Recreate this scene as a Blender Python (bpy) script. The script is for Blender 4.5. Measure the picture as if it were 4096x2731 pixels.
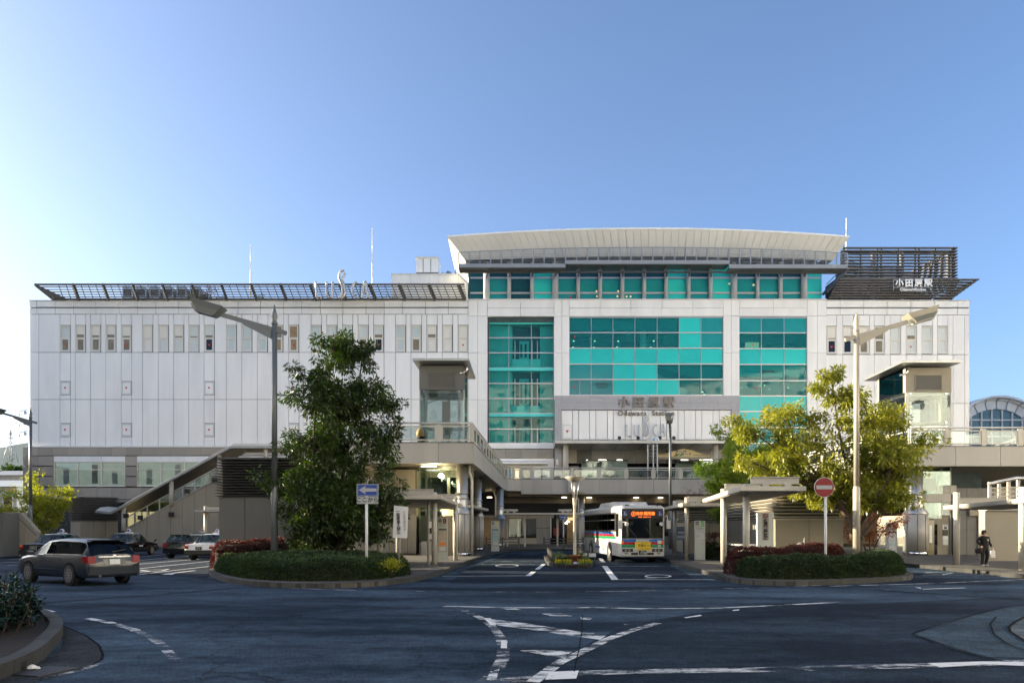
import bpy, bmesh, math, random
from mathutils import Vector, Matrix
R = math.radians
random.seed(7)
scene = bpy.context.scene
for o in list(bpy.data.objects): bpy.data.objects.remove(o)
COL = scene.collection

# ------------------------------------------------------------ camera
F, HY, CH = 3000.0, 2112.0, 1.8          # focal length and horizon row of the photo (4096 px wide), eye height
cam_d = bpy.data.cameras.new('camera'); cam = bpy.data.objects.new('camera', cam_d); COL.objects.link(cam)
cam.location = (0, 0, CH); cam.rotation_euler = (R(90), 0, 0)
cam_d.sensor_width = 36.0; cam_d.lens = 36.0 * F / 4096.0
cam_d.shift_y = (HY - 1365.5) / 4096.0
cam_d.clip_start = 0.1; cam_d.clip_end = 6000
scene.camera = cam

# ------------------------------------------------------------ sky and sun
SUN_EL, SUN_AZ = 14.0, -81.0              # degrees; azimuth clockwise from +Y (the view direction)
world = bpy.data.worlds.new('World'); scene.world = world; world.use_nodes = True
nt = world.node_tree; nt.nodes.clear()
sky = nt.nodes.new('ShaderNodeTexSky'); sky.sky_type = 'NISHITA'; sky.sun_disc = False
sky.sun_elevation = R(SUN_EL); sky.sun_rotation = R(SUN_AZ)
sky.air_density = 0.7; sky.dust_density = 2.9; sky.ozone_density = 2.7
bg = nt.nodes.new('ShaderNodeBackground'); bg.inputs[1].default_value = 0.105
wo = nt.nodes.new('ShaderNodeOutputWorld')
nt.links.new(sky.outputs[0], bg.inputs[0]); nt.links.new(bg.outputs[0], wo.inputs[0])
sun_d = bpy.data.lights.new('sun', 'SUN'); sun = bpy.data.objects.new('sun', sun_d); COL.objects.link(sun)
sun_d.energy = 5.0; sun_d.angle = R(0.5); sun_d.color = (1.0, 0.84, 0.60)
sdir = Vector((math.sin(R(SUN_AZ)) * math.cos(R(SUN_EL)), math.cos(R(SUN_AZ)) * math.cos(R(SUN_EL)), math.sin(R(SUN_EL))))
sun.rotation_euler = sdir.to_track_quat('Z', 'Y').to_euler()
sun.location = (-60, 20, 60)

scene.view_settings.view_transform = 'Standard'; scene.view_settings.look = 'None'
scene.view_settings.gamma = 1.0; scene.view_settings.exposure = 1.84
scene.view_settings.use_curve_mapping = False
scene.render.engine = 'CYCLES'
cy = scene.cycles
cy.use_denoising = True; cy.max_bounces = 7; cy.diffuse_bounces = 3; cy.glossy_bounces = 3
cy.transmission_bounces = 4; cy.transparent_max_bounces = 10; cy.caustics_reflective = False; cy.caustics_refractive = False
cy.sample_clamp_indirect = 6

# ------------------------------------------------------------ helpers
def GX(x, Y): return (x - 2048.0) * Y / F
def GZ(y, Y): return CH + (HY - y) * Y / F
def gp(x, y, z=0.0):                       # a point of the ground seen at that place
    Y = (CH - z) * F / (y - HY)
    return ((x - 2048.0) * Y / F, Y)

_wm = {}
def wmat(o):
    if o is None: return Matrix()
    k = o.name
    if k not in _wm:
        b = Matrix.LocRotScale(o.location, o.rotation_euler, o.scale)
        _wm[k] = (wmat(o.parent) @ o.matrix_parent_inverse @ b) if o.parent else b
    return _wm[k]
def setparent(o, p):
    if p is not None:
        o.parent = p; o.matrix_parent_inverse = wmat(p).inverted()
def tag(o, label=None, cat=None, group=None, kind=None):
    if label: o['label'] = label
    if cat: o['category'] = cat
    if group: o['group'] = group
    if kind: o['kind'] = kind
    return o
def thing(name, label, cat, loc=(0, 0, 0), group=None):
    o = bpy.data.objects.new(name, None); COL.objects.link(o); o.location = loc; o.empty_display_size = 0.3
    return tag(o, label, cat, group)

class MB:
    def __init__(s): s.v = []; s.f = []; s.m = []; s.sm = []
    def add(s, vs, fs, m=0, sm=False):
        b = len(s.v); s.v.extend([tuple(v) for v in vs])
        for f in fs:
            s.f.append([b + i for i in f]); s.m.append(m); s.sm.append(sm)
        return s
    def box(s, x0, x1, y0, y1, z0, z1, m=0):
        return s.add([(x0,y0,z0),(x1,y0,z0),(x1,y1,z0),(x0,y1,z0),(x0,y0,z1),(x1,y0,z1),(x1,y1,z1),(x0,y1,z1)],
              [(0,3,2,1),(4,5,6,7),(0,1,5,4),(1,2,6,5),(2,3,7,6),(3,0,4,7)], m)
    def obox(s, c, ax, ay, az, m=0):       # oriented box: centre and three half-axis vectors
        c, ax, ay, az = Vector(c), Vector(ax), Vector(ay), Vector(az)
        vs = [c + sx*ax + sy*ay + sz*az for sz in (-1,1) for (sx,sy) in ((-1,-1),(1,-1),(1,1),(-1,1))]
        return s.add(vs, [(0,3,2,1),(4,5,6,7),(0,1,5,4),(1,2,6,5),(2,3,7,6),(3,0,4,7)], m)
    def bar(s, p, q, w, h, m=0, up=(0,0,1)):   # rectangular bar between two points
        p, q = Vector(p), Vector(q); d = q - p
        n = d.cross(Vector(up))
        if n.length < 1e-6: n = Vector((1,0,0))
        n.normalize(); u = n.cross(d).normalized()
        return s.obox((p+q)/2, d/2, n*w/2, u*h/2, m)
    def prism(s, pts, vec, m=0):
        n = len(pts); vec = Vector(vec)
        vs = [Vector(p) for p in pts] + [Vector(p) + vec for p in pts]
        return s.add(vs, [tuple(range(n))[::-1], tuple(range(n, 2*n))] + [(i, (i+1) % n, n+(i+1) % n, n+i) for i in range(n)], m)
    def poly(s, pts, m=0): return s.add(pts, [tuple(range(len(pts)))], m)
    def tube(s, pts, r, n=8, m=0, caps=True, smooth=True):
        pts = [Vector(p) for p in pts]; k = len(pts)
        rs = r if isinstance(r, (list, tuple)) else [r]*k
        b = len(s.v); ref = None
        for i, p in enumerate(pts):
            d = (pts[min(i+1, k-1)] - pts[max(i-1, 0)]).normalized()
            if ref is None: ref = Vector((1,0,0)) if abs(d.x) < .9 else Vector((0,1,0))
            u = d.cross(ref)
            if u.length < 1e-5: u = d.cross(Vector((0,1,0.3)))
            u.normalize(); w = d.cross(u); ref = w.cross(d) if False else ref
            for j in range(n):
                a = 2*math.pi*j/n
                s.v.append(tuple(p + (u*math.cos(a) + w*math.sin(a))*rs[i]))
        for i in range(k-1):
            for j in range(n):
                s.f.append([b+i*n+j, b+i*n+(j+1) % n, b+(i+1)*n+(j+1) % n, b+(i+1)*n+j]); s.m.append(m); s.sm.append(smooth)
        if caps:
            s.f.append([b+j for j in range(n)][::-1]); s.m.append(m); s.sm.append(False)
            s.f.append([b+(k-1)*n+j for j in range(n)]); s.m.append(m); s.sm.append(False)
        return s
    def lathe(s, c, prof, n=16, m=0, axis='z', smooth=True):
        c = Vector(c); b = len(s.v); k = len(prof)
        for (r, h) in prof:
            for j in range(n):
                a = 2*math.pi*j/n; p, q = r*math.cos(a), r*math.sin(a)
                s.v.append(tuple(c + (Vector((p,q,h)) if axis == 'z' else Vector((h,p,q)) if axis == 'x' else Vector((p,h,q)))))
        for i in range(k-1):
            for j in range(n):
                s.f.append([b+i*n+j, b+i*n+(j+1) % n, b+(i+1)*n+(j+1) % n, b+(i+1)*n+j]); s.m.append(m); s.sm.append(smooth)
        s.f.append([b+j for j in range(n)][::-1]); s.m.append(m); s.sm.append(False)
        s.f.append([b+(k-1)*n+j for j in range(n)]); s.m.append(m); s.sm.append(False)
        return s
    def mesh(s, name, mats):
        me = bpy.data.meshes.new(name); me.from_pydata(s.v, [], s.f)
        for mt in (mats if isinstance(mats, (list, tuple)) else [mats]): me.materials.append(mt)
        me.polygons.foreach_set('material_index', s.m); me.polygons.foreach_set('use_smooth', s.sm)
        bm = bmesh.new(); bm.from_mesh(me)
        if len(s.f) < 20000: bmesh.ops.recalc_face_normals(bm, faces=bm.faces)
        bm.to_mesh(me); bm.free(); me.update()
        return me
    def build(s, name, mats, parent=None, kind=None):
        o = bpy.data.objects.new(name, s.mesh(name, mats)); COL.objects.link(o)
        setparent(o, parent)
        if kind: o['kind'] = kind
        return o

_cubes = {}
def cube_of(mt, bev=0.0):
    if mt.name not in _cubes: _cubes[mt.name] = MB().box(-.5,.5,-.5,.5,-.5,.5).mesh('block_' + mt.name, mt)
    return _cubes[mt.name]
def piece(name, mt, parent, x0, x1, y0, y1, z0, z1, kind=None):   # an upright block that shares one mesh per material
    o = bpy.data.objects.new(name, cube_of(mt)); COL.objects.link(o)
    o.location = ((x0+x1)/2, (y0+y1)/2, (z0+z1)/2); o.scale = (max(abs(x1-x0),1e-4), max(abs(y1-y0),1e-4), max(abs(z1-z0),1e-4))
    setparent(o, parent)
    if kind: o['kind'] = kind
    return o
def bpiece(name, mt, parent, p, q, w, h, up=(0,0,1)):             # a bar from p to q that shares the block mesh
    p, q = Vector(p), Vector(q); d = q - p; L = d.length; d = d / L
    n = d.cross(Vector(up))
    if n.length < 1e-6: n = Vector((1,0,0))
    n.normalize(); u = n.cross(d).normalized()
    o = bpy.data.objects.new(name, cube_of(mt)); COL.objects.link(o)
    o.location = (p+q)/2; o.rotation_euler = Matrix((d, n, u)).transposed().to_euler(); o.scale = (L, w, h)
    setparent(o, parent); return o
_kids = {}
def kids(o):
    if len(_kids) == 0:
        for x in bpy.data.objects:
            if x.parent: _kids.setdefault(x.parent.name, []).append(x)
    return list(_kids.get(o.name, []))
def copy_tree(o, parent=None, matmap=None, top=True):
    if top: _kids.clear()
    ch_ = kids(o); c = o.copy(); COL.objects.link(c)
    if parent is not None:
        c.parent = parent
    if matmap and c.type == 'MESH':
        for i, sl in enumerate(c.material_slots):
            if sl.material and sl.material.name in matmap:
                nm_ = matmap[sl.material.name]; sl.link = 'OBJECT'; sl.material = nm_
    for ch in ch_: copy_tree(ch, c, matmap, False)
    return c
def inst(root, loc, rz, label, matmap=None, scale=1.0):
    c = copy_tree(root, None, matmap); c.location = loc; c.rotation_euler = (0,0,rz); c.scale = (scale,)*3
    c['label'] = label; return c

_txt = {}
def text(s, size, mt, parent, loc, rot=(R(90),0,0), depth=0.004, bold=0.0, align='CENTER', vert=False, name='lettering', sx=1.0, space=1.0, line=1.0):
    key = (s, bold, align, vert, space, round(depth/size, 4), mt.name, line)
    if key not in _txt:
        cu = bpy.data.curves.new('lettering', 'FONT'); cu.body = '\n'.join(s) if vert else s
        cu.size = 1.0; cu.extrude = depth/size; cu.offset = bold; cu.align_x = align; cu.align_y = 'CENTER'
        cu.resolution_u = 3; cu.space_character = space; cu.space_line = line
        ob = bpy.data.objects.new('tmp', cu); COL.objects.link(ob)
        dg = bpy.context.evaluated_depsgraph_get()
        me = bpy.data.meshes.new_from_object(ob.evaluated_get(dg)); me.materials.clear(); me.materials.append(mt)
        bpy.data.objects.remove(ob); _txt[key] = me
    o = bpy.data.objects.new(name, _txt[key]); COL.objects.link(o)
    o.location = loc; o.rotation_euler = rot; o.scale = (size*sx, size, size); setparent(o, parent)
    return o

# ------------------------------------------------------------ materials
def mat(name, col, rough=.6, metal=0., var=.06, scale=1.2, bump=0., bscale=60., emit=0., spec=.5, coat=0., streak=0., rvar=0.):
    m = bpy.data.materials.new(name); m.use_nodes = True; t = m.node_tree; n = t.nodes; L = t.links
    p = n['Principled BSDF']; p.inputs['Roughness'].default_value = rough; p.inputs['Metallic'].default_value = metal
    p.inputs['Specular IOR Level'].default_value = spec; p.inputs['Coat Weight'].default_value = coat
    p.inputs['Base Color'].default_value = (*col, 1)
    if emit:
        p.inputs['Emission Color'].default_value = (*col, 1); p.inputs['Emission Strength'].default_value = emit
    if var or bump or streak or rvar:
        g = n.new('ShaderNodeNewGeometry')
        mp = n.new('ShaderNodeMapping'); L.new(g.outputs['Position'], mp.inputs[0])
        if streak: mp.inputs['Scale'].default_value = (1.0, 1.0, .18)
        nz = n.new('ShaderNodeTexNoise'); nz.inputs['Scale'].default_value = scale; nz.inputs['Detail'].default_value = 5; nz.inputs['Roughness'].default_value = .62
        L.new(mp.outputs[0], nz.inputs['Vector'])
        v = max(var, streak)
        mr = n.new('ShaderNodeMapRange'); mr.inputs[1].default_value = .25; mr.inputs[2].default_value = .75
        mr.inputs[3].default_value = 1 - v; mr.inputs[4].default_value = 1 + v*.6
        L.new(nz.outputs[0], mr.inputs[0])
        mx = n.new('ShaderNodeMix'); mx.data_type = 'RGBA'; mx.blend_type = 'MULTIPLY'; mx.inputs[0].default_value = 1
        mx.inputs[6].default_value = (*col, 1); L.new(mr.outputs[0], mx.inputs[7]); L.new(mx.outputs[2], p.inputs['Base Color'])
        if rvar:
            m2 = n.new('ShaderNodeMapRange'); m2.inputs[3].default_value = rough-rvar; m2.inputs[4].default_value = rough+rvar
            L.new(nz.outputs[0], m2.inputs[0]); L.new(m2.outputs[0], p.inputs['Roughness'])
        if bump:
            nb = n.new('ShaderNodeTexNoise'); nb.inputs['Scale'].default_value = bscale; nb.inputs['Detail'].default_value = 3
            L.new(g.outputs['Position'], nb.inputs['Vector'])
            b = n.new('ShaderNodeBump'); b.inputs['Strength'].default_value = bump; b.inputs['Distance'].default_value = .02
            L.new(nb.outputs[0], b.inputs['Height']); L.new(b.outputs[0], p.inputs['Normal'])
    return m
def glass(name, tint, refl=.09, tr=.9, rough=.02, body=None, bw=.4, gr=.85):           # a pane one can see through: tinted transmission and a mirror-like face
    m = bpy.data.materials.new(name); m.use_nodes = True; t = m.node_tree; n = t.nodes; L = t.links; n.clear()
    o = n.new('ShaderNodeOutputMaterial'); tb = n.new('ShaderNodeBsdfTransparent'); gb = n.new('ShaderNodeBsdfGlossy')
    tb.inputs[0].default_value = (*[math.sqrt(c*tr) for c in tint], 1); gb.inputs['Roughness'].default_value = rough
    gb.inputs[0].default_value = (.55,.6,.6,1)
    fr = n.new('ShaderNodeLayerWeight'); fr.inputs[0].default_value = .35
    mr = n.new('ShaderNodeMapRange'); mr.inputs[3].default_value = refl; mr.inputs[4].default_value = gr
    g = n.new('ShaderNodeNewGeometry'); nb = n.new('ShaderNodeTexNoise'); nb.inputs['Scale'].default_value = .9
    b = n.new('ShaderNodeBump'); b.inputs['Strength'].default_value = .06; b.inputs['Distance'].default_value = .05
    L.new(g.outputs['Position'], nb.inputs['Vector']); L.new(nb.outputs[0], b.inputs['Height']); L.new(b.outputs[0], gb.inputs['Normal'])
    mx = n.new('ShaderNodeMixShader')
    L.new(fr.outputs['Fresnel'], mr.inputs[0]); L.new(mr.outputs[0], mx.inputs[0])
    src = tb
    if body:
        db = n.new('ShaderNodeBsdfDiffuse'); db.inputs[0].default_value = (*body,1); m0 = n.new('ShaderNodeMixShader'); m0.inputs[0].default_value = bw
        L.new(tb.outputs[0], m0.inputs[1]); L.new(db.outputs[0], m0.inputs[2]); src = m0
    L.new(src.outputs[0], mx.inputs[1]); L.new(gb.outputs[0], mx.inputs[2])
    L.new(mx.outputs[0], o.inputs[0]); return m
def leafmat(name, c1, c2, trans=.35, rough=.45):
    m = bpy.data.materials.new(name); m.use_nodes = True; t = m.node_tree; n = t.nodes; L = t.links
    p = n['Principled BSDF']; o = n['Material Output']; p.inputs['Roughness'].default_value = rough
    g = n.new('ShaderNodeNewGeometry'); nz = n.new('ShaderNodeTexNoise'); nz.inputs['Scale'].default_value = .9; nz.inputs['Detail'].default_value = 2
    L.new(g.outputs['Position'], nz.inputs['Vector'])
    ad = n.new('ShaderNodeMath'); ad.operation = 'MULTIPLY_ADD'; ad.inputs[1].default_value = .55
    L.new(g.outputs['Random Per Island'], ad.inputs[0])
    m2 = n.new('ShaderNodeMapRange'); m2.inputs[1].default_value = .3; m2.inputs[2].default_value = .7; m2.inputs[3].default_value = 0; m2.inputs[4].default_value = .5
    L.new(nz.outputs[0], m2.inputs[0]); L.new(m2.outputs[0], ad.inputs[2])
    mx = n.new('ShaderNodeMix'); mx.data_type = 'RGBA'; mx.inputs[6].default_value = (*c1,1); mx.inputs[7].default_value = (*c2,1)
    L.new(ad.outputs[0], mx.inputs[0]); L.new(mx.outputs[2], p.inputs['Base Color'])
    tr = n.new('ShaderNodeBsdfTranslucent'); hs = n.new('ShaderNodeHueSaturation'); hs.inputs['Saturation'].default_value = 1.15; hs.inputs['Value'].default_value = 1.7
    L.new(mx.outputs[2], hs.inputs['Color']); L.new(hs.outputs[0], tr.inputs[0])
    ms = n.new('ShaderNodeMixShader'); ms.inputs[0].default_value = trans
    L.new(p.outputs[0], ms.inputs[1]); L.new(tr.outputs[0], ms.inputs[2]); L.new(ms.outputs[0], o.inputs[0]); return m
def paintmat(name, col, under, wear=.5, scale=2.0):           # road paint worn through to the asphalt
    m = bpy.data.materials.new(name); m.use_nodes = True; t = m.node_tree; n = t.nodes; L = t.links
    p = n['Principled BSDF']; p.inputs['Roughness'].default_value = .7
    g = n.new('ShaderNodeNewGeometry'); mp = n.new('ShaderNodeMapping'); mp.inputs['Scale'].default_value = (.7, 1.6, 1)
    L.new(g.outputs['Position'], mp.inputs[0])
    n1 = n.new('ShaderNodeTexNoise'); n1.inputs['Scale'].default_value = scale; n1.inputs['Detail'].default_value = 9; n1.inputs['Roughness'].default_value = .75
    n2 = n.new('ShaderNodeTexNoise'); n2.inputs['Scale'].default_value = 60; n2.inputs['Detail'].default_value = 2
    L.new(mp.outputs[0], n1.inputs['Vector']); L.new(g.outputs['Position'], n2.inputs['Vector'])
    ad = n.new('ShaderNodeMath'); ad.operation = 'MULTIPLY_ADD'; ad.inputs[1].default_value = .22; L.new(n2.outputs[0], ad.inputs[0]); L.new(n1.outputs[0], ad.inputs[2])
    mr = n.new('ShaderNodeMapRange'); mr.inputs[1].default_value = .40 + wear*.34; mr.inputs[2].default_value = .46 + wear*.42
    L.new(ad.outputs[0], mr.inputs[0])
    p.inputs['Base Color'].default_value = (*col,1)
    tb = n.new('ShaderNodeBsdfTransparent'); ms = n.new('ShaderNodeMixShader')
    L.new(mr.outputs[0], ms.inputs[0]); L.new(tb.outputs[0], ms.inputs[1]); L.new(p.outputs[0], ms.inputs[2]); L.new(ms.outputs[0], n['Material Output'].inputs[0]); return m
def roadmat(name, dark, light, patch=.25):
    m = bpy.data.materials.new(name); m.use_nodes = True; t = m.node_tree; n = t.nodes; L = t.links
    p = n['Principled BSDF']; p.inputs['Roughness'].default_value = .9; p.inputs['Specular IOR Level'].default_value = .08
    g = n.new('ShaderNodeNewGeometry')
    mp = n.new('ShaderNodeMapping'); mp.inputs['Scale'].default_value = (.35, 1.0, 1); mp.inputs['Rotation'].default_value = (0,0,R(12)); L.new(g.outputs['Position'], mp.inputs[0])
    n1 = n.new('ShaderNodeTexNoise'); n1.inputs['Scale'].default_value = patch; n1.inputs['Detail'].default_value = 8; n1.inputs['Roughness'].default_value = .68; L.new(mp.outputs[0], n1.inputs['Vector'])
    n2 = n.new('ShaderNodeTexNoise'); n2.inputs['Scale'].default_value = 26; n2.inputs['Detail'].default_value = 5; n2.inputs['Roughness'].default_value = .8; L.new(g.outputs['Position'], n2.inputs['Vector'])
    mr = n.new('ShaderNodeMapRange'); mr.inputs[1].default_value = .42; mr.inputs[2].default_value = .64; L.new(n1.outputs[0], mr.inputs[0])
    mx = n.new('ShaderNodeMix'); mx.data_type = 'RGBA'; mx.inputs[6].default_value = (*dark,1); mx.inputs[7].default_value = (*light,1); L.new(mr.outputs[0], mx.inputs[0])
    m2 = n.new('ShaderNodeMapRange'); m2.inputs[1].default_value = .3; m2.inputs[2].default_value = .72; m2.inputs[3].default_value = .2; m2.inputs[4].default_value = 2.1; L.new(n2.outputs[0], m2.inputs[0])
    ml = n.new('ShaderNodeMix'); ml.data_type = 'RGBA'; ml.blend_type = 'MULTIPLY'; ml.inputs[0].default_value = 1; L.new(mx.outputs[2], ml.inputs[6]); L.new(m2.outputs[0], ml.inputs[7])
    # hairline cracks
    vo = n.new('ShaderNodeTexVoronoi'); vo.feature = 'DISTANCE_TO_EDGE'; vo.inputs['Scale'].default_value = .16
    wn = n.new('ShaderNodeTexNoise'); wn.inputs['Scale'].default_value = 1.1; wn.inputs['Detail'].default_value = 6; L.new(g.outputs['Position'], wn.inputs['Vector'])
    va = n.new('ShaderNodeVectorMath'); va.operation = 'MULTIPLY_ADD'; va.inputs[1].default_value = (1.6,1.6,0); L.new(wn.outputs[1], va.inputs[0]); L.new(g.outputs['Position'], va.inputs[2]); L.new(va.outputs[0], vo.inputs['Vector'])
    cr = n.new('ShaderNodeMapRange'); cr.inputs[1].default_value = .001; cr.inputs[2].default_value = .004; cr.inputs[3].default_value = .55; cr.inputs[4].default_value = 1; L.new(vo.outputs['Distance'], cr.inputs[0])
    mc = n.new('ShaderNodeMix'); mc.data_type = 'RGBA'; mc.blend_type = 'MULTIPLY'; mc.inputs[0].default_value = 1; L.new(ml.outputs[2], mc.inputs[6]); L.new(cr.outputs[0], mc.inputs[7])
    n3 = n.new('ShaderNodeTexNoise'); n3.inputs['Scale'].default_value = 3.2; n3.inputs['Detail'].default_value = 8; n3.inputs['Roughness'].default_value = .75; L.new(g.outputs['Position'], n3.inputs['Vector'])
    m3 = n.new('ShaderNodeMapRange'); m3.inputs[1].default_value = .3; m3.inputs[2].default_value = .7; m3.inputs[3].default_value = .55; m3.inputs[4].default_value = 1.5; L.new(n3.outputs[0], m3.inputs[0])
    mg = n.new('ShaderNodeMix'); mg.data_type = 'RGBA'; mg.blend_type = 'MULTIPLY'; mg.inputs[0].default_value = 1; L.new(mc.outputs[2], mg.inputs[6]); L.new(m3.outputs[0], mg.inputs[7])
    L.new(mg.outputs[2], p.inputs['Base Color'])
    b = n.new('ShaderNodeBump'); b.inputs['Strength'].default_value = .5; b.inputs['Distance'].default_value = .01; L.new(n2.outputs[0], b.inputs['Height']); L.new(b.outputs[0], p.inputs['Normal'])
    return m
def pavemat(name, c1, c2, mortar, sc=1.0):
    m = bpy.data.materials.new(name); m.use_nodes = True; t = m.node_tree; n = t.nodes; L = t.links
    p = n['Principled BSDF']; p.inputs['Roughness'].default_value = .8
    g = n.new('ShaderNodeNewGeometry'); br = n.new('ShaderNodeTexBrick'); br.inputs['Scale'].default_value = sc
    br.inputs['Brick Width'].default_value = .3; br.inputs['Row Height'].default_value = .3; br.inputs['Mortar Size'].default_value = .008
    br.inputs['Color1'].default_value = (*c1,1); br.inputs['Color2'].default_value = (*c2,1); br.inputs['Mortar'].default_value = (*mortar,1)
    L.new(g.outputs['Position'], br.inputs['Vector'])
    nz = n.new('ShaderNodeTexNoise'); nz.inputs['Scale'].default_value = 1.3; nz.inputs['Detail'].default_value = 6; L.new(g.outputs['Position'], nz.inputs['Vector'])
    mr = n.new('ShaderNodeMapRange'); mr.inputs[3].default_value = .6; mr.inputs[4].default_value = 1.3; L.new(nz.outputs[0], mr.inputs[0])
    ml = n.new('ShaderNodeMix'); ml.data_type = 'RGBA'; ml.blend_type = 'MULTIPLY'; ml.inputs[0].default_value = 1; L.new(br.outputs[0], ml.inputs[6]); L.new(mr.outputs[0], ml.inputs[7])
    L.new(ml.outputs[2], p.inputs['Base Color']); return m

M = {}
def D(k, *a, **kw): M[k] = mat(k, *a, **kw)
D('white_panel', (.875,.865,.82), .38, var=.05, scale=.6, streak=.11)
D('white_panel_b', (.85,.843,.805), .38, var=.05, scale=.6, streak=.12)
D('white_panel_c', (.885,.875,.83), .36, var=.05, scale=.7, streak=.09)
D('joint', (.07,.073,.08), .8, var=.1)
D('frame_white', (.72,.71,.68), .4, var=.05)
D('frame_cream', (.72,.68,.58), .4, var=.05)
D('stone', (.35,.315,.255), .6, var=.16, scale=9, bump=.15, bscale=90)
D('stone_b', (.32,.285,.23), .6, var=.18, scale=8, bump=.15, bscale=90)
D('stone_c', (.39,.35,.285), .6, var=.15, scale=10, bump=.15, bscale=90)
D('stone_dark', (.10,.095,.085), .6, var=.1)
D('entry_stone', (.40,.40,.41), .5, var=.1, scale=6)
D('teal', (.035,.60,.55), .14, var=.05, scale=.6, spec=.2)
D('teal_b', (.03,.54,.51), .14, var=.06, scale=.6, spec=.2)
D('teal_mid', (.02,.30,.31), .12, var=.10, scale=.7, spec=.25)
D('teal_mid_b', (.018,.24,.26), .12, var=.12, scale=.7, spec=.25)
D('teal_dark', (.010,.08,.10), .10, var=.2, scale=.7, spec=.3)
M['teal_clear'] = glass('teal_clear', (.30,.82,.80), .018, body=(.02,.40,.40), bw=.24, gr=.22)
M['teal_shaft'] = glass('teal_shaft', (.72,.97,.94), .018, body=(.03,.55,.50), bw=.05, gr=.22)
D('shaft_teal', (.03,.52,.48), .6, var=.08); D('shaft_pale', (.08,.66,.60), .6, var=.06); D('shaft_dark', (.006,.06,.085), .6, var=.4, scale=1.5)
M['glass'] = glass('glass', (.82,.92,.90), .08)
M['glass_green'] = glass('glass_green', (.72,.90,.84), .09)
M['glass_dark'] = glass('glass_dark', (.10,.12,.13), .10)
M['glass_taxi'] = glass('glass_taxi', (.22,.30,.33), .06, gr=.45)
M['glass_tint'] = glass('glass_tint', (.03,.035,.04), .045, gr=.35)
D('mullion', (.50,.50,.50), .35, metal=.6, var=.03)
D('mullion_grey', (.30,.34,.36), .4, metal=.5, var=.03)
D('interior_wall', (.40,.42,.40), .8, var=.2, scale=.8)
D('interior_white', (.75,.76,.74), .6, var=.06)
D('interior_dark', (.05,.085,.09), .7, var=.5, scale=1.6)
D('interior_warm', (.33,.24,.13), .7, var=.35, scale=2.2)
D('blind', (.80,.77,.68), .7, var=.05)
D('blind_b', (.66,.70,.66), .7, var=.05)
D('pane_pale', (.58,.66,.63), .08, var=.06, scale=.6)
D('pane_tan', (.26,.22,.13), .08, var=.4, scale=1.4)
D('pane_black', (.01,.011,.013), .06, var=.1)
D('red', (.55,.02,.03), .5, var=.05)
D('roof_metal', (.86,.86,.84), .5, metal=0., var=.05, scale=.4, streak=.06)
D('steel_dark', (.085,.088,.09), .5, metal=.4, var=.12)
D('steel_brown', (.15,.14,.13), .5, metal=.3, var=.12)
D('steel', (.34,.355,.36), .38, metal=.7, var=.08)
D('steel_mesh', (.30,.31,.32), .5, metal=.5, var=.08)
D('chrome', (.75,.76,.77), .12, metal=1., var=.04)
D('column_grey', (.42,.44,.47), .4, var=.05)
D('alu', (.46,.46,.45), .35, metal=.75, var=.05, streak=.08)
D('concrete', (.27,.265,.25), .8, var=.14, scale=2.5, bump=.1, streak=.12)
D('deck_panel', (.37,.357,.32), .45, var=.07, scale=.9, streak=.12)
D('deck_panel_b', (.345,.333,.30), .45, var=.07, scale=.9, streak=.12)
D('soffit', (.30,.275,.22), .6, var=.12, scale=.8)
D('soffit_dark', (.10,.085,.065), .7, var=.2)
D('beige_panel', (.29,.262,.20), .6, var=.07, scale=1.1, streak=.10)
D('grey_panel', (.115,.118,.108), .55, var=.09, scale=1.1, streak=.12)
D('slat', (.23,.23,.22), .45, metal=.4, var=.08)
D('slat_cream', (.55,.51,.42), .5, var=.08)
D('slat_back', (.03,.03,.028), .8, var=.2)
D('post_white', (.45,.43,.37), .4, var=.06, streak=.08)
D('post_grey', (.12,.135,.14), .42, metal=.3, var=.06)
D('post_cream', (.36,.335,.27), .42, metal=.2, var=.06)
D('lens', (.22,.23,.22), .12, var=.05)
D('kerb', (.036,.037,.035), .85, var=.22, scale=5, bump=.25, bscale=45)
D('kerb_b', (.027,.028,.026), .85, var=.25, scale=5, bump=.25, bscale=45)
D('soil', (.016,.012,.009), .95, var=.4, scale=8, bump=.6, bscale=30)
D('grate', (.05,.05,.05), .6, metal=.6, var=.2)
M['asphalt'] = roadmat('asphalt', (.0085,.0175,.031), (.050,.080,.116), .33)
M['asphalt_new'] = roadmat('asphalt_new', (.0062,.0125,.0225), (.021,.035,.054), .5)
M['asphalt_pale'] = roadmat('asphalt_pale', (.024,.040,.056), (.046,.072,.095), .6)
M['apron'] = roadmat('apron', (.022,.025,.028), (.038,.042,.046), .8)
M['pave'] = pavemat('pave', (.060,.057,.050), (.080,.075,.065), (.035,.035,.032))
M['paint'] = paintmat('paint', (.62,.63,.62), (.022,.026,.032), .12, 2.5)
M['paint_worn'] = paintmat('paint_worn', (.58,.60,.60), (.026,.030,.037), .44, 1.7)
M['paint_faint'] = paintmat('paint_faint', (.42,.44,.45), (.026,.030,.037), .58, 1.3)
M['paint_green'] = paintmat('paint_green', (.12,.34,.28), (.02,.022,.026), .3, 3)
M['scuff'] = paintmat('scuff', (.052,.068,.086), (.014,.022,.032), .50, 1.1)
M['apron_pale'] = roadmat('apron_pale', (.06,.075,.085), (.10,.12,.13), .8)
D('seam', (.008,.009,.011), .9, var=.2, spec=.05)
D('tar', (.006,.007,.009), .9, var=.2, spec=.05)
D('sign_blue', (.006,.045,.26), .4, var=.04)
D('sign_white', (.56,.57,.57), .45, var=.04)
D('sign_grey', (.33,.35,.36), .5, var=.05)
D('sign_red', (.20,.006,.010), .4, var=.05)
D('black', (.012,.012,.013), .5, var=.1)
D('ink', (.015,.015,.017), .6, var=0)
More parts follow.
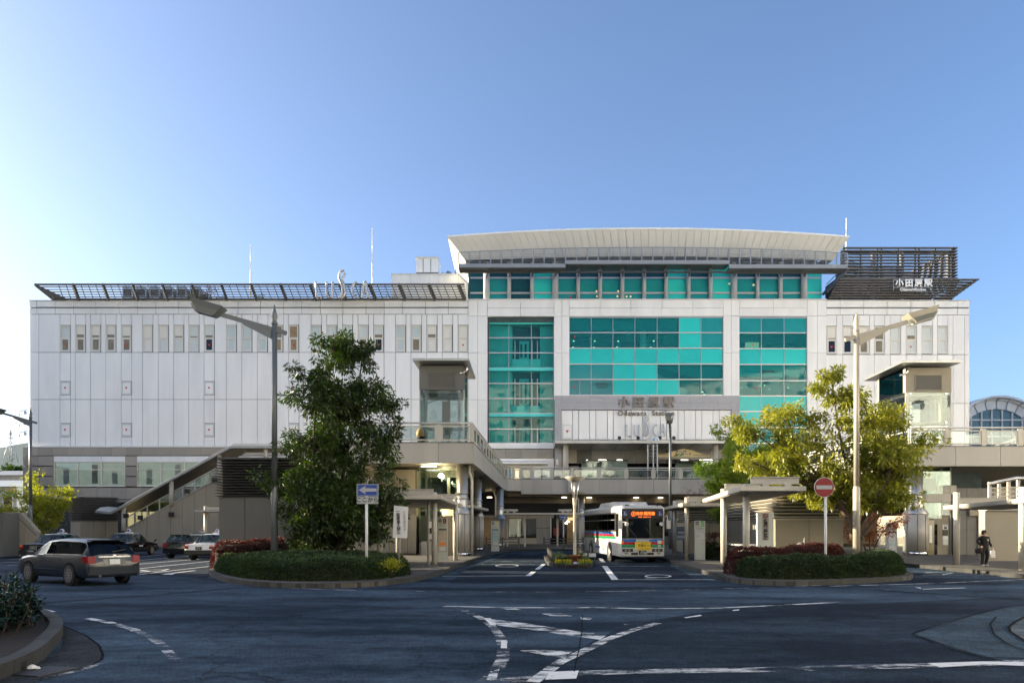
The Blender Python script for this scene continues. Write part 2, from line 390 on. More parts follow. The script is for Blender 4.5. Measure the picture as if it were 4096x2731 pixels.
D('ink_grey', (.16,.16,.16), .6, var=0)
D('letter_steel', (.17,.155,.145), .35, metal=.5, var=.2, scale=2)
D('letter_outline', (.56,.57,.58), .35, var=.03)
D('letter_white', (.80,.80,.78), .4, var=.03)
D('letter_rim', (.50,.48,.45), .35, metal=.5, var=.05)
D('banner', (.62,.52,.24), .6, var=.05)
D('banner_yellow', (.72,.50,.02), .6, var=.03)
D('orange_ink', (.75,.24,.04), .6, var=0)
D('green_ink', (.10,.45,.06), .6, var=0)
D('yellow_ink', (.65,.55,.04), .6, var=0)
D('pylon_sign', (.47,.51,.47), .4, var=.04)
D('paper', (.52,.44,.34), .6, var=.3, scale=14)
D('paper_b', (.40,.55,.58), .6, var=.3, scale=14)
D('led', (1.0,.16,.02), emit=.8, var=0)
D('lamp_warm', (1.0,.82,.5), emit=3.5, var=0)
D('lamp_white', (1.0,.97,.88), emit=2, var=0)
D('lit_shop', (.72,.78,.66), emit=.085, var=.12, scale=1.2)
D('soft_glow', (.85,.68,.36), emit=.22, var=0)  # glow put into walls, posters and shop panes as well as lamps
D('lamp_orange', (1.0,.55,.08), emit=.8, var=0)
D('bus_white', (.50,.50,.48), .18, var=.03, coat=.4)
D('bus_blue', (.010,.12,.40), .2, var=.03, coat=.3)
D('bus_red', (.38,.012,.02), .2, var=.03, coat=.3)
D('bus_green', (.01,.26,.10), .2, var=.03, coat=.3)
D('rubber', (.018,.018,.018), .85, var=.1)
D('hub', (.42,.42,.42), .35, metal=.8, var=.05)
D('car_silver', (.021,.027,.035), .3, metal=.15, var=.02, coat=.35, spec=.35)
D('car_black', (.008,.008,.009), .12, var=0, coat=.9)
D('car_white', (.74,.75,.76), .15, var=.02, coat=.8)
D('car_bumper', (.012,.012,.013), .4, var=.05)
D('car_trim', (.012,.012,.013), .6, var=.05, spec=.08)
D('tail_red', (.20,.004,.008), .3, var=.05, spec=.2)
D('tail_amber', (.75,.16,.02), .15, var=.05, coat=.6)
D('plate_white', (.62,.64,.63), .5, var=.02)
D('plate_green', (.012,.045,.03), .5, var=.02)
D('seat', (.30,.31,.30), .8, var=.1)
D('bark', (.075,.052,.036), .9, var=.3, scale=7, bump=.5, bscale=25)
D('bark_dark', (.05,.036,.028), .9, var=.3, scale=7, bump=.5, bscale=25)
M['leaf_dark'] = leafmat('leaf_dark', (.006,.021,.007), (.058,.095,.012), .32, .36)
M['leaf_lit'] = leafmat('leaf_lit', (.05,.085,.010), (.38,.37,.055), .40, .34)  # sunlight put into the leaf colour, paler and yellower
M['leaf_yellow'] = leafmat('leaf_yellow', (.16,.21,.02), (.34,.33,.03), .45, .45)
M['leaf_light'] = leafmat('leaf_light', (.075,.14,.012), (.26,.32,.05), .42, .45)
M['leaf_hedge'] = leafmat('leaf_hedge', (.008,.024,.006), (.036,.066,.011), .22, .55)
M['leaf_red'] = leafmat('leaf_red', (.026,.006,.005), (.085,.018,.009), .25, .5)
M['leaf_orange'] = leafmat('leaf_orange', (.16,.03,.010), (.30,.09,.02), .30, .5)
M['leaf_gloss'] = leafmat('leaf_gloss', (.004,.014,.008), (.012,.034,.016), .12, .22)
M['leaf_bronze'] = leafmat('leaf_bronze', (.06,.03,.03), (.10,.05,.04), .2, .5)
D('lining', (.15,.145,.135), .6, var=.1)
D('lobby_stone', (.13,.13,.12), .55, var=.16, scale=6)
D('hedge_core', (.012,.018,.008), .95, var=.4, scale=6)
D('hedge_core_red', (.02,.008,.006), .95, var=.4, scale=6)
D('hill', (.10,.145,.15), .95, var=.2, scale=.01)
D('skin', (.42,.26,.18), .5, var=.03)
D('cloth_black', (.010,.010,.012), .85, var=.1)
D('hair_black', (.012,.010,.009), .6, var=.1)
D('hair_tan', (.42,.25,.09), .6, var=.25, scale=20)
D('bag_white', (.72,.72,.70), .6, var=.05)
D('roof_grey', (.22,.225,.23), .5, var=.1)
D('wall_cream', (.30,.285,.25), .7, var=.08)
D('wall_brown', (.30,.24,.19), .7, var=.1)
D('wall_blue', (.20,.24,.28), .6, var=.06)
D('terracotta', (.20,.055,.02), .8, var=.2)
D('flower_yellow', (.75,.50,.02), .6, var=.1)
D('flower_red', (.60,.05,.02), .6, var=.1)

# ============================================================ the ground, kerbs, markings
def struct(o): o['kind'] = 'structure'; return o
struct(MB().poly([(-1500,-300,0),(1500,-300,0),(1500,2500,0),(-1500,2500,0)]).build('ground', M['asphalt']))

def crom(pts, n=6, closed=False):
    out = []; k = len(pts)
    for i in range(k if closed else k-1):
        g = lambda j: Vector(pts[j % k] if closed else pts[max(0, min(k-1, j))])
        p0, p1, p2, p3 = g(i-1), g(i), g(i+1), g(i+2)
        for s in range(n):
            t = s/n
            out.append(.5*((2*p1) + (p2-p0)*t + (2*p0-5*p1+4*p2-p3)*t*t + (3*p1-p0-3*p2+p3)*t*t*t))
    if not closed: out.append(Vector(pts[-1]))
    return out
_sz = [0]
def sheet(name, pts, z, mt):
    _sz[0] += 1; z += _sz[0]*.0002
    return struct(MB().poly([(p[0], p[1], z) for p in pts]).build(name, mt))
def resample(pts, step):
    pts = [Vector((p[0], p[1])) for p in pts]; out = [pts[0]]; need = step
    for a, b in zip(pts, pts[1:]):
        d = (b-a).length; pos = 0
        while d - pos >= need:
            pos += need; out.append(a.lerp(b, pos/d)); need = step
        need -= d - pos
    return out
def kerb(pts, parent, side, h=.15, w=.17, step=.62, z0=0.0, maxn=400):
    q = resample(pts, step)
    for i, (a, b) in enumerate(zip(q, q[1:])):
        d = (b-a).normalized(); n = Vector((-d.y, d.x))*side
        a2 = a + d*.006; b2 = b - d*.006
        c = (a2+b2)/2 + n*(w/2-.01)
        hz = h + random.uniform(.002, .008)
        bpiece('kerb_stone', M['kerb' if random.random() < .6 else 'kerb_b'], parent,
               (c.x-(b2-a2).x/2, c.y-(b2-a2).y/2, z0+hz/2), (c.x+(b2-a2).x/2, c.y+(b2-a2).y/2, z0+hz/2), w, hz)
def pavement(name, pts, mt='pave', h=.15):
    return struct(MB().prism([(p[0], p[1], -.05) for p in pts], (0,0,h+.05)).build(name, M[mt]))

isl_l = crom([(.3,58.2),(-.55,57.2),(-1.5,47),(-2.14,40.6),(-2.5,34),(-2.8,28.7),(-3.15,26),(-3.7,24.2),(-4.5,22.95),(-5.7,22.5),(-7.2,22.8),(-8.9,24.2),(-10.5,26.6),(-11.9,29.5),(-12.9,32.5),(-13.3,36),(-13.4,50),(-13.4,59)], 5)
pl = pavement('pavement_island', isl_l + [Vector((-13.4,59.2)), Vector((.3,59.2))])
kerb([p for p in isl_l], pl, -1)
isl_r = crom([(9.3,58.4),(8.9,52),(8.4,42),(7.8,34.8),(7.5,28.7),(7.2,25.6),(7.6,24.0),(8.6,23.4),(10,23.8),(12,24.8),(13.9,26.2),(15.2,28.7),(15.8,31.5),(16,36),(16.2,58.4)], 5)
pr = pavement('pavement_island', isl_r)
kerb(isl_r, pr, 1)
pv_r = crom([(18.6,58.4),(18.5,34),(18.25,27),(18.9,24.6),(21.5,22.9),(27,22.4),(40,22)], 6)
pp = pavement('pavement', pv_r + [Vector((60,22)), Vector((60,58.4))])
kerb(pv_r, pp, 1)
rear = [(-13.4,59.2),(60,59.2),(60,82),(-70,82),(-70,64),(-13.4,64)]
pb = pavement('pavement', rear); kerb([(.4,59.2),(9.3,59.2)], pb, 1)
bed = crom([(-5.9,3),(-5.95,7),(-6.07,8.9),(-6.35,10.05),(-6.9,11.3),(-7.5,12.5),(-8.2,13.6),(-9.5,15.1),(-10.7,15.8),(-14,16.4),(-20,16.5)], 6)
pk = pavement('planting_bed', bed + [Vector((-20,3))], 'soil', .12)
kerb(bed, pk, 1, h=.19, w=.2)
# centre planter between the two bus lanes
cpl = crom([(1.95,46),(1.8,40),(1.78,36),(2.1,34.1),(2.9,33.6),(3.5,34.1),(3.85,36),(3.95,40),(4.1,46)], 5)
pc = pavement('planter_island', cpl, 'soil', .14)
kerb(cpl, pc, 1, h=.17, w=.16)

# patches of newer and paler surfacing, each 4 mm above the last
sheet('road', [gp(*p) for p in ((2010,2215),(2640,2215),(2690,2262),(2810,2330),(1800,2330),(1880,2262))], .004, M['asphalt_new'])
sheet('road', [gp(*p) for p in ((2500,2500),(2760,2455),(3080,2418),(3480,2412),(4096,2385),(4300,2385),(4300,2418),(4010,2438),(3800,2480),(3650,2535),(3760,2585),(4000,2640),(3400,2655),(2500,2672),(2250,2672),(2320,2590))], .004, M['asphalt_new'])
sheet('road', [gp(*p) for p in ((3650,2538),(3700,2520),(3880,2465),(4020,2430),(4200,2410),(4400,2410),(4400,2640),(3930,2628),(3780,2585))], .008, M['asphalt_pale'])
sheet('road', [gp(*p) for p in ((2040,2731),(2040,2712),(2600,2690),(3400,2668),(4096,2650),(4500,2640),(4500,2760),(2040,2760))], .004, M['asphalt_new'])
sheet('taxi_apron', [gp(*p) for p in ((0,2257),(400,2268),(545,2288),(700,2303),(830,2312),(838,2262),(780,2222),(600,2208),(0,2215))], .004, M['asphalt_new'])
sheet('gutter', [gp(*p) for p in ((150,2487),(250,2503),(340,2540),(395,2580),(412,2620),(405,2640),(360,2665),(270,2692),(120,2735),(-250,2820),(-250,2760),(20,2700),(150,2655),(240,2600),(250,2560),(230,2515))], .006, M['apron'])
_mz = [.012]
def nz():
    _mz[0] += .00025; return _mz[0]
def gline(pts, w, mt, z=None, name='road_marking'):
    z = z if z is not None else nz()
    q = [Vector(gp(*p)) for p in pts]; l, r = [], []
    for i, p in enumerate(q):
        d = (q[min(i+1, len(q)-1)] - q[max(i-1, 0)]).normalized(); n = Vector((-d.y, d.x))*w/2
        l.append((*(p+n), z)); r.append((*(p-n), z))
    mb = MB()
    for i in range(len(q)-1): mb.add([l[i], l[i+1], r[i+1], r[i]], [(0,1,2,3)])
    return struct(mb.build(name, M[mt]))
def gpoly(pts, mt, z=None):
    z = nz(); return struct(MB().poly([(*gp(*p), z) for p in pts]).build('road_marking', M[mt]))
# hatched triangle in front of the bus lanes
gline([(1780,2425),(2050,2431),(2400,2430),(2560,2435),(2850,2433),(3100,2422),(3370,2408)], .16, 'paint_worn')
gline([(1778,2425),(1850,2440),(1920,2470),(1970,2505),(2000,2545)], .16, 'paint_faint')
gpoly([(1935,2473),(1962,2473),(1985,2500),(1962,2500)], 'paint')
gline([(2000,2545),(2015,2590),(2010,2640),(1980,2690),(1940,2731)], .18, 'paint_faint')
gpoly([(2005,2562),(2027,2562),(2028,2594),(2003,2594)], 'paint')
gpoly([(1962,2687),(1998,2677),(1985,2718),(1945,2722)], 'paint_worn')
gpoly([(1940,2474),(2130,2498),(2300,2525),(2430,2540),(2400,2560),(2190,2530),(1990,2502)], 'paint_worn')
gpoly([(2080,2604),(2160,2600),(2290,2608),(2250,2632),(2180,2622)], 'paint_worn')
gpoly([(2165,2455),(2260,2455),(2290,2466),(2200,2464)], 'paint_worn')
gpoly([(2320,2468),(2370,2472),(2360,2480),(2325,2478)], 'paint_worn')
gpoly([(2000,2432),(2060,2434),(2085,2440),(2030,2440)], 'paint_worn')
gpoly([(2490,2494),(2570,2494),(2540,2500),(2500,2500)], 'paint_faint')
gline([(2630,2494),(2520,2525),(2430,2558),(2330,2608),(2240,2650),(2130,2731)], .17, 'paint_worn')
gpoly([(2735,2471),(2800,2460),(2808,2464),(2745,2473)], 'paint')
gpoly([(2930,2441),(2957,2438),(2957,2442),(2932,2445)], 'paint')
gline([(1990,2731),(2240,2700),(2520,2688),(3000,2682),(3400,2672),(3720,2664),(4096,2650),(4300,2645)], .30, 'paint_faint')
gpoly([(2200,2690),(2315,2685),(2305,2717),(2180,2722)], 'paint')
gpoly([(3710,2655),(3930,2648),(4096,2650),(4096,2666),(3940,2660),(3760,2672)], 'paint')
# long seams and kerb-side lines
gline([(0,2420),(300,2402),(700,2372),(950,2350)], .14, 'asphalt_pale')
gline([(1150,2353),(1500,2364),(2048,2369),(2500,2366),(3000,2352),(3280,2342)], .10, 'paint_faint')
gline([(1650,2356),(2048,2361),(2500,2358),(2900,2347)], .06, 'seam')
gline([(3330,2346),(3600,2365),(4096,2395)], .22, 'asphalt_pale')
gline([(3320,2345),(3700,2335),(4096,2318)], .12, 'paint_worn')
gline([(3670,2350),(3690,2357),(3860,2352)], .16, 'paint')
gline([(3640,2330),(4096,2312)], .06, 'seam')
gline([(2331,2462),(2327,2490),(2329,2520),(2322,2560),(2316,2600),(2306,2640),(2297,2690)], .016, 'tar')
gline([(350,2475),(430,2490),(520,2515),(545,2525)], .16, 'paint_worn')
gline([(540,2520),(640,2575),(700,2640)], .14, 'paint_faint')
gpoly([(70,2430),(140,2430),(225,2448),(165,2453)], 'paint')
gline([(150,2487),(250,2503),(340,2540),(395,2580),(412,2620),(405,2640),(360,2665),(300,2685)], .035, 'tar', .0105)
gline([(60,2735),(200,2712),(330,2682),(420,2650)], .10, 'paint_faint')
# left bus lane
gline([(1770,2305),(2115,2303)], .13, 'paint'); gline([(2112,2304),(2135,2287)], .20, 'paint'); gline([(2148,2278),(2176,2256)], .20, 'paint')
gline([(2192,2240),(2215,2219)], .20, 'paint'); gline([(1880,2296),(2200,2294)], .05, 'paint_faint')
for yy, m_ in ((2258,'paint_worn'),(2252,'paint_green'),(2246,'paint_worn')): gline([(1925+(2258-yy)*3,yy),(2205,yy-1)], .12, m_)
gline([(2040,2216),(2215,2215)], .12, 'paint_worn'); gline([(2090,2220),(2150,2218)], .1, 'paint_worn')
# right bus lane
gline([(2418,2264),(2460,2320)], .24, 'paint'); gline([(2400,2232),(2414,2249)], .22, 'paint'); gline([(2455,2319),(2860,2319)], .13, 'paint')
for yy, m_ in ((2265,'paint_worn'),(2256,'paint_green'),(2251,'paint_worn')): gline([(2385,yy),(2690+(yy-2251)*2,yy)], .12, m_)
def ring(cx, cy, rx, ry, w):
    c = Vector(gp(cx, cy)); ax = Vector(gp(cx+rx, cy)) - c; ay = Vector(gp(cx, cy-ry)) - c
    mb = MB(); n = 40; pts = []
    for k in range(n):
        a = 2*math.pi*k/n; d = ax*math.cos(a) + ay*math.sin(a); pts.append((c+d, c+d*(1-w)))
    for k in range(n):
        a, b = pts[k], pts[(k+1) % n]
        mb.add([(*a[0],.012),(*b[0],.012),(*b[1],.012),(*a[1],.012)], [(0,1,2,3)])
    struct(mb.build('road_marking', M['paint']))
ring(2028, 2262, 48, 5.5, .18); ring(2632, 2304, 54, 6, .18)
gline([(2580,2313),(2640,2311)], .16, 'paint')
# gutters beside the platforms
gline([(1753,2312),(1890,2262),(2029,2214)], .34, 'asphalt_pale', .0085); gline([(2690,2262),(2790,2298),(2868,2326)], .34, 'asphalt_pale', .0085)
# taxi lanes
for a, b in (((531,2230),(700,2214)),((531,2244),(760,2224)),((531,2259),(831,2233)),((538,2277),(840,2245)),((560,2298),(836,2266)),((0,2252),(130,2246)),((0,2240),(120,2234)),((30,2262),(150,2254)),((0,2228),(90,2222))):
    gline([a, b], .11, 'paint')
gline([(650,2298),(720,2290),(780,2283)], .16, 'paint'); gpoly([(650,2299),(700,2293),(690,2300)], 'paint')
gline([(540,2287),(600,2286),(560,2281),(675,2277),(650,2283),(560,2289)], .14, 'paint')
gline([(0,2265),(300,2277),(545,2290),(830,2316)], .05, 'seam'); gline([(540,2298),(700,2310),(870,2330)], .2, 'asphalt_pale', .0088)
# right taxi exit lane
gline([(3700,2293),(3770,2300),(3810,2292),(3700,2290)], .13, 'paint'); gline([(3690,2301),(4010,2300)], .10, 'paint'); gline([(3700,2272),(4096,2308)], .08, 'paint_faint')
# worn tyre arcs and scuffs, bottom right pavement corner
gline([(4100,2470),(4060,2490),(4035,2512),(4040,2530),(4070,2550),(4110,2572)], .05, 'tar'); gline([(3985,2470),(3960,2500),(3975,2540),(4030,2580),(4110,2610)], .03, 'tar'); sheet('pavement_apron', [gp(*p) for p in ((4096,2472),(4060,2492),(4036,2513),(4042,2530),(4072,2550),(4300,2640),(4400,2420))], .0095, M['apron_pale'])  # first dark arc draws the kerb's shadow and drain line
gline([(3650,2538),(3700,2521),(3880,2466),(4020,2431),(4110,2420)], .03, 'tar'); gline([(3650,2540),(3780,2586),(3930,2630),(4010,2650)], .04, 'tar')
for (mx_, my_) in ((1420,2560),(3050,2480)):
    c = gp(mx_, my_); mh = thing('manhole_cover', 'round iron manhole cover set in the road ' + ('left of the hatched triangle' if mx_ < 2000 else 'right of the hatched triangle'), 'manhole cover', (*c, 0), 'manhole covers in the road') if False else None
# drain grate beside the planting bed
gr = thing('drain_grate', 'rusty steel drain grate in the gutter at the lower left corner', 'drain grate', (*gp(190,2690),.01))
a, b = Vector(gp(90,2706)), Vector(gp(250,2672)); d = (b-a); n = Vector((-d.y, d.x)).normalized()
for k in range(14):
    c = a + d*(k+.5)/14
    bpiece('bar', M['grate'], gr, (*(c-n*.2),.016), (*(c+n*.2),.016), .03, .02)
bpiece('frame', M['grate'], gr, (*(a-n*.22),.014), (*(b-n*.22),.014), .03, .02); bpiece('frame', M['grate'], gr, (*(a+n*.22),.014), (*(b+n*.22),.014), .03, .02)
lt = thing('crumpled_paper', 'scrap of crumpled white paper lying on the gutter grate', 'litter', (*gp(128,2683),.02))
mb = MB(); c = gp(128,2683)
mb.lathe((*c,.025), [(.01,0),(.06,.015),(.05,.04),(.015,.06)], 7, smooth=False); mb.lathe((c[0]+.05,c[1]+.03,.02), [(.01,0),(.04,.01),(.02,.035)], 6, smooth=False)
mb.build('paper', M['sign_white'], lt)

# ============================================================ unseen blocks added to shade the square and bounce sunlight
def block(name, label, x0, x1, y0, y1, h, wall, floors):
    t = thing(name, label, 'building', ((x0+x1)/2, (y0+y1)/2, 0))
    piece('wall', M[wall], t, x0, x1, y0, y1, 0, h); piece('roof', M['roof_grey'], t, x0-.3, x1+.3, y0-.3, y1+.3, h, h+.4)
    for k in range(floors):
        z = (k+.35)*h/floors
        n = max(2, int((y1-y0)/4))
        for j in range(n):
            ya = y0 + (y1-y0)*(j+.15)/n; yb = y0 + (y1-y0)*(j+.85)/n
            piece('window', M['pane_black'], t, x1-.05, x1+.03, ya, yb, z, z+h/floors*.5)
    return t
block('unseen_block', 'tall unseen block added left of the square to shade the foreground', -70, -46, -6, 35.0, 22, 'wall_cream', 6)
block('unseen_low_block', 'low unseen block added on the left to shade the taxi rank', -72, -59, 37, 84, 9.4, 'wall_brown', 2)
def facing(label, cx_, cy_, wd, dp, h, rz, wall, floors):  # unseen white block, turned to throw sunlight back onto the station front
    t = thing('unseen_block', label, 'building')
    piece('wall', M[wall], t, -wd/2, wd/2, -dp, 0, 0, h); piece('roof', M['roof_grey'], t, -wd/2-.2, wd/2+.2, -dp-.2, .2, h, h+.5)
    n = int(wd/3.6)
    for k in range(1, floors):
        for j in range(n): piece('window', M['pane_black'], t, -wd/2+wd*(j+.32)/n, -wd/2+wd*(j+.68)/n, -.04, .03, (k+.35)*h/floors, (k+.68)*h/floors)
    t.location = (cx_, cy_, 0); t.rotation_euler = (0,0,rz)
facing('unseen white block added behind the camera to bounce sunlight, left of the axis', -44, -22, 40, 20, 32, R(12), 'white_panel', 9)
facing('unseen white block added behind the camera to bounce sunlight, on the axis', 2, -18, 44, 20, 36, R(28), 'white_panel_c', 10)
facing('unseen white block added behind the camera to bounce sunlight, right of the axis', 44, -6, 46, 20, 34, R(48), 'white_panel_b', 9)
facing('unseen white block added right of the square to bounce sunlight', 62, 36, 44, 14, 26, R(82), 'white_panel_c', 7)

# ============================================================ the station building (its front stands 80 m off)
FY = 80.0
u = lambda x: GX(x, FY)
w = lambda y: GZ(y, FY)
st = thing('station_building', 'long white panelled station building with teal glass centre and curved roof', 'station', (u(2048), FY, 0))
WP = ('white_panel','white_panel','white_panel_b','white_panel_c')
wp = lambda: M[random.choice(WP)]
G = .05                                                   # joint width
def fp(name, mt, x0, x1, y0, y1, dy=0.0, th=.12, g=G, parent=st):   # facade panel from photo rows/columns
    return piece(name, mt, parent, u(x0)+g/2, u(x1)-g/2, FY+dy, FY+dy+th, w(y1)+g/2, w(y0)-g/2)
def windows_block(x, y0, y1, pu, plo, tri=False, wd=38):
    wn = MB(); x0, x1, z0, z1 = u(x), u(x+wd), w(y1), w(y0); zm = z0 + (z1-z0)*.515; t = .11
    for (a, b, c, d) in ((x0,x1,z1-t,z1),(x0,x1,z0,z0+t),(x0,x0+t,z0+t,z1-t),(x1-t,x1,z0+t,z1-t),(x0+t,x1-t,zm-.07,zm+.07)):
        wn.box(a, b, FY-.015, FY+.2, c, d)
    f = wn.build('window', M['frame_cream'], st)
    piece('upper_pane', M[pu], f, x0+t, x1-t, FY+.10, FY+.13, zm+.07, z1-t)
    sash = MB()
    for (a, b, c, d) in ((x0+t,x1-t,zm-.13,zm-.07),(x0+t,x1-t,z0+t,z0+t+.07),(x0+t,x0+t+.08,z0+t+.07,zm-.13),(x1-t-.08,x1-t,z0+t+.07,zm-.13)): sash.box(a, b, FY+.04, FY+.14, c, d)
    sash.build('sash', M['frame_white'], f)
    piece('lower_pane', M[plo], f, x0+t+.08, x1-t-.08, FY+.10, FY+.13, z0+t+.07, zm-.13)
    piece('sill', M['frame_white'], f, x0-.03, x1+.03, FY-.09, FY-.016, z0-.05, z0+.03)
    if pu.startswith('blind') and random.random() < .5: piece('blind_gap', M['pane_tan'], f, x0+t, x1-t, FY+.095, FY+.099, zm+.07, zm+.07+random.uniform(.1,.45))
    if tri: red_tri(u(x+wd/2), w((y0+3*y1)/4), FY+.085, f)
    return f
def red_tri(cx, cz, y, parent, s=.14):
    MB().prism([(cx-s, y, cz+s*.8), (cx+s, y, cz+s*.8), (cx, y, cz-s*.9)], (0,.01,0)).build('red_triangle', M['red'], parent)
def hatch(x, y0, y1, wd=40):
    x0, x1, z0, z1 = u(x), u(x+wd), w(y1), w(y0)
    h = MB()
    for (a, b, c, d) in ((x0,x1,z1-.1,z1),(x0,x1,z0,z0+.1),(x0,x0+.1,z0+.1,z1-.1),(x1-.1,x1,z0+.1,z1-.1)): h.box(a, b, FY-.02, FY+.1, c, d)
    o = h.build('access_hatch', M['frame_white'], st)
    piece('hatch_panel', M['white_panel_c'], o, x0+.13, x1-.13, FY+.0, FY+.06, z0+.13, z1-.13)
    red_tri((x0+x1)/2, (z0+z1)/2, FY-.012, o)
# core
piece('wall', M['joint'], st, u(121), u(1873), FY+.13, 118, 0, w(1206))
piece('wall', M['joint'], st, u(3305), u(3876), FY+.13, 118, 0, w(1206))
# --- left wing
groups = [[240,301,362,423,485],[570,633,694,755,816],[905,967,1029,1091,1154],[1244,1307,1369,1432,1494],[1582,1644,1707,1769,1832]]
PU = [['blind_b','blind','blind','blind','blind'],['blind','blind','blind','blind_b','blind_b'],['pane_pale','pane_pale','pane_pale','pane_tan','interior_warm'],['pane_pale','blind_b','pane_pale','blind_b','blind_b'],['pane_pale','pane_pale','blind','blind','blind']]
PL = [['pane_tan','pane_tan','pane_tan','pane_tan','pane_tan'],['blind','blind_b','blind_b','blind_b','pane_black'],['pane_pale','pane_pale','pane_pale','interior_warm','interior_warm'],['pane_pale','pane_tan','pane_pale','pane_tan','pane_black'],['pane_pale','pane_tan','blind','blind','blind']]
TRI = {(0,0),(0,4),(1,4),(2,4),(3,4),(4,4)}
def wing(cols, wins, xr, yp, ytop, ywin0, ywin1, yf, hatches, pan):
    b = cols + [xr]
    for a, c in zip(b, b[1:]):
        if a in wins:
            fp('wall_panel', wp(), a, a+42, yp, ywin0-1)
            if c - a > 46: fp('wall_panel', wp(), a+42, c, yp, yf[0])
        else: fp('wall_panel', wp(), a, c, yp, yf[0])
        for (q0, q1) in zip(yf, yf[1:]):
            hs = [h for h in hatches if h[0] == a and q0 < h[1] < q1]
            if hs:
                h0, h1 = hs[0][1], hs[0][2]
                fp('wall_panel', wp(), a, a+42, q0, h0); fp('wall_panel', wp(), a, a+42, h1, q1); fp('wall_panel', wp(), a+42, c, q0, q1)
                hatch(a, h0+1, h1-1)
            else: fp('wall_panel', wp(), a, c, q0, q1)
cols = [120,155] + sum(groups, [])
hat = [(c, *r) for c in (240,485,816,1154,1494) for r in ((1524,1579),(1692,1746))]
wing(cols, set(sum(groups, [])), 1873, 1257, 1203, 1301, 1405, [1409,1597,1783], hat, None)
for gi, gxs in enumerate(groups):
    for wi, x in enumerate(gxs): windows_block(x+1, 1301, 1406, PU[gi][wi], PL[gi][wi], (gi,wi) in TRI)
def parapet(x0, x1, start, rows, wds):
    xs = [x0]; x = start; k = 0
    while x < x1-30: xs.append(x); x += wds[k % len(wds)]; k += 1
    xs.append(x1)
    for (y0, y1, pr) in rows:
        for a, b in zip(xs, xs[1:]): fp('parapet_panel', wp(), a, b, y0, y1, -pr, .12+pr)
parapet(119, 1873, 148, ((1204,1229,.06),(1232,1257,.03)), (73,74,90,92))
piece('coping', M['frame_white'], st, u(117), u(1873), FY-.12, FY+.4, w(1204), w(1201))
# --- right wing
rw = [3308,3371,3436,3497,3561,3625,3688,3750]
wing([3305] + rw[1:] + [3812,3858], set([3305] + rw[1:]), 3877, 1260, 1204, 1305, 1413, [1418,1613,1800,1960], [], None)
RU = ['blind','blind','blind','pane_tan','blind_b','blind_b','blind_b','blind_b']; RL = ['pane_black','pane_black','pane_tan','pane_tan','blind_b','blind_b','blind_b','blind_b']
for k, x in enumerate(rw): windows_block(x, 1306, 1414, RU[k], RL[k], k in (0,5), 40)
parapet(3305, 3878, 3360, ((1204,1230,.06),(1233,1260,.03)), (94,94,94))
piece('coping', M['frame_white'], st, u(3305), u(3880), FY-.12, FY+.4, w(1204), w(1201))
piece('wall_return', M['white_panel'], st, u(3877), u(3877)+.1, FY+.15, 112, 0, w(1206))
piece('wall_return', M['white_panel'], st, u(120)-.1, u(120), FY+.15, 112, 0, w(1206))
# --- central block: piers and parapet
for (a, j, b) in ((1873,1911,1950),(2216,2247,2277),(2893,2925,2957),(3228,3268,3305)):
    for (y0, y1) in ((1201,1264),(1264,1411),(1411,1599),(1599,1772)):
        if a in (2216,2893) and y0 > 1500: y1 = 1583
        if y1 <= y0: continue
        for p, q in ((a,j),(j,b)):
            fp('pier_panel', wp(), p, q, y0, y1, -.10, .5, .03)
for (a, b, xs) in ((1950,2216,(2082,)),(2277,2893,(2400,2523,2647,2770)),(2957,3228,(3093,))):
    e = [a, *xs, b]
    for p, q in zip(e, e[1:]):
        for (y0, y1) in ((1201,1233),(1233,1266)): fp('parapet_panel', wp(), p, q, y0, y1, -.10, .5, .03)
piece('sill', M['frame_white'], st, u(1873), u(3305), FY-.16, FY+1.2, w(1201), w(1197))
# stone frame over the entrance
for (x0, x1, y0, y1) in ((2218,2245,1583,1905),(2924,2956,1583,1790)):
    n = max(1, int((y1-y0)/46))
    for k in range(n): fp('stone_panel', M['entry_stone'], x0, x1, y0+(y1-y0)*k/n, y0+(y1-y0)*(k+1)/n, -.25, .6, .012)
for k in range(12):
    for r_ in range(2): fp('stone_panel', M['entry_stone'], 2245+56.6*k, 2245+56.6*(k+1), 1583+28.5*r_, 1611.5+28.5*r_, -.25, .6, .012)
xs = [2245,2290,2314,2358,2383,2429,2453,2500,2524,2570,2595,2641,2665,2711,2736,2781,2806,2851,2876,2923]
for a, b in zip(xs, xs[1:]): fp('sign_panel', wp(), a, b, 1641, 1758, -.12, .4, .05)
for hx in (2250, 2880):
    h = MB(); x0, x1, z0, z1 = u(hx), u(hx+38), w(1754), w(1698)
    for (a, b, c, d) in ((x0,x1,z1-.1,z1),(x0,x1,z0,z0+.1),(x0,x0+.1,z0+.1,z1-.1),(x1-.1,x1,z0+.1,z1-.1)): h.box(a, b, FY-.2, FY-.12, c, d)
    o = h.build('access_hatch', M['frame_white'], st); red_tri((x0+x1)/2, (z0+z1)/2, FY-.14, o, .17)
# --- glazed bays
def grid_bay(xs, ys, pick, dy, mull='mullion', hw=.10, vw=.10):
    for i, (a, b) in enumerate(zip(xs, xs[1:])):
        for j, (c, d) in enumerate(zip(ys, ys[1:])):
            fp('glass_pane', M[pick(i, j)], a, b, c, d, dy, .03, .06)
    for x in xs: piece('mullion', M['mullion_grey'], st, u(x)-vw*.35, u(x)+vw*.35, FY+dy-.05, FY+dy+.1, w(ys[-1]), w(ys[0]))
    for y in ys: piece('transom', M[mull], st, u(xs[0]), u(xs[-1]), FY+dy-.10, FY+dy+.12, w(y)-hw/2, w(y)+hw/2)
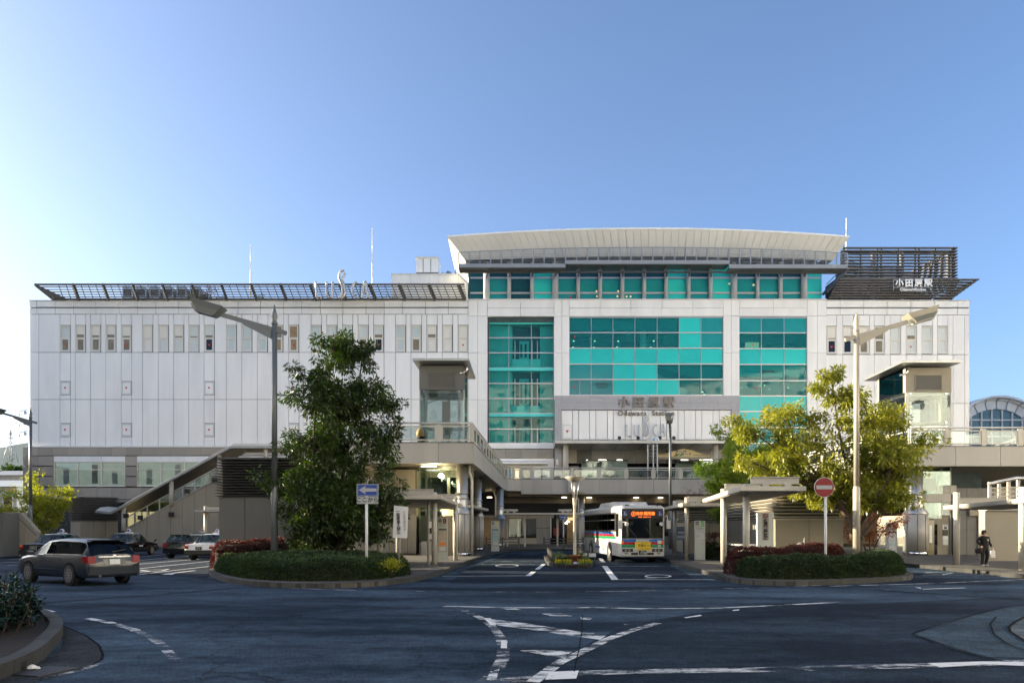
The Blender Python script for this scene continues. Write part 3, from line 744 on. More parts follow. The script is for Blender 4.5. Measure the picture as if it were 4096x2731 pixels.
# bay 1: lift bay, deeply recessed
B1x, B1y = (1955,2035,2126,2215), (1284,1344,1405,1466,1528,1589,1650,1712,1769)
grid_bay(B1x, B1y, lambda i, j: 'teal_shaft', .75)
piece('reveal', M['interior_dark'], st, u(1950), u(2216), FY+.36, FY+1.0, w(1284), w(1266)); piece('reveal', M['joint'], st, u(1950), u(1955), FY+.3, FY+.95, w(1772), w(1284))
L1 = FY + 1.55
for (a, b) in ((1930,2050),(2162,2240)): piece('lobby_wall', M['shaft_teal'], st, u(a), u(b), L1, L1+.2, w(1775), w(1270))
for (y0, y1) in ((1268,1290),(1428,1478),(1617,1663)):
    piece('landing', M['shaft_pale'], st, u(2050), u(2162), L1-.6, L1+.2, w(y1), w(y0))
    piece('landing', M['shaft_pale'], st, u(1940), u(2230), L1-1.0, L1-.7, w(y1), w(y1-12))
piece('lift_shaft', M['shaft_dark'], st, u(1930), u(2240), L1+.9, L1+1.0, w(1775), w(1270))
for (y0, y1) in ((1345,1425),(1500,1615),(1700,1770)):
    piece('lift_car', M['shaft_teal'], st, u(2078), u(2118), L1+.55, L1+.85, w(y1), w(y0))
    for dx in (2078,2096): piece('lift_door', M['shaft_dark'], st, u(dx+4), u(dx+12), L1+.5, L1+.54, w(y1-14), w(y0+12))
    for dx in (2058,2128,2150): piece('guide_rail', M['mullion'], st, u(dx), u(dx)+.12, L1+.4, L1+.55, w(y1), w(y0))
# bay 2
B2x, B2y = (2278,2365,2452,2540,2629,2717,2805,2892), (1269,1330,1392,1455.5,1517,1580)
P2 = ['ccccctm','ccccctm','tbtbtbt','mmbtccc','nnbttcc']
KEY = {'t':'teal','b':'teal_b','m':'teal_mid','n':'teal_mid_b','c':'teal_clear','d':'teal_dark'}
grid_bay(B2x, B2y, lambda i, j: KEY[P2[j][i]], .1)
# bay 3
B3x, B3y = (2957,3046,3137,3228), (1270,1331,1394,1457,1522,1583,1645,1709,1772,1830)
P3 = ['mnm','ccc','btt','ccc','ccc','tbt','tcb','bcc','ccc']
grid_bay(B3x, B3y, lambda i, j: KEY[P3[j][i]], .1)
# rooms behind the clear panes
def room(x0, x1, y0, y1, depth, back, lights=(), ceil='interior_dark'):
    X0, X1, Z0, Z1 = u(x0), u(x1), w(y1), w(y0); y = FY+.3
    piece('room_back', M[back], st, X0, X1, y+depth, y+depth+.1, Z0, Z1); piece('room_floor', M['interior_dark'], st, X0, X1, y, y+depth, Z0-.12, Z0)
    piece('room_ceiling', M[ceil], st, X0, X1, y, y+depth, Z1, Z1+.12)
    piece('room_side', M['interior_dark'], st, X0-.1, X0, y, y+depth, Z0, Z1); piece('room_side', M['interior_dark'], st, X1, X1+.1, y, y+depth, Z0, Z1)
    for (lx, ly, d, s) in lights: MB().lathe((u(lx), FY+d, w(ly)), [(s*.6,0),(s*.6,.04)], 8).build('downlight', M['lamp_warm'], st)
room(2279,2717,1271,1391,9,'interior_dark',[(2310,1318,5,.11),(2400,1318,5,.11),(2500,1318,5,.11),(2650,1318,5,.11),(2310,1334,6,.09),(2400,1334,6,.09),(2500,1334,6,.09),(2645,1334,6,.09),(2485,1366,8,.1),(2540,1366,8,.1),(2485,1382,8,.1),(2540,1382,8,.1)])
piece('column', M['interior_white'], st, u(2572), u(2594), FY+1.4, FY+2.0, w(1391), w(1271))
piece('room_window', M['soft_glow'], st, u(2595), u(2630), FY+8.6, FY+8.7, w(1391), w(1350)); piece('room_window', M['soft_glow'], st, u(2634), u(2712), FY+8.6, FY+8.7, w(1391), w(1350))
for k in range(7): piece('room_mullion', M['interior_dark'], st, u(2598+18*k), u(2600+18*k), FY+8.4, FY+8.5, w(1391), w(1348))
piece('room_mullion', M['interior_dark'], st, u(2595), u(2712), FY+8.4, FY+8.5, w(1363), w(1361))
arc = [(u(2630+k*6), FY+7.5, w(1390-10*math.sin(math.pi*k/10))) for k in range(11)]
MB().tube(arc, .08, 6).build('arched_rail', M['black'], st)
piece('shop_counter', M['interior_wall'], st, u(2390), u(2420), FY+4, FY+5, w(1391), w(1368)); piece('shop_counter', M['interior_wall'], st, u(2345), u(2375), FY+5, FY+6, w(1391), w(1362))
piece('ceiling_band', M['teal_mid'], st, u(2279), u(2717), FY+.5, FY+.6, w(1318), w(1271))
room(2630,2892,1457,1580,8,'interior_dark',[(2745,1541,4,.2),(2802,1542,5,.12),(2848,1541,4,.16),(2866,1540,6,.1),(2790,1560,6,.08),(2840,1560,6,.08),(2865,1545,5,.08)])
MB().prism([(u(2630),FY+1.2,w(1480)),(u(2630),FY+1.2,w(1506)),(u(2770),FY+1.2,w(1581)),(u(2810),FY+1.2,w(1581))], (0,1.2,0)).build('escalator', M['mullion_grey'], st)
MB().prism([(u(2630),FY+1.0,w(1458)),(u(2892),FY+1.0,w(1458)),(u(2892),FY+1.0,w(1500)),(u(2775),FY+1.0,w(1500))], (0,3,0)).build('bulkhead', M['teal_mid'], st)
MB().prism([(u(2630),FY+1.0,w(1506)),(u(2770),FY+1.0,w(1581)),(u(2630),FY+1.0,w(1581))], (0,.1,0)).build('escalator_skirt', M['teal'], st)
room(2958,3228,1332,1393,6,'interior_wall',[(3020,1345,3,.1),(3120,1346,3,.1)])
piece('poster', M['soft_glow'], st, u(3005), u(3060), FY+2, FY+2.1, w(1392), w(1350)); piece('foliage_print', M['leaf_hedge'], st, u(3060), u(3215), FY+2.2, FY+2.3, w(1392), w(1352))
room(2958,3228,1458,1582,7,'interior_dark',[(2990+33*k, 1506+(k%2)*9, 4+k%3, .09) for k in range(8)] + [(3050+40*k, 1545, 6, .08) for k in range(4)])
piece('ceiling_band', M['teal'], st, u(2958), u(3228), FY+.5, FY+.6, w(1502), w(1458))
text('PLAZA', w(1478)-w(1491), M['ink'], st, (u(3075), FY+.05, w(1485)), bold=.03, sx=1.15, space=1.15)
text('LOWRYS', .34, M['ink'], st, (u(2408), FY+.05, w(1537)), sx=1.2, space=1.3); text('FARM', .30, M['ink'], st, (u(2408), FY+.05, w(1546)), sx=1.2, space=1.5)
fr = MB()
for (a, b, c, d) in ((2387,2428,1531,1532),(2387,2428,1551,1552),(2387,2388,1531,1552),(2427,2428,1531,1552)): fr.box(u(a), u(b), FY+.04, FY+.06, w(d), w(c))
fr.build('sign_border', M['ink'], st)
text('NATURAL', w(1668)-w(1716)*1.0, M['ink_grey'], st, (u(3115), FY+.05, w(1692)), sx=.72)
room(2958,3228,1646,1830,5,'interior_wall',[(2972,1652,1.5,.12),(3080,1650,2,.1)])
for (x, y) in ((2297,1548),(2299,1347),(3013,1379),(3025,1552)): red_tri(u(x), w(y), FY+.06, st, .14)
piece('pane_bar', M['mullion_grey'], st, u(2318), u(2320), FY+.0, FY+.08, w(1578), w(1520))
# --- top floor
TY = FY + 1.0
C5 = [1945,2036.5,2129,2222.5,2314.5,2403.5,2493,2581,2670,2760,2849,2943.5,3038.5,3131.5,3226.5]; bigc = {0,3,11,14}
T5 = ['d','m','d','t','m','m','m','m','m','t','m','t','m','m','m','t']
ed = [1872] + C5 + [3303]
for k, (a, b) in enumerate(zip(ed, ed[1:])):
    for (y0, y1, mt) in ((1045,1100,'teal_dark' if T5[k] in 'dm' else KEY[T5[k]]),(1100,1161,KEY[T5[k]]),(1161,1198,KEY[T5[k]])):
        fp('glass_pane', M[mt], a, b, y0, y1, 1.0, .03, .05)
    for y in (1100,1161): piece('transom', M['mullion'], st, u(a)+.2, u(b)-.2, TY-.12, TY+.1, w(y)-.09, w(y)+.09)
for k, x in enumerate(C5):
    r_ = .34 if k in bigc else .22
    MB().lathe((u(x), TY-.3, w(1199)), [(r_,0),(r_,w(1040)-w(1199))], 16).build('column', M['column_grey'], st)
piece('core', M['joint'], st, u(1873), u(3305), FY+9.6, 118, 0, w(1201)); piece('core', M['interior_dark'], st, u(1875), u(3303), FY+1.3, 112, w(1199), w(1030))
for (x, y, d) in ((2390,1153,1),(2478,1153,1),(2392,1174,1),(2475,1174,1),(2512,1175,1),(2528,1175,1),(2272,1191,1),(2928,1123,1),(3026,1128,1)):
    MB().lathe((u(x), TY-.06, w(y)), [(.10,0),(.10,.04)], 8, axis='y').build('downlight', M['soft_glow'], st)
for (x, y) in ((2285,1178),(2640,1191)): red_tri(u(x), w(y), TY-.05, st, .17)
# --- the curved white roof: eaves lean out over the top floor
def arcy(x): t = (x-2590)/807.0; return 911 + 33*t*t
EY = 77.2                                                  # eaves line stands forward of the wall
ex = lambda x: GX(x, EY); ez = lambda y: GZ(y, EY)
N = 52
x0_, x1_ = 1790, 3397
for k in range(N):
    a = x0_ + (x1_-x0_)*k/N; b = x0_ + (x1_-x0_)*(k+1)/N
    def low(x):                                            # inner, lower edge of the leaning soffit
        t = (x-x0_)/(x1_-x0_); xi = 1862 + (3322-1862)*t
        return (u(xi), FY-.6, w(1048 - 14*math.sin(math.pi*t)))
    g = .018
    A = Vector((ex(a)+g, EY, ez(arcy(a)+6))); B = Vector((ex(b)-g, EY, ez(arcy(b)+6))); Cc = Vector(low(b)); Dd = Vector(low(a)); Cc.x -= g; Dd.x += g
    n_ = (B-A).cross(Dd-A).normalized()*.08
    MB().prism([A,B,Cc,Dd], n_).build('soffit_panel', M['roof_metal'], st)
    MB().prism([(ex(a)+g/3,EY-.06,ez(arcy(a))),(ex(b)-g/3,EY-.06,ez(arcy(b))),(ex(b)-g/3,EY-.06,ez(arcy(b)+7)),(ex(a)+g/3,EY-.06,ez(arcy(a)+7))], (0,.5,0)).build('fascia', M['roof_metal'], st)
mb = MB(); top = [(ex(x), EY+.4, ez(arcy(x)+1)) for x in range(1790,3398,40)]; bk = [(p[0]*.97+.5, 110, p[2]+.2) for p in top]
for k in range(len(top)-1): mb.add([top[k], top[k+1], bk[k+1], bk[k]], [(0,1,2,3)])
mb.build('roof', M['roof_metal'], st)
for (xa, xi, s) in ((1790,1862,1),(3397,3322,-1)):          # closing end wings of the leaning roof
    MB().prism([(ex(xa),EY,ez(arcy(xa))),(u(xi),FY-.6,w(1050)),(u(xi),FY+20,w(1050)),(ex(xa),FY+20,ez(arcy(xa)))], (s*.15,0,0)).build('roof_end', M['roof_metal'], st)
# --- maintenance gantry with mesh railing in front of the top floor
GYY = 76.6
gx = lambda x: GX(x, GYY); gz = lambda y: GZ(y, GYY)
ga = thing('maintenance_gantry', 'grey steel maintenance walkway with mesh railing under the curved roof', 'walkway', (gx(2590), GYY, gz(1060)))
def rail_y(x): t = (x-2590)/760.0; return 990 + 20*t*t
segs = ((1834,2262,1067),(2262,2916,1053),(2916,3390,1070))
for (a, b, yb) in segs:
    piece('walkway', M['steel_dark'], ga, gx(a), gx(b), GYY+.05, GYY+1.6, gz(yb+5), gz(yb))
    piece('fascia', M['steel_mesh'], ga, gx(a), gx(b), GYY-.05, GYY+.03, gz(yb+3), gz(yb-12))
    n = round((b-a)/43)
    for k in range(n+1):
        x = a + (b-a)*k/n
        piece('rail_post', M['steel'], ga, gx(x)-.05, gx(x)+.05, GYY-.03, GYY+.05, gz(yb-12), gz(rail_y(x)))
    for k in range(n):
        xa, xb = a + (b-a)*k/n, a + (b-a)*(k+1)/n
        bpiece('rail', M['steel'], ga, (gx(xa),GYY,gz(rail_y(xa))), (gx(xb),GYY,gz(rail_y(xb))), .06, .07)
        mb = MB(); z0 = gz(yb-12); m_ = 6
        for j in range(1, m_): mb.bar((gx(xa),GYY,z0+(gz(rail_y(xa))-z0)*j/m_), (gx(xb),GYY,z0+(gz(rail_y(xb))-z0)*j/m_), .02, .022)
        for j in range(1, 9):
            xx = xa + (xb-xa)*j/9; mb.bar((gx(xx),GYY,z0), (gx(xx),GYY,gz(rail_y(xx))), .018, .02, up=(0,1,0))
        mb.build('mesh_infill', M['steel_mesh'], ga, 'stuff')
for x in C5:
    bpiece('bracket', M['steel_dark'], ga, (u(x), FY+.4, w(1098)), (gx(x*.985+38), GYY+.3, gz(1072)), .16, .22)
    bpiece('bracket', M['steel_dark'], ga, (gx(x), GYY+.3, gz(1060)), (u(x), FY-.4, gz(1012)), .1, .1)
piece('beam', M['steel_dark'], ga, gx(1840), gx(3388), GYY+.9, GYY+1.1, gz(1078), gz(1072))
# --- roof parapet louvre of the left wing: leans outwards
lv = thing('roof_louvre', 'dark slatted louvre screen leaning out along the left roof edge', 'louvre', (u(1000), FY, w(1200)))
def lpt(x_b, x_t, t): return (u(x_b)+(GX(x_t,77.6)-u(x_b))*t, FY-.2-2.2*t, w(1199)+(GZ(1138,77.6)-w(1199))*t)
NL = 7
for k in range(NL):
    t = k/(NL-1); p = lpt(218,140,t); q = lpt(1866,1858,t)
    bpiece('slat', M['steel_brown' if k else 'steel_dark'], lv, p, q, .22 if k in (0,NL-1) else .16, .16 if k in (0,NL-1) else .07)
xb = 318; k = 0
while xb < 1870:
    bpiece('bracket', M['steel_dark'], lv, lpt(xb,xb-25,-.02), lpt(xb,xb-25,1.0), .24, .34, up=(0,1,0)); 
    for j in (1,2,3):
        xx = xb - 118*j/4
        if xx > 240: bpiece('rod', M['steel_dark'], lv, lpt(xx,xx-25,0), lpt(xx,xx-25,1.0), .06, .06, up=(0,1,0))
    xb += 118.5
bpiece('bracket', M['steel_brown'], lv, lpt(218,140,0), lpt(218,140,1), .3, .3, up=(0,1,0))
for k in range(7):                                          # slats returning along the left end
    t = k/6; p = Vector(lpt(218,140,t)); bpiece('slat', M['steel_brown'], lv, p, p+Vector((.4,6,0)), .2, .06)
# --- right roof screen: tall tier and leaning lower tier
rs = thing('roof_louvre', 'tall two-tier dark louvre screen round the plant on the right roof', 'louvre', (u(3600), FY, w(1200)))
for k in range(13):
    y = 987 + 12.2*k
    piece('slat', M['steel_brown'], rs, u(3375), u(3836), FY+.2, FY+.55, w(y)-.05, w(y)+.05)
    bpiece('slat', M['steel_brown'], rs, (u(3836)-.1,FY+.4,w(y)), (u(3836)-1.2,FY+12,w(y)), .35, .08)
for k in range(8):
    t = k/7; y = 1192 - t*52
    xl, xr = 3313 + 15*t, 3812 + 62*t
    piece('slat', M['steel_brown'], rs, u(xl), u(xr), FY-.3-1.6*t, FY+.1-1.6*t, w(y)-.05, w(y)+.05)
    bpiece('slat', M['steel_brown'], rs, (u(xr)-.1,FY-.1-1.6*t,w(y)), (u(xr)-1.0,FY+9,w(y)), .3, .07)
for x in (3386,3453,3521,3536,3604,3673,3688,3753,3820): piece('post', M['steel_dark'], rs, u(x)-.07, u(x)+.07, FY+.56, FY+.7, w(1198), w(986))
for x in (3386,3510,3626,3815): piece('post', M['steel'], rs, u(x)-.16, u(x)+.16, FY+.8, FY+1.2, w(1198), w(990))
piece('beam', M['steel_dark'], rs, u(3378), u(3838), FY+.75, FY+1.05, w(998), w(991))
for x in (3330,3450,3560,3680,3790): bpiece('bracket', M['steel_dark'], rs, (u(x),FY+.2,w(1197)), (u(x)+.3,FY-1.6,w(1138)), .12, .16, up=(0,1,0))
bpiece('stair_flight', M['steel_dark'], rs, (u(3303),FY+.3,w(1170)), (u(3390),FY+.6,w(1080)), 1.0, .25); bpiece('stair_rail', M['steel_dark'], rs, (u(3303),FY-.2,w(1140)), (u(3390),FY+.1,w(1052)), .08, .08)
bpiece('brace', M['steel_brown'], rs, (u(3756),FY+2,w(1038)), (u(3802),FY+2,w(1000)), .3, .35); bpiece('brace', M['frame_cream'], rs, (u(3756),FY+1.6,w(1034)), (u(3802),FY+1.6,w(998)), .12, .25)
pt = thing('cooling_plant', 'pale grey ducts and tanks of the cooling plant inside the right roof screen', 'machinery', (u(3560), FY+5, w(1200)))
mb = MB(); mb.box(u(3495),u(3680),FY+4,FY+9,w(1116),w(1010)); mb.build('casing', M['alu'], pt)
for x in (3520,3548,3576,3604,3640,3662): piece('casing_seam', M['joint'], pt, u(x), u(x)+.04, FY+3.97, FY+4.02, w(1115), w(1012))
duct = [(u(3500),FY+4.5,w(1022)),(u(3470),FY+4.5,w(1008)),(u(3446),FY+4.5,w(1020)),(u(3440),FY+4.5,w(1042)),(u(3460),FY+4.5,w(1050)),(u(3485),FY+4.5,w(1046))]
MB().tube(duct, [.7,.75,.75,.7,.65,.6], 12).build('duct', M['alu'], pt)
piece('cabinet', M['steel_dark'], pt, u(3395), u(3466), FY+3, FY+6, w(1140), w(1075)); piece('cabinet', M['alu'], pt, u(3670), u(3760), FY+4, FY+7, w(1067), w(1040)); piece('cabinet_shelf', M['steel_dark'], pt, u(3668), u(3756), FY+3.9, FY+7, w(1070), w(1066))
MB().lathe((u(3745),FY+6,w(1135)), [(1.6,0),(1.6,1.0),(1.0,1.6),(.2,1.8)], 14).build('tank', M['alu'], pt)
piece('plinth', M['joint'], pt, u(3400), u(3800), FY+3.5, FY+10, w(1200), w(1140))
sg = thing('rooftop_sign', 'white rooftop station name sign 小田原駅 on the lower right louvre', 'sign', (u(3612), FY-1.9, w(1180)))
text('小田原駅', .86, M['letter_white'], sg, (u(3615), FY-2.0, w(1158)), bold=.03, space=1.32, depth=.05, sx=1.0)
text('Odawara', .40, M['letter_white'], sg, (u(3590), FY-2.0, w(1182)), bold=.02, depth=.04, sx=1.05); text('Station', .40, M['letter_white'], sg, (u(3640), FY-2.0, w(1182)), bold=.02, depth=.04, sx=1.05)
for (a, b, y) in ((3540,3682,1144),(3540,3682,1172)): piece('sign_rail', M['steel'], sg, u(a), u(b), FY-1.9, FY-1.85, w(y)-.03, w(y)+.03)
for x in (3538,3573,3612,3648,3683): piece('sign_rail', M['steel'], sg, u(x)-.03, u(x)+.03, FY-1.9, FY-1.85, w(1186), w(1143))
# --- LUSCA letters: strokes drawn as tubes
def lusca(cx0, cx1, yb, yc, ys, Y, r, mt, parent, depth=1.0):
    X = lambda t: GX(cx0 + (cx1-cx0)*t, Y); Z = lambda v: GZ(yb + (yc-yb)*v, Y) if v <= 1 else GZ(yc + (ys-yc)*(v-1), Y)
    P = lambda l: [(X(a), Y, Z(b)) for a, b in l]
    S = {'L': [[(.0,1),(.02,.5),(.03,.04),(.11,.02)]],
         'U': [[(.21,1),(.21,.3),(.24,.08),(.29,.05),(.325,.2),(.325,1)]],
         'S': [[(.55,2.0),(.48,1.9),(.45,1.4),(.50,.8),(.51,.4),(.47,.1),(.43,.02)],[(.57,1.75),(.535,1.5),(.51,1.2),(.55,.75),(.57,.4),(.53,.1),(.48,.0)]],
         'C': [[(.79,1),(.73,.85),(.70,.55),(.72,.25),(.79,.02)]],
         'A': [[(.88,.0),(.91,.6),(.935,.98),(.955,.98),(.98,.6),(1.0,.0)],[(.90,.38),(.985,.38)]]}
    for ch, ls in S.items():
        mb = MB()
        for l in ls:
            pts = crom(P(l), 5); mb.tube(pts, r, 8)
        mb.build('letter', mt, parent)
sg = thing('rooftop_sign', 'tall pale LUSCA letters standing on the left roof edge', 'sign', (u(1366), FY-.5, w(1195)))
lusca(1262,1472,1192,1128,1082,77.3,.13,M['letter_rim'],sg)
for x in (1262,1310,1370,1440,1470): piece('prop', M['steel_dark'], sg, GX(x,77.7)-.04, GX(x,77.7)+.04, 77.75, 77.85, GZ(1192,77.7), GZ(1135,77.7))
sg = thing('wall_sign', 'white LUSCA letters on the white panels above the entrance', 'sign', (u(2584), FY-.3, w(1745)))
lusca(2507,2660,1744,1697,1667,FY-.32,.085,M['letter_outline'],sg)
sg = thing('wall_sign', 'steel station name 小田原駅 with Odawara Station on grey stone above the entrance', 'sign', (u(2583), FY-.3, w(1630)))
text('小田原駅', 1.22, M['letter_steel'], sg, (u(2583), FY-.36, w(1613)), bold=.028, space=1.6, depth=.06)
text('Odawara', .74, M['letter_steel'], sg, (u(2527), FY-.22, w(1654)), bold=.018, depth=.05, space=1.14); text('Station', .74, M['letter_steel'], sg, (u(2651), FY-.22, w(1654)), bold=.018, depth=.05, space=1.14)
# --- things on the roof
pb_ = thing('penthouse', 'white roof penthouse with a ribbed plant cabinet on top', 'building', (u(1715), FY+8, w(1200)))
for k in range(8):
    a = 1564 + (1872-1564)*k/8; piece('wall_panel', wp(), pb_, u(a)*1.09+.012, (u(a+38.5))*1.09-.012, FY+7.4, FY+12, w(1200), GZ(1098,FY+7.4))
piece('coping', M['frame_white'], pb_, u(1563)*1.09, u(1873)*1.09, FY+7.3, FY+12.1, GZ(1098,FY+7.4), GZ(1095,FY+7.4))
bx = lambda x: GX(x, FY+8); bz = lambda y: GZ(y, FY+8)
piece('cabinet', M['white_panel_c'], pb_, bx(1665), bx(1752), FY+8, FY+11, bz(1090), bz(1034)); piece('cabinet_lid', M['frame_cream'], pb_, bx(1663), bx(1754), FY+7.9, FY+11.1, bz(1034), bz(1028)); piece('cabinet_base', M['steel_dark'], pb_, bx(1664), bx(1753), FY+7.95, FY+11, bz(1095), bz(1090))
for x in (1692,1722): piece('cabinet_seam', M['joint'], pb_, bx(x), bx(x)+.05, FY+7.96, FY+8.02, bz(1089), bz(1035))
MB().tube([(bx(1770),FY+9,bz(1096)),(bx(1772),FY+9,bz(1086)),(bx(1785),FY+9,bz(1083)),(bx(1800),FY+9,bz(1090))], .35, 10).build('vent_pipe', M['alu'], pb_)
for k, (x, yb, yt, lb) in enumerate(((1002,1190,975,'thin white lightning rod left of the rooftop letters'),(1489,1190,912,'tall thin lightning rod just right of the rooftop letters'),(3385,1000,873,'short lightning rod beside the right end of the curved roof'))):
    t = thing('lightning_rod', lb, 'lightning rod', (GX(x,86), 86, GZ(yb,86)), 'rods on the roof')
    MB().tube([(GX(x,86),86,GZ(yb,86)),(GX(x,86),86,GZ((yb+yt)/2,86))], .07, 6).build('mast', M['frame_white'], t)
    MB().tube([(GX(x,86),86,GZ((yb+yt)/2,86)),(GX(x,86),86,GZ(yt,86))], .035, 6).build('tip', M['frame_white'], t)
t = thing('antenna', 'small rooftop antenna mast beside the curved roof', 'antenna', (GX(1820,86), 86, GZ(1096,86)))
MB().tube([(GX(1822,86),86,GZ(1096,86)),(GX(1822,86),86,GZ(1022,86))], .05, 6).build('mast', M['steel_dark'], t)
MB().bar((GX(1812,86),86,GZ(1016,86)), (GX(1830,86),86,GZ(1022,86)), .05, .05).build('arm', M['steel_dark'], t)
ac0 = None
for k in range(6):
    x = 490 + 54*k; Y_ = 84 + .3*k
    lb = ('leftmost','second from the left','third from the left','fourth from the left','fifth from the left','rightmost')[k] + ' grey rooftop cooling unit behind the left louvre'
    t = thing('cooling_unit', lb, 'cooling unit', (GX(x,Y_), Y_, w(1195)), 'rooftop cooling units')
    X0, X1, Z0, Z1 = GX(x,Y_), GX(x+42,Y_), GZ(1192,Y_), GZ(1144,Y_)
    MB().prism([(X0,Y_,Z0),(X1,Y_,Z0),(X1,Y_,Z1-.35),(X1-.3,Y_,Z1),(X0,Y_,Z1)], (0,2,0)).build('casing', M['alu'], t)
    piece('grille', M['steel_dark'], t, X0+.15, X1-.2, Y_-.04, Y_+.02, Z0+.25, Z1-.35)
# --- stone base of the left wing with shop windows
for k in range(30):
    a = 98 + 59*k
    if a < 1840: fp('stone_panel', M[random.choice(('stone','stone_b','stone_c'))], a, a+59, 1790, 1822, -.25, .4, .02)
piece('band', M['white_panel'], st, u(100), u(1873), FY-.3, FY+.15, w(1789), w(1784))
piece('core', M['stone_dark'], st, u(101), u(1872), FY+.1, FY+.14, w(2010), w(1789))
shopw = [(220,505),(552,838),(884,1170),(1215,1500),(1548,1832)]
piers = [(98,220),(505,552),(838,884),(1170,1215),(1500,1548),(1832,1872)]
for (a, b) in piers:
    n = max(1, round((b-a)/60))
    for (y0, y1) in ((1824,1863),(1866,1904),(1907,1945)):
        for k in range(n): fp('stone_panel', M[random.choice(('stone','stone_b','stone_c'))], a+(b-a)*k/n, a+(b-a)*(k+1)/n, y0, y1, -.25, .34, .015)
for k in range(30):
    a = 98 + 59*k
    if a < 1840: fp('stone_panel', M[random.choice(('stone','stone_b','stone_c'))], a, a+59, 1950, 1996, -.25, .4, .02)
for (a, b) in shopw:
    for k in range(3): fp('shop_fascia', wp(), a+(b-a)*k/3, a+(b-a)*(k+1)/3, 1824, 1848, -.22, .3, .03)
    wn = MB(); x0, x1, z0, z1 = u(a), u(b), w(1946), w(1848)
    wn.box(x0,x1,FY-.25,FY+.1,z0,z0+.14); wn.box(x0,x1,FY-.2,FY+.1,z1-.06,z1)
    for k in range(4): wn.box(x0+(x1-x0)*k/3-.05, x0+(x1-x0)*k/3+.05, FY-.2, FY+.08, z0+.14, z1-.06)
    wn.box(x0, x1, FY-.19, FY+.07, w(1878)-.04, w(1878)+.04)
    f = wn.build('shop_window', M['frame_cream'], st)
    for k in range(3): piece('pane', M['glass'], f, x0+(x1-x0)*k/3+.05, x0+(x1-x0)*(k+1)/3-.05, FY-.08, FY-.05, z0+.14, z1-.06)
    piece('shop_interior', M['lit_shop'], st, x0, x1, FY+.02, FY+.06, z0+.14, z1-.06)
    for (q, r_, c_, d_) in ((.12,.2,.1,.75),(.52,.6,.2,.9),(.80,.88,.15,.6)): piece('display', M[random.choice(('interior_wall','blind_b','interior_white'))], st, x0+(x1-x0)*q, x0+(x1-x0)*r_, FY-.03, FY+.015, z0+.2+(z1-z0)*c_*.3, z0+(z1-z0)*d_)
# ground floor of the left wing
piece('ground_floor', M['stone_dark'], st, u(100), u(1500), FY+1.0, FY+1.3, .15, w(1996))
for k in range(9):
    a = 400 + 62*k
    piece('shopfront', M['soft_glow' if k in (1,2) else 'pane_tan'], st, u(a), u(a+56), FY+.9, FY+.95, .3, w(2060)); piece('shopfront_frame', M['mullion'], st, u(a)-.12, u(a)-.02, FY+.8, FY+.98, .15, w(2050))
piece('canopy', M['soffit'], st, u(330), u(1500), FY-1.5, FY+1, w(2010), w(2000))
# band below bay 1 and shop awnings behind the deck rail
piece('band', M['white_panel_b'], st, u(1860), u(2216), FY-.2, FY+.6, w(1794), w(1773))
for k in range(6): fp('stone_panel', M['stone_b' if k % 2 else 'stone'], 1830+64*k, 1894+64*k, 1796, 1832, -.15, .6, .02)
piece('shop_wall', M['white_panel_c'], st, u(1860), u(2216), FY-.05, FY+.5, w(1872), w(1833))
MB().prism([(u(1960),FY-.1,w(1842)),(u(1960),FY-1.3,w(1852)),(u(1960),FY-1.3,w(1858)),(u(1960),FY-.1,w(1858))], (u(2190)-u(1960),0,0)).build('awning', M['white_panel'], st)
for k in range(6):
    a = 1960 + 42*k; piece('shop_pane', M[('pane_tan','interior_warm','soft_glow','pane_tan','blind_b','pane_pale')[k]], st, u(a), u(a+36), FY-.1, FY-.06, w(1920), w(1872))
# --- entrance recess under the canopy
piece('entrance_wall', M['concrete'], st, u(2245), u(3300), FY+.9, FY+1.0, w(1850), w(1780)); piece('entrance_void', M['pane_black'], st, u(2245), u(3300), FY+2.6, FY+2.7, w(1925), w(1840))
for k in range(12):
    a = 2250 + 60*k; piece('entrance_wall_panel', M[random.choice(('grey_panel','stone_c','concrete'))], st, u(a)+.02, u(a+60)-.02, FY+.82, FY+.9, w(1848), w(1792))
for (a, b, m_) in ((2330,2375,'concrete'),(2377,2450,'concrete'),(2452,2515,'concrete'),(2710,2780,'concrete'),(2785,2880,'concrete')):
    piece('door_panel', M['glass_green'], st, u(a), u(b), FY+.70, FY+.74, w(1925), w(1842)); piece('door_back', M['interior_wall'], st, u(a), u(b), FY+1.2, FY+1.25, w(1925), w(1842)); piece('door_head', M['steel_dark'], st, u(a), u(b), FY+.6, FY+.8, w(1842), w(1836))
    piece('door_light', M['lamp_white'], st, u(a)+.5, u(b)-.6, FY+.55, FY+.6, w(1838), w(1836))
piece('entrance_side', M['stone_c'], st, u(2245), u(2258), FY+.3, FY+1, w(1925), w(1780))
can = MB(); c0, c1 = GX(2222,76.3), GX(2935,76.3)
can.prism([(c0,FY,w(1758)),(c0,76.3,GZ(1762,76.3)),(c0,76.3,GZ(1772,76.3)),(c0,FY+.8,w(1795))], (c1-c0,0,0)); can.build('entrance_canopy', M['deck_panel'], st)
piece('canopy_edge', M['steel'], st, c0-.1, c1+.1, 76.1, 76.3, GZ(1773,76.3), GZ(1761,76.3))
for k in range(7): bpiece('soffit_joint', M['joint'], st, (c0+(c1-c0)*(k+.5)/7, 76.4, GZ(1772.5,76.3)-.02), (c0+(c1-c0)*(k+.5)/7, FY+.7, w(1794.6)), .04, .03)
for x in (2263,2862): MB().lathe((GX(x,77.2),77.2,6.6), [(.28,0),(.28,GZ(1778,77.2)-6.6)], 14).build('entrance_column', M['post_white'], st)
lm = MB(); lm.box(u(2222),u(2232),FY-.5,FY-.3,w(1860),w(1838)); lm.build('wall_lamp', M['frame_white'], st)
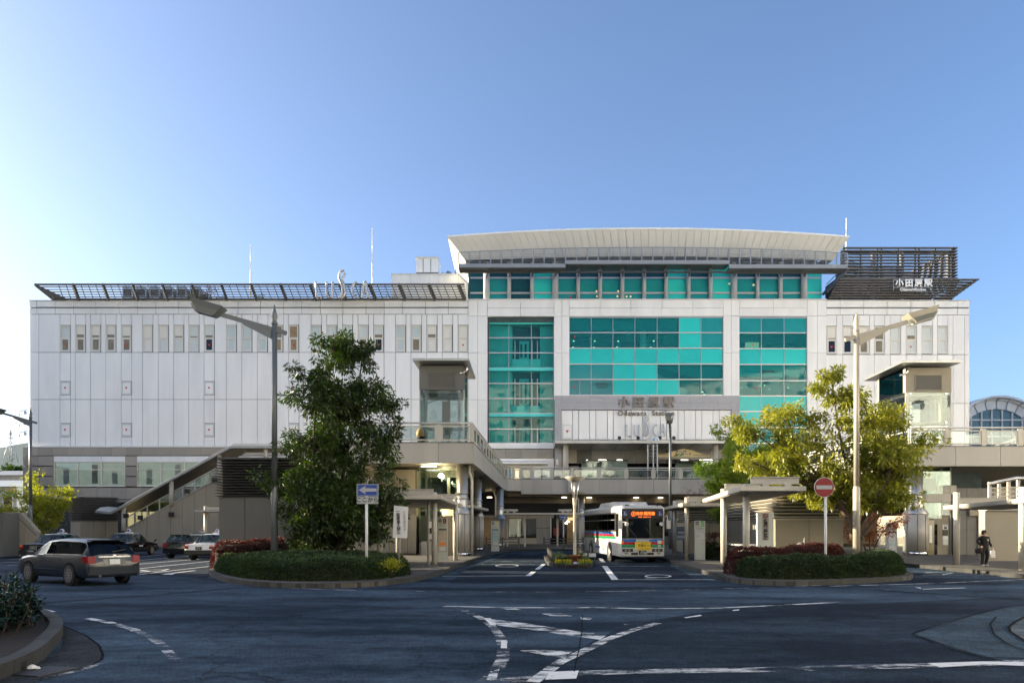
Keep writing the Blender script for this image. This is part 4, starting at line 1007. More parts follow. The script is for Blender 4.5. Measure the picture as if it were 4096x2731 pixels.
for x in (2478,2553,2640,2696):
    t = thing('spotlight', {2478:'leftmost black spotlight',2553:'second black spotlight from the left',2640:'black spotlight partly behind the lamp head',2696:'rightmost black spotlight'}[x] + ' on the entrance canopy edge', 'spotlight', (u(x), 77, GZ(1760,77)), 'spotlights on the entrance canopy')
    X = GX(x,77); Z = GZ(1756,77)
    MB().prism([(X-.16,77,Z+.05),(X+.16,77,Z),(X+.16,77,Z+.28),(X-.12,77,Z+.33)], (0,.3,0)).build('head', M['black'], t)
    piece('bracket', M['black'], t, X-.05, X+.05, 77.1, 77.2, Z-.22, Z+.06)

# ============================================================ pedestrian deck on columns
ZT, ZB = 6.68, 5.52
dk = thing('pedestrian_deck', 'grey panelled pedestrian deck on round columns with glass railings', 'footbridge', (6, 75, 0))
slab = [(-11,43.1),(-2.4,43.1),(-2.25,46),(-.85,73.2),(-.3,74.5),(.8,75.2),(2,75.3),(22.5,75.3),(23.8,74),(24,72),(24,45.1),(48,45.1),(48,79.8),(-26,79.8),(-26,67),(-11,67)]
MB().prism([(x,y,ZB+.1) for x, y in slab], (0,0,ZT-ZB-.12)).build('slab', M['soffit'], dk)
def chop(pts, pitch):
    out = []
    for a, b in zip(pts, pts[1:]):
        a, b = Vector(a), Vector(b); n = max(1, round((b-a).length/pitch))
        out += [(a.lerp(b, k/n), a.lerp(b, (k+1)/n)) for k in range(n)]
    return out
edgeL = [(-11,43),(-6.55,43),(-4.2,43),(-2.29,43),(-.75,73.3),(-.45,74.2),(.1,74.75),(.9,75.0),(2,75.05)]
edgeC = [(2,75.05),(6.0,75.05),(22.3,75.05)]
edgeR = [(22.3,75.05),(23.4,74.4),(23.9,73),(23.9,45),(48,45)]
for e, pitch in ((edgeL,2.6),(edgeC,2.55),(edgeR,2.8)):
    for k, (a, b) in enumerate(chop(e, pitch)):
        zb = 5.22 if (a.y > 74.9 and b.y > 74.9) else ZB
        d = (b-a).normalized()*.012
        bpiece('fascia_panel', M['deck_panel' if k % 3 else 'deck_panel_b'], dk, (*(a+d),(ZT+zb)/2), (*(b-d),(ZT+zb)/2), .16, ZT-zb)
        bpiece('edge_strip', M['steel_dark'], dk, (*(a-d),ZT+.03), (*(b+d),ZT+.03), .2, .05)
piece('fascia_box', M['deck_panel'], dk, GX(2272,74.7), GX(2340,74.7), 74.6, 75.3, GZ(1968,74.7), GZ(1912,74.7))
def railing(e, pitch, parent, z=ZT, h=1.15, tube=True, pw=.26):
    segs = chop(e, pitch)
    for a, b in segs:
        d = (b-a).normalized(); z0 = z+.06
        bpiece('rail_post', M['post_white'], parent, (*(a-d*pw/2),z0+(h-.12)/2), (*(a+d*pw/2),z0+(h-.12)/2), .10, h-.12)
        L_ = (b-a).length
        if L_ > .6:
            bpiece('glass_panel', M['glass'], parent, (*(a+d*(pw/2+.1)),z0+.5), (*(b-d*(pw/2+.1)),z0+.5), .02, .72)
            for zz in (.12,.90): bpiece('panel_rail', M['post_white'], parent, (*(a+d*pw/2),z0+zz), (*(b-d*pw/2),z0+zz), .07, .07)
            for q in (a+d*(pw/2+.06), b-d*(pw/2+.06)): bpiece('panel_stile', M['post_white'], parent, (*(q-d*.035),z0+.5), (*(q+d*.035),z0+.5), .06, .72)
    a, b = segs[-1]; d = (b-a).normalized()
    bpiece('rail_post', M['post_white'], parent, (*(b-d*pw/2),z+.06+(h-.12)/2), (*(b+d*pw/2),z+.06+(h-.12)/2), .10, h-.12)
    MB().tube([(*Vector(p),z+h) for p in e], .055, 8).build('handrail', M['alu'], parent)
railing(edgeL[:4], 2.15, dk); railing(edgeL[3:], 2.4, dk); railing(edgeC, 2.55, dk); railing(edgeR[1:3] + [(23.9,45)], 2.5, dk); railing([(23.9,45),(48,45)], 2.12, dk)
def deck_column(x, Y, r, rc, ztop=ZB+.1, zc=2.65, pipe=0):
    X = GX(x, Y); c = MB().lathe((X,Y,.15), [(r,0),(r,ztop-.15)], 20).build('column', M['alu'], dk)
    MB().lathe((X,Y,.38), [(rc,0),(rc,zc-.38)], 24).build('casing', M['deck_panel'], c)
    MB().lathe((X,Y,zc), [(rc+.02,0),(rc+.02,.06),(r+.02,.42),(r+.01,.45)], 24).build('casing_cap', M['steel'], c)
    MB().lathe((X,Y,.15), [(rc-.02,0),(rc-.02,.24)], 24).build('foot_ring', M['chrome'], c)
    for zz in (3.55,3.85): MB().lathe((X,Y,zz), [(r+.07,0),(r+.07,.07)], 20).build('collar', M['deck_panel_b'], c)
    for a in (-1.9,-1.2): MB().box(X+rc*math.cos(a)-.012, X+rc*math.cos(a)+.012, Y+rc*math.sin(a)-.012, Y+rc*math.sin(a)+.02, .4, zc-.02).build('casing_seam', M['joint'], c)
    if pipe:
        px_ = X+pipe
        MB().tube([(px_,Y-.1,ztop),(px_,Y-.1,ztop-.5),(px_+.16,Y-.25,ztop-.9),(px_+.16,Y-.25,.15)], .09, 10).build('drain_pipe', M['post_white'], c)
deck_column(1848, 45, .34, .55, pipe=.45); deck_column(1910, 56, .31, .46); deck_column(1999, 70, .36, .56, pipe=-.55)
deck_column(2325, 76.4, .33, .6, pipe=-.5); deck_column(2790, 76.4, .33, .6); deck_column(3662, 46.2, .42, .70, pipe=-.75); deck_column(3085, 76.4, .33, .6)
deck_column(1700, 62, .3, .5); deck_column(3790, 62, .33, .6)
# beams under the deck and downlights
for Y_ in (50,57,64,71): piece('beam', M['soffit'], dk, -10.5, GX(1990,70)-1.2, Y_-.3, Y_+.3, ZB-.35, ZB+.12)
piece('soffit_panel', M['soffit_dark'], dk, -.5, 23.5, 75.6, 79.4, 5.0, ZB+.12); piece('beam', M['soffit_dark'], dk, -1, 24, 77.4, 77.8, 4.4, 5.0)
for k, (x, y, Y_) in enumerate(((2075,2028,78),(2198,2028,78),(2257,1983,76.5),(2357,1993,77),(2545,1993,77),(2642,1994,77),(1958,2027,76),(2130,2032,79),(2420,2030,79))):
    MB().lathe((GX(x,Y_), Y_, 4.9 if Y_ > 75.5 else ZB), [(.24,0),(.24,.08)], 12).build('downlight', M['lamp_warm'], dk)
# rear ground floor under the deck
gf = thing('station_arcade', 'stone ground-floor arcade wall with dark shop windows behind the bus lanes', 'arcade', (4, 78.5, .15))
AY = 78.4
ax_ = lambda x: GX(x, AY); az_ = lambda y: GZ(y, AY)
for (a, b, y0, y1, m_) in ((1800,1880,2060,2170,'beige_panel'),(2145,2200,2070,2110,'concrete'),(2145,2200,2112,2180,'concrete'),(2200,2206,2070,2150,'sign_white'),(2010,2146,2152,2180,'stone_c')):
    n = max(1, round((b-a)/46))
    for k in range(n): piece('stone_panel', M[m_], gf, ax_(a+(b-a)*k/n)+.015, ax_(a+(b-a)*(k+1)/n)-.015, AY, AY+.3, max(az_(y1),.15), az_(y0))
piece('shop_window', M['glass_taxi'], gf, ax_(2028), ax_(2145), AY+.05, AY+.1, az_(2150), az_(2074)); piece('shop_back', M['interior_warm'], gf, ax_(1880), ax_(2146), AY+1.4, AY+1.5, .15, az_(2060))
for (a, b, c, d, m_) in ((2040,2062,2090,2150,'interior_dark'),(2070,2076,2080,2150,'soft_glow'),(2090,2112,2100,2150,'interior_dark'),(2036,2040,2118,2145,'soft_glow')): piece('display', M[m_], gf, ax_(a), ax_(b), AY+.7, AY+.9, az_(d), az_(c))
piece('shutter_wall', M['interior_warm'], gf, ax_(1930), ax_(2028), AY+.3, AY+.4, .15, az_(2060)); piece('lintel', M['concrete'], gf, ax_(1880), ax_(2215), AY-.1, AY+.2, az_(2070), az_(2060))
piece('dark_passage', M['pane_black'], gf, ax_(2205), ax_(2270), AY+.8, AY+.9, .15, az_(2060)); piece('notice', M['sign_red'], gf, ax_(2215), ax_(2238), AY+.5, AY+.55, az_(2143), az_(2110))
piece('passage_back', M['interior_warm'], gf, ax_(2270), ax_(3700), AY+1.3, 79.8, .15, az_(2045))
for (x, y) in ((2262,2093),(2269,2086),(2266,2095),(2324,2087),(2339,2088),(2330,2084),(2275,2088),(2384,2090)): MB().lathe((ax_(x), AY-.3, az_(y)), [(.05,0),(.09,.06),(.05,.12)], 8).build('bulb', M['lamp_warm'], gf)
piece('lit_panel', M['lamp_orange'], gf, ax_(2257), ax_(2267), AY+.2, AY+.3, az_(2188), az_(2176)); piece('lit_panel', M['soft_glow'], gf, ax_(2256), ax_(2340), AY+.9, AY+1.0, az_(2080), az_(2068))
for k in range(10): piece('arcade_panel', M['lobby_stone' if k % 2 else 'grey_panel'], gf, ax_(2345+75*k), ax_(2415+75*k), AY+.4, AY+.6, .15, az_(2058))
for k in range(5): piece('arcade_window', M['glass_dark'], gf, ax_(2360+150*k), ax_(2470+150*k), AY+.3, AY+.38, 1.0, az_(2075))
fb = piece('arcade_floor', M['pave'], gf, -13, 26, 78.2, 79.9, .152, .158)
# white canopy along the rear pavement
rc = thing('rear_canopy', 'long flat white canopy across the back of the bus lanes', 'canopy', (GX(2180,66), 66, .15))
piece('roof', M['post_white'], rc, GX(2015,66), GX(2350,66), 66, 69, GZ(2057,66), GZ(2050,66))
for x in (2030,2100,2230,2320): piece('post', M['post_white'], rc, GX(x,68)-.08, GX(x,68)+.08, 67.9, 68.06, .15, GZ(2055,68))
for (a, b) in ((2012,2072),(2235,2290)):
    piece('beam', M['post_white'], rc, GX(a,66.5), GX(b,66.5), 67, 67.3, GZ(2043,66.5), GZ(2035,66.5)); piece('beam_bracket', M['post_white'], rc, GX(a+14,66.5), GX(a+24,66.5), 67.05, 67.25, GZ(2051,66.5), GZ(2043,66.5)); piece('beam_bracket', M['post_white'], rc, GX(b-20,66.5), GX(b-10,66.5), 67.05, 67.25, GZ(2051,66.5), GZ(2043,66.5))
# guard rails behind the bus lanes
def guard(x0, x1, Y, n, lb, grp='dark guard rails behind the bus lanes'):
    t = thing('guard_rail', lb, 'guard rail', (GX((x0+x1)/2,Y), Y, .15), grp)
    X0, X1 = GX(x0,Y), GX(x1,Y)
    for k in range(n+1):
        X = X0 + (X1-X0)*k/n; piece('post', M['steel_dark'], t, X-.07, X+.07, Y-.05, Y+.05, .15, 1.1)
    for z in (.42,.70,.95): piece('rail', M['steel_dark'], t, X0, X1, Y-.025, Y+.025, z-.03, z+.03)
guard(1945,2075,59.6,2,'dark steel guard rail left of the passage behind the bus lanes'); guard(2176,2333,59.6,2,'dark steel guard rail in front of the lit passage behind the bus lanes'); guard(2690,2860,60,3,'dark steel guard rail behind the right bus platform'); 
# --- arched welcome banner under the entrance canopy
BY = 77.6
bn = thing('arched_banner', 'yellow arched banner アークロード hanging under the entrance canopy', 'banner', (GX(2735,BY), BY, GZ(1827,BY)))
pts = []
for k in range(25):
    x = 2628 + 212*k/24; t = (x-2734)/106; y = 1816 - 21*(.5+.5*math.cos(math.pi*min(1,abs(t)*1.15)))
    pts.append((GX(x,BY), BY, GZ(y,BY)))
MB().prism([(GX(2628,BY),BY,GZ(1827,BY))] + pts + [(GX(2840,BY),BY,GZ(1827,BY))], (0,.12,0)).build('board', M['banner'], bn)
piece('lower_board', M['soffit'], bn, GX(2628,BY), GX(2840,BY), BY+.02, BY+.14, GZ(1835,BY), GZ(1828,BY))
text('アーク', .40, M['sign_blue'], bn, (GX(2723,BY), BY-.02, GZ(1807,BY)), bold=.03); text('ロード', .38, M['sign_blue'], bn, (GX(2745,BY), BY-.02, GZ(1817,BY)), bold=.02)
text('小田原駅', .26, M['ink_grey'], bn, (GX(2654,BY), BY-.02, GZ(1819,BY))); text('東西自由連絡通路', .2, M['ink_grey'], bn, (GX(2804,BY), BY-.02, GZ(1820,BY)))
for k, (c, x) in enumerate((('sign_red',2693),('bus_green',2702),('bus_green',2714))): MB().prism([(GX(x,BY),BY-.02,GZ(1825,BY)),(GX(x+7,BY),BY-.02,GZ(1825,BY)),(GX(x+20,BY),BY-.02,GZ(1813,BY)),(GX(x+12,BY),BY-.02,GZ(1813,BY))], (0,.01,0)).build('stripe', M[c], bn)
# --- clock and bell stand on the deck
KY = 76.6
ck = thing('clock_stand', 'steel clock stand with two round clocks and hanging bells on the deck', 'clock', (GX(2611,KY), KY, ZT))
for x, yt in ((2591,1775),(2613,1752),(2629,1775)): piece('post', M['chrome'], ck, GX(x,KY)-.06, GX(x,KY)+.06, KY-.06, KY+.06, ZT, GZ(yt,KY))
for x, rz in ((2599,-.5),(2624,.6)):
    c = Vector((GX(x,KY), KY-.2, GZ(1764,KY))); n_ = Vector((math.sin(rz)*.9, -math.cos(rz), 0)).normalized()
    f = MB().tube([c+n_*-.12, c+n_*.12], .36, 20).build('clock_case', M['chrome'], ck)
    MB().tube([c+n_*.12, c+n_*.14], .30, 20).build('clock_face', M['sign_white'], f)
    rt = n_.cross(Vector((0,0,1)))
    MB().bar(c+n_*.15, c+n_*.15+Vector((0,0,.2)), .03, .03, up=(0,1,0)).build('hand', M['ink'], f); MB().bar(c+n_*.15, c+n_*.15+rt*.13+Vector((0,0,.06)), .03, .03).build('hand', M['ink'], f)
for x in (2602,2621):
    for y in (1790,1803,1817,1828):
        MB().lathe((GX(x,KY),KY,GZ(y+4,KY)), [(.14,0),(.12,.05),(.08,.2),(.03,.24)], 10).build('bell', M['steel_dark'], ck); piece('bell_bar', M['steel'], ck, GX(x,KY)-.2, GX(x,KY)+.2, KY-.03, KY+.03, GZ(y-6,KY), GZ(y-5,KY))
# a person sitting with the back to the deck railing
ps = thing('person', 'person with tan hair and dark coat resting behind the left deck railing', 'person', (GX(1680,44), 44, ZT))
X = GX(1682,44); mb = MB()
mb.lathe((X+.02,44.1,ZT+.05), [(.20,0),(.24,.25),(.22,.45),(.10,.55),(.06,.6)], 12); mb.build('body', M['cloth_black'], ps)
mb = MB(); mb.lathe((X-.02,44.05,ZT+.45), [(.05,0),(.20,.05),(.24,.2),(.22,.36),(.14,.50),(.04,.56)], 12); mb.build('hair', M['hair_tan'], ps)
bnch = thing('bench', 'low bench behind the left deck railing', 'bench', (X, 44.4, ZT)); piece('seat', M['steel_dark'], bnch, X-.9, X+.9, 44.3, 44.7, ZT+.02, ZT+.1)

# ============================================================ glass lift towers
def lift_tower(name, label, X0, X1, Y0, Y1, ztop, zglass, pan, rx0, rx1, ry0, ry1, pipe):
    t = thing(name, label, 'lift tower', ((X0+X1)/2, (Y0+Y1)/2, .15))
    hd = piece('head_box', M[pan], t, X0, X1, Y0, Y0+.3, zglass, ztop); piece('head_back', M[pan], t, X0, X1, Y1-.2, Y1, zglass, ztop); piece('machine_housing', M['interior_dark'], t, X0+.4, X1-.4, Y0+.5, Y1-.4, zglass, ztop-.05)
    for xx in (X0+.02, X1-.04):
        for k in range(2): piece('glass_pane', M['glass_dark'], t, xx, xx+.02, Y0+.31+(Y1-Y0-.52)*k/2, Y0+.30+(Y1-Y0-.52)*(k+1)/2, zglass+.015, ztop-.02)
    MB().prism([(rx0,ry0,ztop+.10),(rx1,ry0,ztop+.10),(rx1+.15,ry1,ztop+.04),(rx0+.15,ry1,ztop+.04)], (0,0,.14)).build('roof', M['steel'], t)
    lx0, lx1 = X0+(X1-X0)*.2, X0+(X1-X0)*.8; z0, z1 = zglass+.05*(ztop-zglass), zglass+.72*(ztop-zglass)
    lf = MB()
    for (a, b, c, d) in ((lx0,lx1,z1-.06,z1),(lx0,lx1,z0,z0+.06),(lx0,lx0+.06,z0,z1),(lx1-.06,lx1,z0,z1)): lf.box(a, b, Y0-.04, Y0, c, d)
    lf = lf.build('louvre', M[pan], hd); piece('louvre_back', M['slat_back'], lf, lx0+.06, lx1-.06, Y0-.015, Y0-.005, z0+.06, z1-.06)
    sl = MB(); n = 16
    for k in range(n):
        zz = z0+.1+(z1-z0-.2)*k/(n-1); sl.obox(((lx0+lx1)/2, Y0-.03, zz), ((lx1-lx0)/2-.07,0,0), (0,.02,.012), (0,-.004,.012))
    sl.build('louvre_slats', M['slat'], lf, 'stuff')
    for (a, b) in ((X0,Y0),(X1,Y0),(X0,Y1),(X1,Y1)): piece('corner_post', M['post_white'], t, a-.06 if a == X1 else a, a if a == X1 else a+.06, b-.06 if b == Y1 else b, b if b == Y1 else b+.06, .15, zglass)
    zz = .15
    ys = [3.4, ZT-.1, ZT+1.6, zglass]
    z0 = 2.6
    for z1 in ys:
        for k in range(2):
            xa, xb = X0+.07+(X1-X0-.14)*k/2, X0+.07+(X1-X0-.14)*(k+1)/2
            piece('glass_pane', M['glass'], t, xa+.01, xb-.01, Y0+.02, Y0+.04, z0+.015, z1-.015); piece('glass_pane', M['glass'], t, xa+.01, xb-.01, Y1-.04, Y1-.02, z0+.015, z1-.015)
        for xx in (X0+.02, X1-.04):
            for k in range(2): piece('glass_pane', M['glass'], t, xx, xx+.02, Y0+.07+(Y1-Y0-.14)*k/2+.01, Y0+.07+(Y1-Y0-.14)*(k+1)/2-.01, z0+.015, z1-.015)
        z0 = z1
    for z in (ZT+.2, ZT+1.6, zglass-.15, 3.4): 
        piece('ring_beam', M['post_white'], t, X0+.25, X1-.25, Y0+.3, Y0+.42, z, z+.2); piece('ring_beam', M['post_white'], t, X0+.25, X1-.25, Y1-.42, Y1-.3, z, z+.2)
        for xx in (X0+.25, X1-.37): piece('ring_beam', M['post_white'], t, xx, xx+.12, Y0+.42, Y1-.42, z, z+.2)
    for xx in (X0+.3, X1-.42): piece('guide_column', M['post_white'], t, xx, xx+.14, Y0+.5, Y0+.66, .15, zglass)
    piece('guide_column', M['post_cream'], t, (X0+X1)/2+.1, (X0+X1)/2+.3, Y1-.7, Y1-.5, .15, zglass); piece('counterweight', M['wall_brown'], t, (X0+X1)/2-.2, (X0+X1)/2+.25, Y1-.9, Y1-.7, ZT+1.0, zglass-.3)
    MB().tube([(X0+.3,Y0+.6,zglass-.8),(X0+1.2,Y0+.6,zglass-.5)], .025, 6).build('cable', M['steel_dark'], t)
    for zz in (zglass-.1, ZT+1.75, ZT+1.5):
        for xx in (X0+.3, X1-.35): MB().lathe((xx,Y0-.03,zz), [(.05,0),(.05,.05)], 8, axis='y').build('glass_fixing', M['chrome'], t)
    MB().tube([(pipe,Y0-.15,ztop),(pipe,Y0-.15,ztop-.35),(pipe-.18,Y0-.08,ztop-.45),(pipe-.4,Y0-.05,ztop-.5)], .07, 8).build('drain_pipe', M['chrome'], t)
    piece('lobby_wall', M['beige_panel'], t, X0, X1, Y0+.1, Y1-.1, .15, 2.6)
    return t
lift_tower('lift_tower', 'glass lift tower with grey louvred head on the left deck', GX(1677,47), GX(1858,47), 47, 50.4, GZ(1462,47), GZ(1558,47), 'grey_panel', GX(1650,46), GX(1875,46), 46, 51.4, GX(1868,47))
rt_ = lift_tower('lift_tower', 'glass lift tower with cream louvred head behind the right trees', GX(3622,47), GX(3806,47), 47, 50.6, GZ(1470,47), GZ(1568,47), 'beige_panel', GX(3611,46), GX(3846,46), 46, 51.5, GX(3617,47)+.1)
# lower surroundings of the left lift: cream wall and glass lobby below the deck
lb = thing('lift_lobby', 'cream tiled wall and glass lobby beneath the left deck', 'lobby', (GX(1650,47), 47, .15))
LYY = 46.4
for k in range(7):
    a = 1420 + 35*k
    for (y0, y1) in ((2058,2128),(2129,2212)): piece('wall_panel', M['beige_panel' if a < 1640 else 'concrete'], lb, GX(a,LYY)+.012, GX(a+35,LYY)-.012, LYY, LYY+.2, max(GZ(y1,LYY),.15), GZ(y0,LYY))
for k in range(3): piece('glass_pane', M['glass'], lb, GX(1672+50*k,LYY)+.02, GX(1722+50*k,LYY)-.02, LYY+.1, LYY+.13, 3.95, 5.5)
piece('beam', M['deck_panel'], lb, GX(1560,LYY), GX(1830,LYY), LYY-.3, LYY-.05, 3.30, 3.9); piece('lobby_ceiling', M['soffit'], lb, GX(1670,LYY), GX(1826,LYY), LYY+.2, LYY+3, 3.5, 3.6)
piece('lit_wall', M['soft_glow'], lb, GX(1760,LYY), GX(1826,LYY), LYY+1.5, LYY+1.6, .2, 3.0); piece('glass_pane', M['glass'], lb, GX(1672,LYY), GX(1760,LYY), LYY+.05, LYY+.08, .9, 3.2); piece('low_wall', M['deck_panel'], lb, GX(1688,LYY), GX(1745,LYY), LYY-.4, LYY-.2, .15, 1.0)
piece('notice_board', M['sign_white'], lb, GX(1716,LYY), GX(1728,LYY), LYY-.1, LYY-.05, GZ(2110,LYY), GZ(2085,LYY)); piece('notice_board', M['black'], lb, GX(1716,LYY), GX(1728,LYY), LYY-.1, LYY-.05, GZ(2132,LYY), GZ(2112,LYY)); piece('notice_board', M['sign_white'], lb, GX(1716,LYY), GX(1728,LYY), LYY-.1, LYY-.05, GZ(2155,LYY), GZ(2134,LYY))
piece('soffit_light', M['lamp_white'], lb, GX(1680,44.5), GX(1740,44.5), 45, 45.3, 5.50, 5.53)
for (lx, ly, lz, en) in ((-4.6,44.6,5.2,45), (-4.3,48.6,5.0,40), (-4.6,47.6,3.0,40)):        # the lit ceiling lamps of the lobby
    ld = bpy.data.lights.new('lobby_light', 'POINT'); ld.energy = en; ld.color = (1.0,.80,.45); ld.shadow_soft_size = .15
    lo = bpy.data.objects.new('lobby_light', ld); COL.objects.link(lo); lo.location = (lx,ly,lz); setparent(lo, lb)
piece('shade_mass', M['beige_panel'], lb, GX(1430,LYY)+1.0, GX(1672,LYY)-.2, LYY+.3, 64, .15, 5.45)  # solid mass added under the deck to keep the sun off the bus
# right side below the deck: stone wall, lit doors, panels
rl = thing('lift_lobby', 'grey stone and yellow panel lobby wall beneath the right deck behind the pedestrian', 'lobby', (28, 46.5, .15))
RY = 46.5
rx = lambda x: GX(x, RY); rz_ = lambda y: GZ(y, RY)
for (a, b, m_) in ((3830,3920,'lobby_stone'),(3920,3985,'lobby_stone'),(3985,4065,'beige_panel'),(4065,4160,'beige_panel'),(4160,4400,'beige_panel')):
    n = max(1, round((b-a)/45))
    for k in range(n):
        for (z0, z1) in ((.15,1.7),(1.72,2.9),(2.92,4.3)): piece('wall_panel', M[m_], rl, rx(a+(b-a)*k/n)+.012, rx(a+(b-a)*(k+1)/n)-.012, RY+.2, RY+.4, z0, z1)
piece('door', M['pane_tan'], rl, rx(3710), rx(3748), RY+.3, RY+.35, .15, rz_(2078)); piece('door_glass', M['pane_pale'], rl, rx(3727), rx(3738), RY+.27, RY+.3, .9, rz_(2100)); piece('dark_passage', M['pane_black'], rl, rx(3748), rx(3768), RY+.5, RY+.55, .15, rz_(2070))
piece('header', M['deck_panel'], rl, rx(3690), rx(3800), RY-.1, RY+.2, rz_(2008), rz_(1975)); piece('window_band', M['glass_green'], rl, rx(3690), rx(3806), RY+.1, RY+.14, rz_(1975), rz_(1885)); piece('window_band', M['glass_green'], rl, rx(3690), rx(3770), RY+.1, RY+.14, rz_(2072), rz_(2010)); piece('orange_panel', M['wall_brown'], rl, rx(3700), rx(3762), RY+.5, RY+.6, rz_(1962), rz_(1908)); piece('back_wall', M['interior_dark'], rl, rx(3690), rx(3990), RY+1.6, RY+1.8, .15, 5.4)
for (y0, y1, m_) in ((2096,2117,'sign_white'),(2118,2141,'black'),(2143,2157,'sign_white'),(2158,2178,'pylon_sign')): piece('notice', M[m_], rl, rx(3770), rx(3790), RY-.05, RY, rz_(y1), rz_(y0))
text('↓↑', .16, M['ink'], rl, (rx(3780), RY-.06, rz_(2101))); piece('lift_icon', M['ink'], rl, rx(3775), rx(3785), RY-.06, RY-.055, rz_(2115), rz_(2106))
piece('white_box', M['deck_panel'], rl, rx(3775), rx(3830), RY+.1, RY+.6, rz_(1975), rz_(1940)); piece('doorway', M['teal_dark'], rl, rx(3940), rx(3985), RY+.1, RY+.19, .15, rz_(2060)); piece('door_frame', M['post_cream'], rl, rx(3918), rx(3935), RY+.1, RY+.19, .15, rz_(2060)); piece('door_sign', M['sign_white'], rl, rx(3927), rx(3948), RY+.05, RY+.1, rz_(2060), rz_(2048)); piece('header_beam', M['beige_panel'], rl, rx(3880), rx(3990), RY+.0, RY+.19, rz_(2062), rz_(2030))
# ============================================================ covered stair at the left, parallel to the front
SY = 69.0
sx = lambda x: GX(x, SY); sz = lambda y: GZ(y, SY)
sc_ = thing('covered_stair', 'covered outdoor stair with sloping grey roof rising to the deck', 'staircase', (sx(690), SY, .15))
def slope(x, xa, ya, xb, yb): return ya + (yb-ya)*(x-xa)/(xb-xa)
xs = [500,540,587,636,682,729,778,825,872,930,990,1060,1130]
for a, b in zip(xs, xs[1:]):
    ya, yb = slope(min(a,880),500,2118,880,1910), slope(min(b,880),500,2118,880,1910)
    MB().prism([(sx(a)+.012,SY,.15),(sx(b)-.012,SY,.15),(sx(b)-.012,SY,sz(yb)),(sx(a)+.012,SY,sz(ya))], (0,.25,0)).build('stringer_panel', M['beige_panel'], sc_)
    bpiece('coping', M['deck_panel_b'], sc_, (sx(a),SY+.1,sz(ya)+.05), (sx(b),SY+.1,sz(yb)+.05), .36, .1)
    MB().prism([(sx(a)+.05,SY+.1,sz(ya)+.1),(sx(b)-.05,SY+.1,sz(yb)+.1),(sx(b)-.05,SY+.1,sz(yb)+1.05),(sx(a)+.05,SY+.1,sz(ya)+1.05)], (0,.03,0)).build('glass_panel', M['glass'], sc_)
    bpiece('handrail', M['alu'], sc_, (sx(a),SY+.1,sz(ya)+1.1), (sx(b),SY+.1,sz(yb)+1.1), .08, .08)
    piece('baluster', M['post_white'], sc_, sx(b)-.05, sx(b)+.05, SY+.06, SY+.14, sz(yb)+.1, sz(yb)+1.1)
for k in range(24):
    x = 505 + 16*k; y = slope(x,500,2140,880,1935); piece('step', M['concrete'], sc_, sx(x), sx(x+16)+.02, SY+.3, SY+3.0, sz(y)-.25, sz(y)-.05)
piece('back_wall', M['beige_panel'], sc_, sx(700), sx(1130), SY+3.1, SY+3.3, .15, 4.2)
# roof: curved in section, running up the slope then level
def roofseg(xa, ya, xb, yb):
    prof = [(-.5,-.28),(.3,.05),(1.6,.16),(2.9,.05),(3.6,-.28)]
    mb = MB()
    for (p, q), (r_, s) in zip(prof, prof[1:]):
        A = [(sx(xa),SY+p,sz(ya)+q),(sx(xb),SY+p,sz(yb)+q),(sx(xb),SY+r_,sz(yb)+s),(sx(xa),SY+r_,sz(ya)+s)]
        mb.prism(A, (0,0,.1))
    mb.build('roof', M['alu'], sc_); 
    bpiece('gutter', M['steel'], sc_, (sx(xa),SY-.52,sz(ya)-.27), (sx(xb),SY-.52,sz(yb)-.27), .14, .2)
    mb = MB()
    for (p, q), (r_, s) in zip(prof, prof[1:]): mb.prism([(sx(xa)+.03,SY+p,sz(ya)+q-.07),(sx(xb)-.03,SY+p,sz(yb)+q-.07),(sx(xb)-.03,SY+r_,sz(yb)+s-.07),(sx(xa)+.03,SY+r_,sz(ya)+s-.07)], (0,0,.04))
    mb.build('roof_lining', M['lining'], sc_)
for a, b in ((455,600),(600,760),(760,930)): roofseg(a, slope(a,455,2040,930,1778), b, slope(b,455,2040,930,1778))
roofseg(930,1778,1200,1778); roofseg(395,2034,455,2040)
for (x, yt, yb) in ((497,2028,2122),(687,1925,2022),(878,1820,1912),(1065,1785,1840)): MB().lathe((sx(x),SY-.1,max(.15,sz(yb))), [(.20,0),(.20,sz(yt)-max(.15,sz(yb)))], 12).build('post', M['post_white'], sc_)
for (x, y) in ((508,2058),(565,2065),(688,2052),(752,1960),(860,1915)): piece('speaker', M['black'], sc_, sx(x)-.2, sx(x)+.2, SY-.3, SY-.05, sz(y)-.3, sz(y)+.1)
piece('lit_hall', M['soft_glow'], sc_, sx(440), sx(560), SY+3.2, SY+3.3, .2, 3.4)
for k in range(5): piece('hall_frame', M['mullion'], sc_, sx(440+30*k), sx(443+30*k), SY+3.0, SY+3.15, .15, 3.5)
